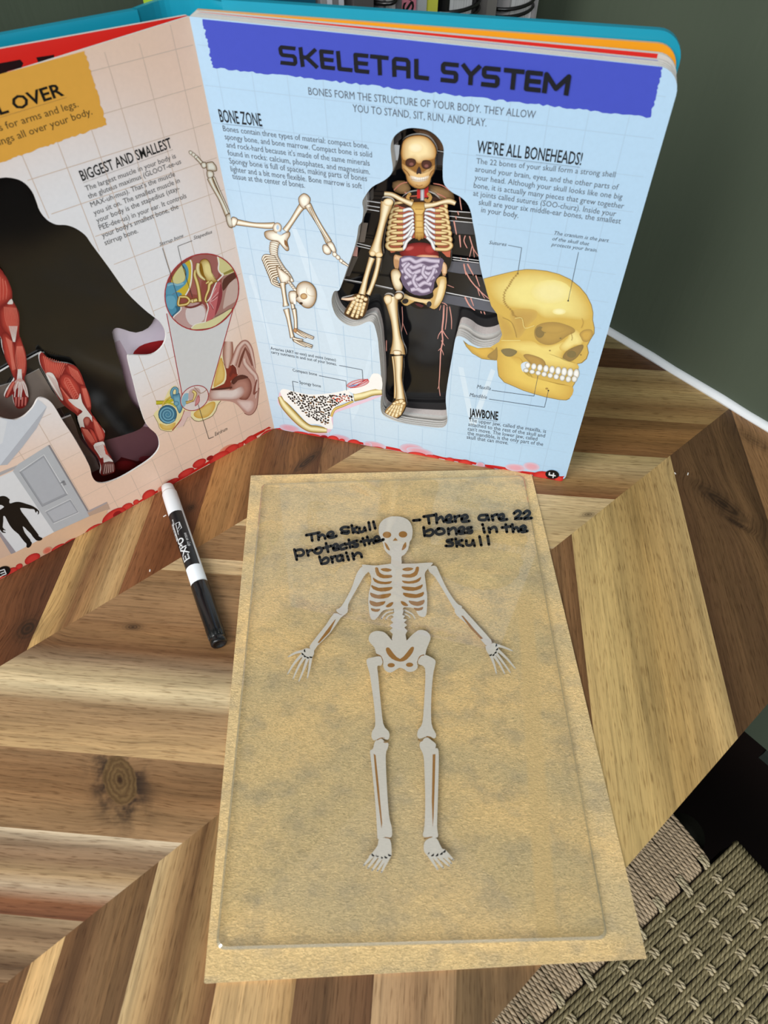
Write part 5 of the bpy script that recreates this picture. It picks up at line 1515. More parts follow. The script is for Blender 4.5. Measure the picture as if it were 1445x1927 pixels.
for p in ([(515, 545), (560, 500), (620, 480), (700, 500)], [(830, 490), (900, 505), (960, 545)], [(860, 570), (920, 600), (960, 640)], [(600, 560), (650, 580), (700, 600)]): t.line(p, 8, (206, 130, 112), 3)
for a, b in (((290, 628), (408, 645)), ((272, 662), (402, 682)), ((264, 690), (398, 712)), ((215, 966), (330, 994)), ((216, 988), (328, 1014))): tk.line([a, b], 7, WH)
tk.poly([(320, 560), (352, 520), (352, 610), (330, 632)], (74, 72, 70))
tk.poly([(228, 800), (308, 806), (280, 960), (212, 960)], (124, 114, 106)); tk.poly([(228, 800), (262, 803), (240, 960), (212, 960)], (96, 88, 80))
tk.poly([(205, 992), (228, 1000), (222, 1074), (186, 1070)], (214, 160, 150)); tk.poly([(186, 1076), (230, 1076), (160, 1232), (120, 1232)], (90, 84, 78))
tl = Pic(tracer('R', 0.0092), 0, 6e-6)
t.at(*A2); tl.at(*A2)
t.poly([(932, 45), (1236, 95), (1282, 276), (932, 212)], K1); t.poly([(885, 224), (1286, 286), (1338, 380), (880, 292)], K3)
for a, b in (((932, 214), (1284, 284)), ((115, 108), (262, 134)), ((360, 152), (505, 184))): (t if a[0] > 600 else tl).line([a, b], 7, WH)
tl.line([(120, 116), (500, 190)], 5, (120, 118, 116))
for p, w in (([(1040, -240), (1048, -150)], 12), ([(1075, -10), (1090, 70)], 12), ([(1105, -10), (1150, 75)], 12), ([(1090, 50), (1130, 120), (1200, 200), (1275, 265)], 10), ([(1170, 80), (1200, 165)], 9), ([(1180, 170), (1200, 240)], 7), ([(1190, 180), (1240, 260)], 7), ([(1085, 255), (1120, 320), (1160, 355)], 13), ([(1130, 262), (1152, 320)], 9), ([(885, 290), (925, 305), (940, 320)], 8), ([(890, 320), (880, 355)], 7), ([(945, 155), (995, 175)], 6), ([(1210, 368), (1215, 380)], 9), ([(1236, 370), (1244, 388)], 9)): t.line(p, w, VE, 3 if len(p) > 2 else 0, True, w * 0.6)
t.at(*A1)
for p, w in (([(1040, 600), (1055, 700)], 9), ([(1025, 715), (1032, 740)], 9), ([(1008, 755), (1014, 775)], 9), ([(995, 792), (1015, 895)], 11), ([(1085, 910), (1075, 950), (1100, 1005)], 9), ([(1120, 915), (1150, 1010), (1190, 1070)], 9), ([(1140, 990), (1120, 1075)], 7), ([(1148, 1000), (1158, 1080)], 6), ([(1050, 1085), (1052, 1098)], 9), ([(1105, 1090), (1108, 1104)], 10)): t.line(p, w, VE, 3 if len(p) > 2 else 0, True, w * 0.7)
t.build('layer_strip', book, M_BLACKGLOSS, 'black stepped layers with pale edges and pink veins')
tl.build('layer_strip', book, M_BLACKGLOSS, 'pale edged steps left of the hip')
tk.build('layer_strip', book, M_BLACKGLOSS, 'pale edged steps left of the arm bones')

# torso board
tb = fig_board('torso_board', [(480, 690), (540, 640), (640, 560), (800, 560), (900, 650), (960, 900), (975, 1110), (935, 1210), (905, 1330), (830, 1480), (640, 1460), (520, 1180), (500, 1080), (470, 1040), (470, 800)], 0.0074, M_BLACKGLOSS, (206, 202, 196), 0.0014, A1)
tp = Pic(tracer('R', 0.0074), 4e-5, 5e-6)
tp.at(*A1)
tp.poly([(500, 640), (640, 590), (800, 590), (910, 660), (960, 900), (965, 1080), (900, 1040), (820, 950), (715, 920), (620, 950), (520, 1040), (475, 1010), (480, 800)], (196, 104, 78), 2)
tp.poly([(560, 600), (860, 600), (900, 660), (800, 690), (640, 690), (540, 660)], (60, 38, 28), 2)
tp.poly([(700, 500), (792, 500), (788, 600), (700, 610)], (196, 44, 44)); tp.bone([(742, 500), (742, 560), (742, 625)], [34, 32, 30], (120, 124, 132), (206, 208, 214), None, 2)
for p in ([(560, 1040), (600, 985), (700, 962), (790, 970), (850, 1010), (872, 1072), (790, 1092), (680, 1096), (600, 1086)],): tp.blob(p, (96, 22, 24), (158, 46, 44), 3)
tp.ell(800, 1020, 45, 36, (140, 36, 36), (178, 66, 62)); tp.ell(640, 1010, 40, 18, (160, 48, 46), (196, 96, 90), -0.3)
tp.blob([(660, 1095), (720, 1062), (800, 1062), (870, 1070), (860, 1100), (760, 1110)], (196, 130, 96), (238, 190, 156), 3)
tp.poly([(520, 1062), (560, 1066), (700, 1105), (870, 1092), (925, 1140), (930, 1215), (905, 1260), (885, 1175), (700, 1160), (570, 1135), (545, 1190), (520, 1160), (512, 1110)], (196, 148, 104), 3)
tp.bone([(525, 1080), (600, 1105), (700, 1128), (800, 1130), (870, 1122), (915, 1150), (918, 1210)], [40, 40, 42, 40, 44, 44, 36], (196, 150, 106), (240, 204, 164), None, 4)
for i in range(26): tp.line([(535 + i * 14, 1075 + 18 * math.sin(i / 8)), (532 + i * 14, 1112 + 18 * math.sin(i / 8))], 3, (184, 136, 92))
tp.at(*A2)
tp.poly([(560, -60), (640, -80), (720, -70), (900, -60), (905, -10), (888, 60), (840, 130), (820, 215), (720, 240), (640, 212), (585, 150), (562, 60)], (112, 96, 120), 2)
ir = random.Random(9)
rows = [[(575, -40), (640, -55), (690, -30), (750, -50), (810, -40), (880, -35)], [(580, 5), (620, -15), (670, 15), (730, -5), (790, 20), (870, -5)], [(575, 50), (625, 30), (660, 65), (730, 40), (790, 65), (860, 40)], [(600, 100), (645, 80), (700, 110), (750, 85), (800, 105), (835, 85)], [(625, 150), (670, 130), (710, 160), (760, 135), (815, 150)], [(650, 195), (700, 185), (745, 205), (800, 190)]]
for r in rows: tp.bone(r, [34] * len(r), (152, 136, 160), (216, 206, 224), (112, 96, 122), 5, 2.5)
for c in ([(640, -20), (600, 30), (650, 90)], [(760, 0), (745, 60), (790, 110)], [(840, 20), (820, 70), (780, 130)], [(690, 70), (670, 120), (700, 175)]): tp.bone(c, [28] * 3, (152, 136, 160), (216, 206, 224), (112, 96, 122), 5, 2.5)
tp.poly([(680, 300), (715, 300), (755, 320), (735, 335), (700, 320)], (90, 40, 44))
BE, BM, BO = (158, 114, 54), (253, 240, 206), (56, 38, 22)
tp.blob([(490, 60), (508, 30), (545, 28), (572, 70), (560, 110), (580, 150), (582, 180), (560, 212), (525, 190), (500, 130)], BE, BM, 3, outline=BO, ow=3)
tp.poly([(556, 262), (590, 215), (640, 238), (720, 258), (800, 262), (825, 238), (822, 200), (842, 175), (862, 165), (848, 130), (855, 100), (890, 80), (938, 92), (936, 180), (906, 280), (860, 345), (820, 350), (780, 325), (740, 300), (680, 292), (622, 325), (585, 312)], BO, 2)
tp.poly([(562, 262), (592, 222), (640, 244), (720, 264), (804, 268), (832, 240), (828, 205), (850, 180), (868, 165), (854, 130), (862, 104), (892, 86), (932, 97), (930, 180), (900, 278), (856, 339), (822, 344), (782, 319), (742, 294), (680, 286), (622, 319), (588, 307)], (212, 174, 108), 2)
tp.blob([(850, 250), (880, 130), (895, 95), (925, 105), (922, 180), (895, 275), (855, 330), (830, 325)], (206, 166, 98), (250, 234, 190), 3)
tp.line([(585, 240), (640, 258), (720, 280), (810, 290)], 24, (240, 216, 166), 4); tp.ell(606, 284, 26, 20, (50, 46, 46), rot=-0.3); tp.ell(796, 308, 20, 24, (50, 50, 54), rot=0.3)
tp.at(*A1)
for i in range(8):
    for s in (-1, 1):
        cx, yl = 716, 672 + 45 * i
        q = [(cx + s * (150 + 10 * min(i, 3)), yl - 34), (cx + s * (196 + 9 * min(i, 5)), yl - 22), (cx + s * (214 + 6 * i), yl + 4), (cx + s * (186 + 5 * i), yl + 30), (cx + s * 130, yl + 34 - i), (cx + s * 84, yl + 22 - 5 * i), (cx + s * 44, 700 + 27 * i)]
        if i == 0: q[0] = (cx + s * 110, 640)
        if i == 7: q[5], q[6] = (cx + s * 100, yl - 30), (cx + s * 62, 920)
        tp.bone(q[3:], [28, 26, 24, 24], (172, 172, 178), (250, 250, 250), (96, 56, 44), 5, 2)
        tp.bone(q[:5], [14, 26, 30, 28, 26], (170, 124, 62), (246, 222, 168), (84, 52, 32), 5, 2)
tp.blob([(640, 645), (670, 640), (758, 640), (790, 650), (775, 690), (750, 722), (756, 915), (735, 930), (716, 946), (700, 930), (682, 918), (682, 722), (655, 690)], (150, 102, 36), (232, 192, 110), 2, outline=(80, 54, 26), ow=2)
for y in (696, 740, 790, 840, 885): tp.line([(684, y), (754, y)], 6, (176, 126, 56))
for p in ([(640, 575), (625, 605), (640, 640), (660, 630)], [(790, 575), (808, 600), (790, 632), (770, 622)]): tp.line(p, 26, (196, 150, 84), 3, True)
tp.bone([(438, 572), (500, 580), (580, 620), (662, 655)], [34, 36, 36, 48], BE, BM, BO, 5, 3); tp.bone([(760, 668), (830, 660), (900, 640), (960, 632), (1006, 650)], [48, 36, 34, 44, 34], BE, BM, BO, 5, 3)
tp.build('torso_illustration', tb, None, 'rib cage, organs and pelvis')

# skull, arm and leg boards
SKL = [(575, 210), (590, 150), (640, 115), (720, 104), (790, 125), (838, 180), (856, 240), (842, 300), (842, 380), (826, 420), (808, 450), (800, 490), (762, 526), (710, 532), (660, 512), (622, 470), (610, 420), (580, 370), (577, 300), (570, 250)]
sb = fig_board('skull_board', [(x + (x - 712) * 0.04, y + (y - 320) * 0.03) for x, y in SKL], 0.0052, M_BLACKGLOSS, (214, 212, 208), 0.0014, A1)
tp = Pic(tracer('R', 0.0052), 4e-5, 6e-6); tp.at(*A1)
tp.poly(SKL, (150, 104, 50), 2)
tp.blob([(580, 215), (595, 155), (642, 120), (720, 110), (788, 130), (834, 184), (848, 240), (836, 290), (760, 310), (715, 330), (660, 300), (590, 300)], (196, 146, 80), (252, 230, 176), 3, off=(-6, -10))
tp.ell(690, 205, 60, 42, (248, 224, 166), (254, 240, 200))
tp.blob([(582, 330), (640, 380), (690, 400), (715, 360), (745, 400), (800, 390), (842, 340), (836, 385), (815, 430), (798, 486), (760, 520), (712, 526), (664, 506), (628, 468), (614, 420), (586, 372)], (176, 126, 64), (238, 200, 140), 3)
tp.blob([(606, 320), (620, 295), (655, 288), (686, 300), (692, 330), (670, 355), (635, 358), (612, 345)], (60, 36, 26), (84, 50, 40), 3); tp.blob([(735, 330), (745, 308), (780, 302), (812, 318), (818, 350), (795, 372), (760, 374), (738, 355)], (60, 36, 26), (84, 50, 40), 3)
tp.ell(655, 335, 18, 14, (120, 74, 66), (140, 92, 84)); tp.ell(775, 350, 18, 14, (120, 74, 66), (140, 92, 84))
tp.poly([(716, 352), (735, 395), (730, 415), (715, 408), (700, 418), (694, 398)], (58, 44, 44), 2)
tp.blob([(640, 425), (700, 440), (760, 438), (800, 425), (780, 465), (715, 480), (660, 468)], (206, 170, 120), (250, 244, 232), 2)
for i in range(8): tp.line([(658 + i * 17, 440 + 4 * math.sin(i * 0.6)), (660 + i * 16, 474 + 4 * math.sin(i * 0.6))], 2, (186, 160, 130))
tp.line([(652, 455), (715, 464), (786, 452)], 3, (160, 126, 96), 3); tp.line([(590, 372), (622, 400), (640, 430)], 8, (150, 104, 54), 3); tp.line([(838, 380), (812, 402), (800, 430)], 8, (150, 104, 54), 3)
tp.line([(690, 500), (715, 512), (745, 502)], 5, (160, 110, 60), 3)
tp.build('skull_illustration', sb, None, 'smiling front view skull')

ARM = [(410, 620), (440, 600), (490, 610), (515, 640), (500, 680), (475, 700), (455, 800), (435, 920), (425, 1000), (430, 1050), (415, 1100), (400, 1200), (385, 1240), (350, 1330), (308, 1390), (310, 1430), (300, 1480), (275, 1550), (215, 1580), (150, 1560), (118, 1530), (135, 1480), (150, 1440), (95, 1418), (100, 1405), (190, 1385), (240, 1370), (270, 1240), (300, 1090), (312, 1040), (340, 990), (380, 850), (400, 720)]
ab = fig_board('arm_board', [(x + 3, y + 2) for x, y in ARM], 0.0036, M_BLACKGLOSS, (206, 202, 196), 0.0014, A1)
tp = Pic(tracer('R', 0.0036), 4e-5, 6e-6); tp.at(*A1)
tp.bone([(395, 1085), (385, 1150), (362, 1240), (330, 1330), (308, 1378)], [44, 34, 36, 32, 36], BE, BM, BO, 5, 3)
tp.bone([(340, 1085), (318, 1150), (292, 1240), (275, 1310), (258, 1378)], [50, 40, 38, 44, 56], BE, BM, BO, 5, 3)
tp.bone([(460, 640), (450, 690), (428, 780), (398, 900), (378, 985), (368, 1050)], [100, 84, 56, 56, 72, 112], BE, BM, BO, 5, 3)
tp.ell(470, 640, 40, 30, (220, 180, 110), (253, 242, 210)); tp.ell(395, 1060, 30, 22, (206, 160, 90), (250, 232, 190)); tp.ell(345, 1050, 26, 22, (206, 160, 90), (250, 232, 190))
tp.at(*A2)
tp.poly([(180, 240), (235, 222), (308, 252), (305, 330), (278, 400), (215, 434), (150, 414), (116, 382), (140, 330), (165, 290)], (84, 58, 32), 2)
for i, (a, b, w) in enumerate((((200, 280), (140, 388), 34), ((225, 295), (178, 412), 34), ((252, 300), (215, 420), 34), ((280, 295), (252, 405), 32))):
    for k in range(4):
        p0 = (a[0] + (b[0] - a[0]) * k / 4, a[1] + (b[1] - a[1]) * k / 4); p1 = (a[0] + (b[0] - a[0]) * (k + 0.9) / 4, a[1] + (b[1] - a[1]) * (k + 0.9) / 4)
        tp.bone([p0, p1], [w - k * 2.5, w - k * 2.5 - 1], (196, 150, 84), (252, 236, 196), None)
for x, y in ((205, 262), (232, 245), (262, 252), (288, 268), (222, 275), (252, 282)): tp.ell(x, y, 17, 15, (200, 154, 88), (252, 236, 196), outline=(120, 84, 44), ow=1.5)
tp.bone([(196, 262), (150, 268), (95, 266)], [26, 24, 9], (206, 150, 110), (252, 232, 206), BO, 3, 2)
tp.build('arm_illustration', ab, None, 'arm and hand bones')

LEG = [(428, 258), (450, 228), (490, 230), (512, 244), (525, 215), (565, 212), (590, 235), (582, 268), (550, 290), (540, 340), (556, 460), (580, 600), (606, 660), (610, 710), (590, 740), (592, 820), (580, 950), (606, 1060), (612, 1120), (582, 1185), (546, 1220), (498, 1218), (440, 1188), (448, 1148), (492, 1105), (514, 1000), (498, 850), (486, 720), (472, 690), (492, 640), (505, 560), (478, 400), (446, 320)]
lb = fig_board('leg_board', [(x + 4, y + 1) for x, y in LEG], 0.0030, M_BLACKGLOSS, (206, 202, 196), 0.0014, A2)
tp = Pic(tracer('R', 0.0030), 4e-5, 6e-6); tp.at(*A2)
tp.bone([(512, 725), (520, 820), (528, 940), (535, 1060)], [30, 22, 22, 40], (190, 146, 84), (244, 226, 184), BO, 4, 2.5)
tp.bone([(548, 722), (552, 800), (552, 900), (562, 1000), (566, 1075)], [74, 62, 50, 58, 76], BE, BM, BO, 5, 3)
tp.poly([(428, 262), (450, 230), (490, 230), (512, 250), (525, 218), (565, 214), (588, 238), (580, 266), (545, 280), (535, 330), (525, 330), (460, 330), (445, 310)], BO, 2)
tp.bone([(492, 250), (502, 330), (520, 440), (535, 560), (545, 640), (544, 708)], [112, 84, 58, 62, 96, 122], BE, BM, None, 5, 3)
tp.blob([(520, 240), (540, 220), (568, 218), (585, 238), (576, 262), (545, 272), (522, 262)], BE, BM, 3); tp.blob([(434, 262), (452, 236), (486, 238), (500, 262), (490, 300), (455, 310)], (206, 164, 96), (252, 238, 204), 3)
tp.blob([(508, 690), (520, 678), (560, 680), (574, 692), (566, 712), (530, 715), (512, 706)], (190, 144, 76), (254, 246, 222), 3, outline=(110, 80, 40), ow=2.5)
tp.blob([(494, 1112), (530, 1075), (585, 1068), (606, 1085), (608, 1120), (580, 1180), (545, 1214), (500, 1214), (446, 1186), (452, 1152)], (150, 108, 54), (226, 190, 128), 3, outline=BO, ow=2)
for a, b, w in (((560, 1120), (530, 1212), 30), ((540, 1118), (500, 1208), 24), ((522, 1116), (474, 1196), 22), ((505, 1116), (452, 1180), 20), ((580, 1110), (560, 1195), 26)):
    for k in range(3):
        p0 = (a[0] + (b[0] - a[0]) * k / 3, a[1] + (b[1] - a[1]) * k / 3); p1 = (a[0] + (b[0] - a[0]) * (k + 0.9) / 3, a[1] + (b[1] - a[1]) * (k + 0.9) / 3)
        tp.bone([p0, p1], [w, w - 2], (190, 146, 82), (250, 234, 192), (110, 80, 44), 3, 1)
for x, y, r in ((570, 1085, 24), (540, 1092, 18), (518, 1102, 16), (592, 1100, 16)): tp.ell(x, y, r, r * 0.7, (186, 140, 74), (250, 232, 188), -0.2, outline=(120, 86, 46), ow=1.5)
tp.build('leg_illustration', lb, None, 'leg and foot bones')
# ------------------------------------------------------------------ left page
left_page = leaf('page', 'L', 0.0, 0.0, [[(u, v * (1 - 0.19 * u) if v > 0.1 else v) for u, v in outline()], HL], M_PEACH, 'peach left page with a body shaped cutout')
D0L, KL = 0.0020, 0.145
red_leaf = leaf('page', 'L', D0L, KL, [outline(v0=0.0011)], M_RED, 'red leaf fanned open behind the left page', 0.0016)
grid_lines('L', left_page, [0.0103 + 0.0169 * i for i in range(13)], [0.2582 - 0.01752 * i for i in range(15)], (224, 200, 182), None)
TQ = tracer('L', D0L, KL)
t = Pic(TQ, 3e-5)
# blocks of a big dark heading that show above the left page, then the page seen through the cutout
t.poly([(-20, 121), (0, 119), (38, 112), (44, 119), (40, 128), (14, 134), (10, 150), (-20, 156)], (24, 14, 16)); t.poly([(68, 108), (102, 103), (101, 112), (72, 118)], (24, 14, 16))
lil = [(-90, 300), (60, 300), (200, 430), (330, 600), (335, 700), (330, 880), (150, 960), (60, 860), (-120, 840)]
t.poly(lil, (222, 212, 224))
t.blob([(225, 640), (262, 740), (300, 800), (318, 850), (280, 905), (150, 930), (120, 800), (180, 700)], (196, 176, 188), (160, 128, 138), 3, off=(-10, 10))
t.poly([(150, 810), (300, 805), (320, 850), (290, 900), (160, 940), (130, 860)], (112, 74, 80), 3)
t.poly([(150, 880), (215, 872), (228, 860), (258, 868), (282, 858), (300, 862), (290, 900), (160, 950)], (70, 10, 14), 2)
t.ell(235, 876, 22, 9, (96, 14, 18), (110, 20, 24)); t.ell(275, 864, 14, 6, (112, 40, 48))
t.poly([(249, 668), (262, 652), (284, 644), (312, 640), (325, 646), (318, 666), (296, 676), (262, 674)], (156, 30, 34), 2)
t.poly([(-60, 700), (60, 690), (76, 700), (128, 762), (116, 792), (140, 830), (172, 905), (100, 900), (-100, 860)], (116, 106, 100), 0)
t.build('inner_page_print', red_leaf, None, 'lilac and dark red print seen through the left cutout')
def lboard(name, lp, off, mat, face, edge, sm=2, th=0.0014):
    d0 = D0L - off
    l = [uv_of((p[0], p[1]), 'L', d0, KL) for p in (spline([(x, y, 0) for x, y in lp], sm, True) if sm else lp)]
    mb = MB()
    slab(mb, [l], lambda p: PL(p[0], p[1], d0 + KL * p[0]), lambda p: PL(p[0], p[1], d0 + KL * p[0] + th), lin(face), lin(edge))
    return mb.build(name, mat, book)
BLK = [(-80, 300), (30, 300), (90, 360), (130, 405), (180, 425), (240, 520), (289, 588), (290, 600), (279, 617), (256, 626), (233, 620), (219, 617), (211, 625), (216, 646), (220, 664), (228.4, 690), (237.5, 728.5), (249, 758), (265, 774), (274, 788), (269.5, 802), (251, 813), (197, 829), (170, 836), (150, 820), (120, 780), (70, 690), (20, 740), (-80, 760)]
lboard('black_panel', BLK, 0.0045, M_BLACKGLOSS, (20, 19, 18), (150, 140, 134), 2, 0.0022)
lboard('painted_reflection_panel', [(-60, 742), (0, 727), (25, 719), (74, 694), (98, 735), (122, 764), (105, 770), (90, 768), (60, 790), (-60, 800)], 0.0062, M_BLACKGLOSS, (124, 114, 106), (230, 228, 226), 0, 0.0014)  # grey boards paint reflections of the glossy black panel as plain colour
lboard('black_panel', [(-60, 706), (0, 700), (17, 690), (50, 678), (74, 665), (84, 664), (98, 682), (128, 740), (126, 766), (100, 735), (76, 692), (26, 718), (-60, 742)], 0.0066, M_BLACKGLOSS, (34, 33, 30), (232, 230, 228), 0, 0.0014)
lboard('painted_reflection_panel', [(114, 790), (134, 782), (142, 800), (150, 825), (180, 862), (188, 882), (172, 890), (160, 858), (140, 822)], 0.0062, M_BLACKGLOSS, (96, 84, 80), (226, 222, 220), 0, 0.0014)
def muscle(lp, name, art_name, label, off, fn):
    b = lboard(name, [(x, y) for x, y in lp], off, M_BLACKGLOSS, (60, 20, 20), (232, 228, 224), 3)
    tp = Pic(tracer('L', D0L - off, KL), 4e-5, 6e-6)
    tp.poly(lp, (150, 40, 36), 3)
    fn(tp)
    tp.build(art_name, b, None, label)
def streaks(tp, a, b, n, c, w, bend=0.0):
    """fibres between two edges a->b given as point pairs"""
    for i in range(n):
        f = (i + 0.5) / n
        p = (a[0][0] + (a[1][0] - a[0][0]) * f, a[0][1] + (a[1][1] - a[0][1]) * f)
        q = (b[0][0] + (b[1][0] - b[0][0]) * f, b[0][1] + (b[1][1] - b[0][1]) * f)
        m = ((p[0] + q[0]) / 2 + bend * (f - 0.5), (p[1] + q[1]) / 2)
        tp.line([p, m, q], w, c, 4, False, w * 0.5)
RE, RM, RL, RW = (134, 32, 30), (206, 76, 62), (228, 122, 104), (240, 232, 226)
def arm_art(tp):
    tp.blob([(-20, 500), (6, 514), (18, 534), (23, 556), (10, 572), (-20, 580)], RE, RM, 3); streaks(tp, ((-12, 512), (12, 530)), ((-14, 570), (14, 562)), 5, RL, 2.0, 6)
    tp.at(0, 560, 8.757)
    tp.blob([(0, 200), (120, 90), (190, 40), (250, 120), (310, 250), (320, 430), (300, 600), (240, 740), (170, 660), (60, 540), (10, 430)], RE, RM, 3)
    streaks(tp, ((60, 150), (270, 170)), ((150, 560), (290, 560)), 9, RL, 14, 60); streaks(tp, ((140, 470), (290, 470)), ((215, 730), (250, 730)), 7, RW, 12)
    tp.poly([(120, 95), (190, 20), (215, 100), (160, 110)], RW, 2)
    tp.blob([(30, 600), (110, 580), (190, 680), (240, 800), (260, 1000), (270, 1200), (240, 1340), (160, 1160), (80, 980), (50, 800)], RE, RM, 3); streaks(tp, ((90, 650), (200, 720)), ((200, 1200), (265, 1180)), 7, RL, 14, -40)
    tp.blob([(245, 780), (320, 640), (370, 760), (420, 900), (440, 1080), (420, 1260), (370, 1330), (300, 1300), (275, 1100)], RE, RM, 3); streaks(tp, ((275, 800), (370, 800)), ((300, 1260), (400, 1240)), 8, RL, 14, 80)
    streaks(tp, ((300, 1180), (350, 1180)), ((270, 1400), (370, 1380)), 5, RW, 20)
    tp.poly([(240, 1380), (330, 1330), (400, 1380), (450, 1500), (465, 1640), (430, 1600), (380, 1500), (330, 1700), (300, 1480), (240, 1560), (220, 1500)], (214, 170, 160), 2)
    for p in ([(300, 1380), (260, 1480), (240, 1640)], [(320, 1390), (310, 1520), (300, 1660)], [(340, 1390), (350, 1520), (345, 1680)], [(360, 1380), (400, 1500), (440, 1620)], [(380, 1380), (430, 1480), (462, 1640)]): tp.line(p, 16, RW, 4)
    tp.bone([(230, 1390), (170, 1500), (110, 1640)], [60, 70, 40], RE, RL, None, 4)
    for i, x in enumerate((265, 315, 370, 425)): tp.bone([(x, 1640), (x - 4, 1730), (x - 8, 1800 - 12 * abs(i - 1.2))], [44, 44, 34], (120, 28, 30), (226, 130, 118), None, 3)
ARM_L = [(-30, 480), (0, 505), (10, 520), (18, 536), (23, 556), (23, 568), (33, 585), (37, 602), (36, 628), (41, 646), (48, 668), (50.5, 690), (48, 706), (45.5, 712), (49.5, 726), (53, 746), (52, 757), (45, 767), (34, 769), (28, 762), (24.5, 748), (23.5, 742), (14, 749), (9, 746), (14, 733), (26, 716), (27, 704), (14, 680), (5, 655), (0, 632), (-30, 610)]
muscle(ARM_L, 'muscle_arm_board', 'muscle_arm_illustration', 'red muscled arm and hand', 0.0085, arm_art)
def leg_art(tp):
    tp.at(0, 660, 4.378)
    tp.blob([(330, 60), (345, 30), (385, 62), (450, 95), (550, 108), (530, 180), (480, 240), (430, 220), (370, 180)], RE, RM, 3); streaks(tp, ((350, 40), (560, 110)), ((375, 190), (500, 230)), 12, RL, 6, -10)
    tp.blob([(540, 120), (600, 115), (650, 160), (690, 250), (700, 300), (620, 260), (540, 170)], RE, (186, 60, 50), 3); streaks(tp, ((560, 120), (640, 170)), ((600, 230), (690, 290)), 8, RL, 5, 10)
    tp.blob([(490, 230), (520, 190), (580, 200), (640, 270), (665, 340), (640, 420), (600, 400), (540, 330), (500, 290)], RE, RM, 3)
    for i in range(10):
        x, y = 535 + i * 10, 225 + i * 18
        tp.line([(x, y), (x + 24, y + 2 - i), (x + 44, y + 22)], 5, RL, 3); tp.line([(x, y + 4), (x - 6, y + 28), (x - 2, y + 50)], 5, RL, 3)
    tp.blob([(490, 260), (530, 350), (600, 420), (655, 480), (660, 518), (610, 500), (540, 430), (500, 350)], RE, RM, 3); streaks(tp, ((495, 300), (520, 330)), ((640, 515), (655, 480)), 5, RL, 5)
    tp.blob([(660, 290), (700, 290), (735, 370), (750, 440), (745, 490), (710, 460), (680, 380)], RE, RM, 3); streaks(tp, ((675, 310), (710, 310)), ((720, 470), (748, 460)), 6, RL, 5, 6)
    tp.poly([(380, 185), (430, 185), (470, 250), (485, 300), (520, 400), (500, 400), (440, 310), (400, 240)], RW, 3); streaks(tp, ((385, 190), (460, 240)), ((500, 380), (520, 400)), 6, (214, 180, 172), 4)
    tp.poly([(560, 400), (640, 400), (660, 350), (680, 430), (740, 520), (800, 590), (860, 660), (850, 680), (780, 620), (740, 560), (690, 580), (700, 640), (730, 740), (690, 700), (650, 600), (640, 540), (680, 500), (620, 460)], RW, 3)
    tp.blob([(685, 570), (705, 545), (735, 550), (745, 580), (720, 625), (695, 605)], RE, (196, 110, 96), 3)
    tp.blob([(760, 530), (800, 580), (860, 670), (858, 730), (830, 760), (790, 700), (765, 620)], RE, RM, 3); streaks(tp, ((765, 560), (800, 590)), ((820, 740), (855, 720)), 6, RL, 6, 10)
    tp.blob([(665, 630), (710, 640), (760, 690), (790, 760), (770, 790), (720, 740), (680, 690)], RE, RM, 3); streaks(tp, ((675, 640), (720, 650)), ((750, 760), (785, 750)), 6, RL, 6, 10)
    tp.blob([(735, 640), (770, 660), (805, 740), (800, 770), (760, 700)], RE, RM, 3)
    tp.poly([(770, 780), (830, 750), (860, 760), (880, 850), (915, 890), (930, 920), (860, 930), (850, 880), (820, 880)], RW, 3); streaks(tp, ((780, 790), (850, 770)), ((850, 900), (915, 890)), 7, (206, 150, 142), 4)
    tp.poly([(855, 770), (872, 800), (890, 855), (870, 850)], RM, 2); tp.poly([(700, 720), (780, 810), (835, 900), (845, 960), (830, 940), (800, 870), (730, 790)], RE, 2)
    tp.poly([(840, 960), (860, 920), (930, 915), (945, 970), (925, 1005), (850, 1022)], (120, 70, 64), 2)
    for i in range(5): tp.bone([(868 + i * 15, 935), (862 + i * 17, 975), (852 + i * 20, 1016 - 5 * i)], [10, 10, 14], (100, 56, 52), (226, 190, 178), None, 3)
LEG_L = [(74, 670), (79, 663), (88, 672), (101, 681), (128, 684), (145, 692), (153.5, 706), (158, 720), (167, 740), (171.5, 758), (170.5, 774), (180.5, 790), (197, 813), (195.5, 831), (199, 843), (209.5, 861), (214, 871), (216.5, 882), (214, 889), (205, 892), (194, 895), (189, 891), (190.5, 880), (187, 866), (176, 850), (160, 829), (153, 806), (146, 783), (128, 769), (114, 756), (98, 728), (86, 704), (77, 688)]
muscle(LEG_L, 'muscle_leg_board', 'muscle_leg_illustration', 'red muscled leg and foot', 0.0085, leg_art)

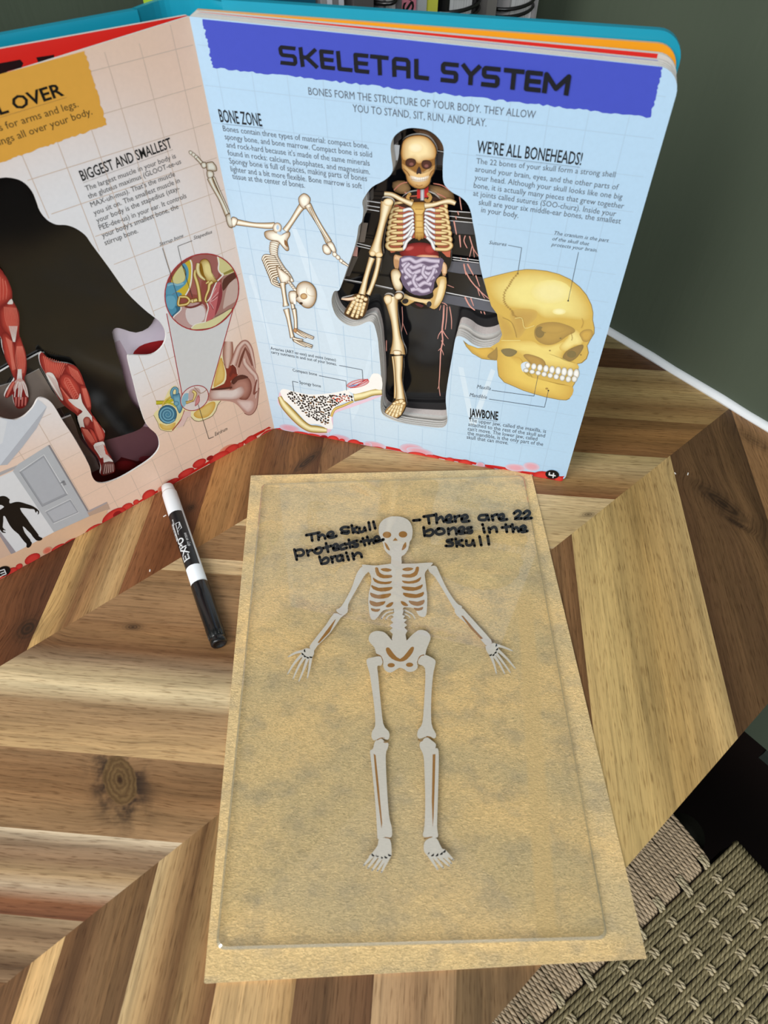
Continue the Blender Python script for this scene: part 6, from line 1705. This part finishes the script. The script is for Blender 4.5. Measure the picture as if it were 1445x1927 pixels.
# orange heading patch
t = Pic(TL, 6e-5)
jr = random.Random(8)
pt_ = lambda u, v: None
t.poly([(159, 96)] + jag((159, 96), (201, 235), 26, 1.8, jr)[1:] + jag((201, 235), (0, 306), 40, 1.6, jr) + [(-60, 326), (-60, 160), (0, 139.5)], (246, 182, 76))
t.build('heading_patch', left_page, None, 'torn edged orange heading patch')
paragraph('L', left_page, 'heading_lettering', [((0, 216), (121, 178.5), 'L OVER')], 26, col=(22, 20, 18), bold=0.022)
paragraph('L', left_page, 'subtitle_lettering', [((0, 246.5), (148, 200.7), 's for arms and legs.'), ((0, 273), (174, 214.7), 'ings all over your body.')], 14.5, col=(96, 74, 40))
paragraph('L', left_page, 'heading_lettering', [((155, 340.5), (324, 277), 'BIGGEST AND SMALLEST')], 21, col=(30, 30, 32), bold=0.012)
paragraph('L', left_page, 'printed_paragraph', [
    ((162, 359.5), (331, 297), 'The largest muscle in your body is'), ((167, 374), (341, 307.5), 'the gluteus maximus (GLOOT-ee-us'), ((172, 390), (329.5, 331), "MAX-uh-mus). That's the muscle"),
    ((177.5, 405), (338.5, 343), 'you sit on. The smallest muscle in'), ((182.7, 419.4), (338, 357.5), 'your body is the stapedius (stay-'), ((188, 433), (351, 372), 'PEE-dee-us) in your ear. It controls'),
    ((193, 447.5), (336, 392), "your body's smallest bone, the"), ((198, 461.5), (260, 437.5), 'stirrup bone.')], 10.5, col=(92, 90, 92))
paragraph('L', left_page, 'caption_lettering', [((300.7, 463), (345, 445.7), 'Stirrup bone'), ((364.4, 451), (399.4, 438.5), 'Stapedius'), ((404.6, 820.5), (428, 809), 'Eardrum')], 7, each=True, col=(66, 62, 60), shear=0.25)
for a, b in (((0, 221), (126, 183)), ((157, 344), (326, 281))):
    t = Pic(TL, 3.5e-4); n = int((b[0] - a[0]) / 2.4)
    for i in range(n): t.line([(a[0] + (b[0] - a[0]) * i / n, a[1] + (b[1] - a[1]) * i / n), (a[0] + (b[0] - a[0]) * (i + 0.5) / n, a[1] + (b[1] - a[1]) * (i + 0.5) / n)], 0.9, (120, 100, 84))
    t.build('dotted_rule', left_page)
for p in ([(305.6, 467), (335, 562)], [(361.6, 453), (334.5, 463.5), (342, 496), (362, 559)], [(402, 822), (393, 826), (372.6, 760.7)]):
    t = Pic(TL, 3.5e-4)
    for a, b in zip(p, p[1:]): t.line([a, b], 0.9, (70, 64, 62))
    t.build('leader_line', left_page)

# magnified ear circle
t = Pic(TL, 9e-5, 3e-6)
t.poly([(313.5, 590), (348, 770), (395, 738), (442, 570)], (228, 229, 231))
for p in ([(313.5, 590), (348, 770)], [(442, 570), (395, 738)]): t.line(p, 1.6, (178, 52, 60))
t.at(300, 470, 9.03)
CIR = [(720 + 628 * math.cos(a) - 0, 718 + 648 * math.sin(a) - 60 * math.cos(a)) for a in [2 * math.pi * i / 44 for i in range(44)]]
def inC(pts, k=0.985):
    """keep a shape inside the circle outline"""
    out = []
    for x, y in pts:
        X = (x - 720) / 628; Y = (y - 718 + 60 * X) / 648
        r = math.hypot(X, Y)
        if r > k: X, Y = X / r * k, Y / r * k
        out.append((720 + 628 * X, 718 + 648 * Y - 60 * X))
    return out
t.poly(CIR, (160, 82, 72)); 
def cp(p, c, s=3): t.poly(inC([(q[0], q[1]) for q in spline([(x, y, 0) for x, y in p], s, True)]), c)
cp([(560, 60), (1000, 60), (1000, 430), (900, 500), (560, 500)], (172, 106, 100)); cp([(300, 960), (560, 900), (760, 940), (790, 1230), (500, 1340), (260, 1240)], (206, 168, 164)); cp([(480, 980), (740, 960), (760, 1180), (560, 1290), (450, 1150)], (232, 220, 220))
cp([(560, 220), (700, 220), (700, 700), (600, 760), (530, 680)], (176, 104, 96)); cp([(1080, 420), (1400, 300), (1400, 900), (1200, 1010), (900, 1190), (1060, 800)], (178, 132, 122)); cp([(1180, 560), (1360, 520), (1340, 820), (1150, 960), (1080, 980)], (214, 186, 176)); cp([(1090, 500), (1300, 370), (1360, 420), (1200, 560), (1080, 700)], (96, 52, 40))
cp([(985, 100), (1100, 110), (1280, 260), (1290, 360), (1090, 440), (1020, 380), (1000, 250)], (226, 218, 154)); cp([(1090, 430), (1290, 350), (1290, 300), (1180, 350), (1080, 400)], (160, 148, 70)); t.line([(988, 105), (1010, 220), (1000, 330), (1040, 400), (1085, 425), (985, 530)], 22, (250, 244, 236), 3)
cp([(1040, 560), (1060, 700), (1050, 860), (960, 1100), (780, 1240), (830, 1050), (830, 900), (960, 590)], (206, 108, 112)); cp([(1040, 570), (1070, 720), (1040, 900), (940, 1130), (980, 900), (1010, 720)], (150, 58, 66))
for p in ([(960, 650), (900, 760), (850, 880)], [(1000, 720), (930, 800), (850, 880)], [(985, 800), (930, 850), (860, 890)], [(920, 1000), (880, 930), (850, 890)]): t.line(p, 9, (238, 190, 192), 3); 
t.line([(1010, 760), (900, 850)], 7, (110, 34, 40)); t.line([(915, 1020), (870, 930)], 7, (110, 34, 40))
t.line([(980, 530), (920, 660), (870, 800), (815, 880)], 20, (250, 244, 238), 3); t.line([(795, 890), (830, 980), (800, 1120), (775, 1235)], 18, (250, 244, 238), 3)
cp([(200, 560), (250, 420), (360, 280), (400, 250), (540, 170), (560, 320), (550, 560), (500, 700), (420, 790), (280, 720)], (224, 196, 60)); cp([(225, 560), (250, 430), (370, 280), (420, 380), (430, 480), (380, 560), (300, 580)], (226, 220, 158)); t.line([(520, 170), (550, 260), (545, 480), (510, 650), (440, 780)], 22, (250, 246, 236), 3)
cp([(110, 600), (200, 555), (310, 580), (420, 530), (440, 440), (430, 340), (380, 270), (430, 230), (490, 330), (490, 470), (440, 590), (330, 680), (210, 760), (110, 770)], (96, 166, 196)); t.line([(140, 610), (220, 580), (310, 600), (410, 570)], 26, (150, 200, 220), 4); t.line([(395, 270), (440, 350), (450, 440)], 16, (40, 84, 110), 3)
cp([(100, 770), (220, 760), (290, 720), (380, 750), (330, 860), (320, 940), (350, 980), (300, 1080), (220, 1160), (150, 1090), (110, 950)], (84, 156, 188)); cp([(120, 800), (240, 790), (280, 900), (220, 1010), (130, 960)], (112, 180, 208)); cp([(270, 960), (345, 960), (340, 1040), (240, 1150), (200, 1130), (290, 1040)], (52, 110, 140)); t.line([(365, 960), (360, 1030), (250, 1130), (245, 1180), (290, 1250)], 20, (250, 244, 238), 3)
cp([(540, 1345), (620, 1270), (780, 1230), (1000, 1130), (1220, 1000), (1180, 1090), (950, 1290), (720, 1345)], (232, 226, 172)); t.line([(540, 1330), (620, 1262), (780, 1228)], 14, (250, 246, 236), 3); t.line([(940, 1140), (1080, 1070), (1215, 995)], 7, (90, 70, 60), 3)
GE, GM, GO = (166, 118, 20), (250, 232, 160), (96, 66, 16)
t.line([(430, 960), (520, 980), (640, 950), (720, 900)], 34, (128, 58, 56), 3)
t.bone([(610, 340), (600, 430), (640, 560), (670, 700), (690, 880)], [30, 50, 56, 54, 62], GE, GM, GO, 5, 5); t.bone([(660, 230), (650, 330), (690, 440), (780, 510)], [60, 70, 60, 40], (190, 150, 60), (250, 240, 190), GO, 5, 5)
t.blob([(690, 220), (740, 165), (800, 165), (850, 220), (880, 340), (900, 430), (940, 500), (985, 540), (900, 560), (830, 550), (780, 500), (710, 400)], GE, GM, 3, off=(20, -50), outline=GO, ow=5); t.poly([(690, 260), (720, 240), (760, 420), (800, 490), (720, 420)], (150, 104, 16), 3)
t.bone([(900, 545), (850, 590), (835, 680), (795, 780), (780, 860), (810, 895)], [60, 56, 44, 36, 32, 22], GE, GM, GO, 5, 5); t.bone([(840, 540), (790, 575)], [40, 26], GE, GM, GO)
for p in ([(340, 800), (320, 930), (380, 940), (470, 920), (510, 860), (460, 805), (385, 800), (340, 800)],): t.line(p, 52, GO, 4); t.line(p, 40, (200, 154, 44), 4); t.line(p, 16, (250, 232, 170), 4)
t.bone([(520, 870), (570, 870), (640, 850)], [44, 64, 60], GE, GM, GO, 3, 5); t.ell(560, 870, 22, 34, (214, 172, 70), (250, 236, 176), outline=GO, ow=4)
t.line([(510, 690), (545, 750), (555, 830), (572, 880)], 6, (150, 40, 40), 3)
t.line(CIR + CIR[:2], 17, (186, 54, 58))
t.build('ear_closeup_illustration', left_page, None, 'round close-up of the tiny ear bones')

# ear cross-section
t = Pic(TL, 9e-5, 3e-6)
t.at(280, 620, 6.568)
def cq(p, c, s=3): t.poly(p, c, s)
def eb(p, e, m, **k): t.blob(p, e, m, 3, **k)
cq([(770, 730), (890, 310), (940, 440), (960, 560), (945, 650), (870, 710)], (250, 240, 196), 2); eb([(800, 690), (885, 350), (930, 470), (940, 560), (920, 640), (850, 690)], (222, 170, 70), (240, 206, 120))
cq([(880, 320), (960, 480), (1000, 440), (1090, 500), (1100, 620), (1060, 700), (900, 735), (790, 730), (930, 670), (960, 560), (935, 450)], (146, 56, 40), 2)
t.bone([(985, 150), (980, 260), (975, 380), (968, 480)], [100, 130, 110, 36], (150, 84, 64), (232, 200, 186), None, 4)
OUT = [(1020, 420), (1060, 300), (1090, 210), (1140, 145), (1200, 128), (1250, 165), (1290, 260), (1310, 380), (1320, 500), (1350, 600), (1362, 720), (1350, 850), (1335, 960), (1290, 1030), (1235, 1055), (1180, 1030), (1120, 960), (1040, 900), (900, 880), (735, 880), (735, 790), (880, 740), (1030, 700), (1010, 640), (1100, 560)]
t.poly(OUT, (206, 158, 144), 3); t.line([(1362, 720), (1350, 850), (1335, 960), (1290, 1035), (1235, 1058), (1180, 1035)], 8, (130, 66, 54), 3)
t.bone([(1040, 440), (1080, 320), (1120, 220), (1190, 160), (1250, 230), (1285, 360), (1310, 480)], [90, 80, 70, 60, 56, 44, 26], (150, 82, 66), (236, 204, 192), None, 5)
t.bone([(1110, 470), (1150, 340), (1195, 220)], [20, 30, 16], (110, 56, 42), (126, 68, 54), None, 4); t.bone([(1190, 220), (1240, 330), (1280, 450)], [16, 34, 16], (120, 64, 50), (150, 90, 76), None, 4)
t.bone([(1180, 360), (1190, 420), (1260, 510), (1320, 580), (1335, 700), (1320, 850)], [50, 60, 66, 60, 46, 30], (166, 102, 88), (236, 206, 194), None, 5)
eb([(1020, 650), (1100, 590), (1200, 580), (1260, 640), (1270, 760), (1220, 860), (1150, 870), (1080, 830), (1000, 760)], (128, 64, 50), (196, 140, 124))
eb([(1020, 640), (1080, 580), (1160, 560), (1230, 590), (1180, 610), (1100, 630), (1050, 680)], (86, 42, 34), (100, 52, 42)); eb([(760, 760), (900, 740), (1050, 740), (1150, 700), (1190, 760), (1150, 830), (1060, 870), (900, 870), (760, 860)], (190, 136, 122), (244, 226, 220))
t.line([(770, 742), (900, 735), (1030, 715)], 22, (96, 48, 38), 3); eb([(1080, 870), (1180, 870), (1290, 880), (1300, 960), (1240, 1030), (1180, 1000), (1120, 940)], (206, 156, 144), (242, 214, 206))
t.bone([(1335, 620), (1310, 720), (1300, 800), (1340, 760)], [14, 22, 20, 10], (120, 60, 48), (150, 86, 72), None, 4)
cq([(1020, 440), (1060, 440), (1085, 500), (1075, 560), (1040, 540), (1010, 590), (990, 560), (1020, 500)], (120, 46, 36), 2); t.line([(1030, 425), (1080, 470), (1095, 550)], 8, (236, 204, 190), 3)
# bone below the canal, cochlea side
cq([(445, 990), (560, 1010), (640, 990), (735, 895), (800, 880), (890, 880), (850, 930), (830, 1000), (780, 1070), (700, 1110), (620, 1135), (560, 1120), (520, 1080), (480, 1085), (425, 1195), (300, 1250)], (250, 240, 190), 0)
eb([(560, 1030), (660, 960), (760, 900), (820, 900), (810, 980), (740, 1070), (640, 1100), (570, 1080)], (224, 172, 66), (238, 206, 124)); t.line([(890, 882), (850, 935), (830, 1000), (780, 1072), (700, 1112), (620, 1137), (560, 1122), (520, 1080), (480, 1085), (425, 1195)], 7, (120, 100, 66), 2)
cq([(60, 1060), (90, 1010), (160, 940), (240, 760), (330, 690), (370, 800), (430, 960), (445, 1010), (400, 1110), (290, 1255), (150, 1240), (110, 1150)], (250, 236, 176), 2); eb([(130, 1160), (220, 1190), (330, 1150), (290, 1235), (170, 1235)], (224, 178, 72), (240, 206, 120)); t.line([(440, 1000), (400, 1110), (290, 1250)], 14, (176, 84, 76), 3); cq([(440, 1010), (520, 1010), (520, 1080), (480, 1085), (425, 1195), (330, 1230), (400, 1120)], (238, 206, 200), 0)
t.line([(60, 1060), (110, 1150), (150, 1240), (285, 1262)], 6, (150, 130, 90), 3)
t.bone([(90, 905), (200, 900), (300, 870)], [50, 44, 30], (160, 146, 10), (214, 204, 50), None, 3); t.bone([(180, 930), (230, 860), (300, 830)], [20, 24, 20], (150, 130, 10), (206, 190, 40), None, 3); t.bone([(200, 900), (290, 920), (340, 960)], [16, 26, 16], (170, 150, 20), (220, 208, 70), None, 3)
t.bone([(170, 950), (190, 890), (280, 820)], [16, 18, 14], (206, 160, 50), (236, 206, 110), None, 3)
BE_, BM_ = (44, 104, 134), (126, 184, 208)
t.bone([(300, 850), (280, 780), (310, 725), (350, 740), (350, 810)], [36, 34, 30, 30, 34], BE_, BM_, (30, 70, 92), 4, 2); eb([(290, 810), (340, 800), (380, 790), (400, 900), (420, 960), (380, 1040), (340, 960), (310, 900)], BE_, BM_); t.ell(340, 915, 34, 30, BE_, BM_)
t.ell(232, 1050, 116, 118, (36, 88, 116), (84, 150, 182))
spi = [(232 + (104 - 92 * f) * math.cos(0.6 + f * 17), 1050 + (104 - 92 * f) * math.sin(0.6 + f * 17)) for f in [i / 60 for i in range(61)]]
t.bone(spi, [30 - 14 * i / 60 for i in range(61)], (44, 104, 136), (132, 190, 214), (26, 66, 90), 1, 2)
# the little circle
SC_ = [(565 + 172 * math.cos(a), 848 + 152 * math.sin(a) - 34 * math.cos(a)) for a in [2 * math.pi * i / 36 for i in range(36)]]
t.poly(SC_, (238, 226, 224)); cq([(410, 850), (450, 790), (500, 800), (470, 900), (430, 960), (405, 900)], (150, 196, 216), 3); cq([(500, 760), (600, 720), (640, 780), (600, 880), (500, 890)], (214, 184, 180), 3)
t.bone([(540, 760), (575, 790), (560, 850), (540, 890)], [30, 40, 24, 16], GE, GM, GO, 3, 2); t.bone([(460, 905), (500, 895), (545, 880)], [34, 26, 20], GE, (230, 200, 120), GO, 3, 2); eb([(610, 810), (632, 850), (620, 910), (570, 950), (580, 880)], (170, 80, 84), (222, 150, 152)); cq([(640, 800), (720, 760), (735, 830), (640, 900)], (238, 222, 216), 2)
t.line([(560, 710), (640, 790), (720, 740)], 8, (170, 130, 100), 3)
t.line(SC_ + SC_[:2], 9, (178, 52, 60))
t.build('ear_illustration', left_page, None, 'cut-away ear with blue cochlea')

# doorway scene at the foot of the page
t = Pic(TL, 6e-5)
t.at(0, 660, 4.378)
t.poly([(-300, 640), (-10, 552), (130, 572), (200, 542), (270, 472), (310, 402), (340, 420), (385, 462), (0, 945), (-300, 1100)], (224, 230, 240)); t.poly([(-300, 640), (-10, 552), (60, 580), (20, 760), (-300, 940)], (236, 240, 246))
t.poly([(0, 945), (385, 460), (360, 520), (300, 640), (180, 800), (60, 940)], (196, 200, 210), 0)
t.poly([(150, 940), (0, 1000), (-250, 1110), (-250, 1130), (0, 1030), (152, 960)], (190, 186, 188)); t.poly([(-250, 1150), (0, 1038), (105, 992), (445, 1495), (130, 1660), (0, 1720), (-250, 1830)], (240, 242, 246))
t.poly([(105, 992), (150, 935), (395, 780), (740, 1362), (445, 1495)], (198, 202, 208)); t.poly([(395, 780), (740, 1362), (752, 1356), (410, 776)], (150, 146, 150))
t.poly([(160, 995), (362, 858), (558, 1184), (348, 1284)], (170, 174, 182)); t.poly([(182, 1000), (358, 880), (536, 1176), (352, 1262)], (192, 196, 204)); t.line([(160, 995), (362, 858), (558, 1184)], 7, (236, 238, 242)); t.line([(160, 995), (348, 1284), (558, 1184)], 5, (150, 154, 162))
t.poly([(372, 1325), (580, 1222), (650, 1332), (440, 1425)], (172, 176, 184)); t.poly([(390, 1332), (575, 1240), (634, 1328), (446, 1408)], (196, 200, 208)); t.line([(372, 1325), (580, 1222), (650, 1332), (440, 1425)], 6, (232, 234, 238))
t.poly([(505, 1075), (528, 1066), (548, 1104), (526, 1112)], (150, 152, 158)); t.line([(498, 1090), (532, 1078)], 7, (120, 122, 130))
t.poly([(715, 1325), (880, 1245), (905, 1306), (735, 1362)], (206, 176, 156)); t.poly([(715, 1325), (880, 1245), (884, 1256), (722, 1338)], (186, 176, 178))
t.poly([(-250, 1540), (0, 1490), (130, 1660), (95, 1675), (0, 1560), (-250, 1640)], (168, 160, 166)); t.poly([(-250, 1640), (0, 1530), (92, 1676), (0, 1716), (-250, 1800)], (230, 196, 172))
t.poly([(740, 1362), (445, 1495), (130, 1660), (-200, 1800), (-200, 1950), (200, 1770), (900, 1420), (880, 1310)], (240, 200, 166), 0)
t.at(0, 920, 9.52)
t.poly([(-120, 190), (-60, 150), (0, 135), (60, 126), (115, 142), (150, 170), (172, 190), (165, 225), (170, 255), (200, 258), (260, 238), (330, 233), (400, 246), (480, 272), (560, 298), (620, 330), (670, 368), (698, 400), (700, 430), (688, 455), (672, 455), (682, 425), (672, 402), (655, 402), (648, 430), (630, 410), (612, 368), (540, 360), (450, 345), (370, 342), (362, 355), (385, 410), (430, 470), (490, 545), (530, 610), (590, 690), (650, 770), (692, 828), (688, 842), (720, 865), (755, 880), (758, 900), (735, 920), (700, 930), (650, 922), (615, 885), (590, 860), (550, 800), (490, 745), (440, 690), (405, 672), (415, 710), (440, 780), (490, 850), (540, 912), (545, 935), (570, 965), (560, 1010), (530, 1045), (495, 1056), (472, 1035), (475, 985), (440, 950), (390, 890), (330, 810), (250, 745), (180, 660), (130, 570), (95, 500), (70, 485), (58, 500), (58, 580), (48, 690), (95, 735), (95, 748), (65, 738), (52, 750), (62, 765), (105, 780), (85, 790), (40, 780), (10, 745), (-20, 690), (-40, 560), (-120, 420)], (20, 17, 16), 2)
t.poly([(-10, 292), (30, 292), (68, 315), (60, 335), (0, 372), (-20, 360)], (236, 238, 242), 2)
t.build('doorway_illustration', left_page, None, 'black child silhouette in a grey doorway')
name_is_r = False
def L_bottom(x): return 1092 - x * 0.5365 - 0.00005 * x * x
lt = [(505, 815, 9, 8, -0.5, 'p'), (430, 850, 22, 12, -0.5, 'p'), (150, 1010, 26, 16, -0.5, 'p'), (310, 920, 14, 8, -0.5, 'p'), (90, 1035, 10, 6, -0.5, 'p'), (120, 1030, 26, 12, -0.5, 'p')]
lt += [(503, 818, 16, 7, -0.5, 'r'), (472, 829, 13, 8.5, -0.6, 'r'), (452, 838, 7, 5, -0.5, 'r'), (436, 845, 15, 7, -0.5, 'r'), (413, 862, 22, 10, -0.5, 'r'), (395, 862, 7, 4, -0.5, 'd'), (375, 872, 14, 7, -0.5, 'r'), (350, 890, 17, 6, -0.5, 'r'), (322, 908, 16, 5, -0.5, 'r'), (304, 921, 8, 6, -0.5, 'p'),
       (280, 932, 14, 9, -0.6, 'r'), (256, 945, 6, 4.5, -0.5, 'r'), (239, 955, 12, 7, -0.5, 'r'), (215, 972, 26, 12, -0.55, 'r'), (221, 968, 9, 6, -0.5, 'd'), (178, 997, 20, 8, -0.5, 'r'), (155, 1010, 5, 3, -0.4, 'd'), (132, 1020, 14, 4, -0.5, 'r'), (110, 1032, 16, 6, -0.5, 'r'), (89, 1036, 9.5, 6, -0.5, 'p'), (61, 1052, 16, 9, -0.5, 'r'), (36, 1066, 7, 5, -0.5, 'r'), (22, 1076, 12, 7, -0.5, 'r')]
strip = [(515, 812)] + [(x, L_bottom(x) - 4.5 - 2.2 * abs(math.sin(x * 0.05))) for x in range(506, -20, -8)] + [(-20, 1102)] + [(x, L_bottom(x) - 0.4) for x in range(-10, 512, 20)] + [(515, 809.5)]
cells(TL, lt, 'blood_cell_border', left_page, [strip], (214, 40, 30))
t = Pic(TL, 7e-4)
t.ell(7, 1075, 13, 9, (14, 14, 15), rot=-0.3)
for a, b in (((-1, 1074.5), (8, 1071.5)), ((1.5, 1079), (9.5, 1076)), ((3.5, 1083), (11.5, 1080)), ((8, 1071.5), (11.5, 1080))): t.line([a, b], 2.0, (236, 238, 240), 0, True)
t.build('page_number', left_page, None, 'white numeral 3 in a black oval')
# the handstand skeleton's lower leg crosses the fold onto this page
t = Pic(TL, 1.5e-4, 3e-6)
t.at(350, 250, 4.129)
for p, r in (((38, 155), 15), ((60, 172), 16), ((82, 192), 17)): t.ell(p[0], p[1], r * 1.3, r * 0.85, ED, MD, 0.8, outline=OU)
bn([(85, 195), (110, 222), (135, 250)], [26, 22, 30])
bb([(120, 235), (150, 230), (160, 260), (140, 275), (122, 262)]); bb([(158, 235), (180, 228), (206, 226), (218, 240), (234, 262), (236, 295), (200, 296), (165, 292), (160, 262)]); bb([(165, 295), (205, 300), (215, 330), (195, 352), (168, 345)])
bn([(185, 352), (215, 420), (270, 520), (325, 640)], [40, 30, 28, 40], (96, 76, 54)); bn([(215, 345), (255, 440), (300, 540), (335, 620)], [14, 11, 10, 12], (96, 76, 54))
bb([(312, 640), (340, 628), (356, 640), (358, 690), (360, 735), (335, 730), (318, 690)])
t.build('handstand_foot_illustration', left_page, None, 'foot and shin of the handstand skeleton')
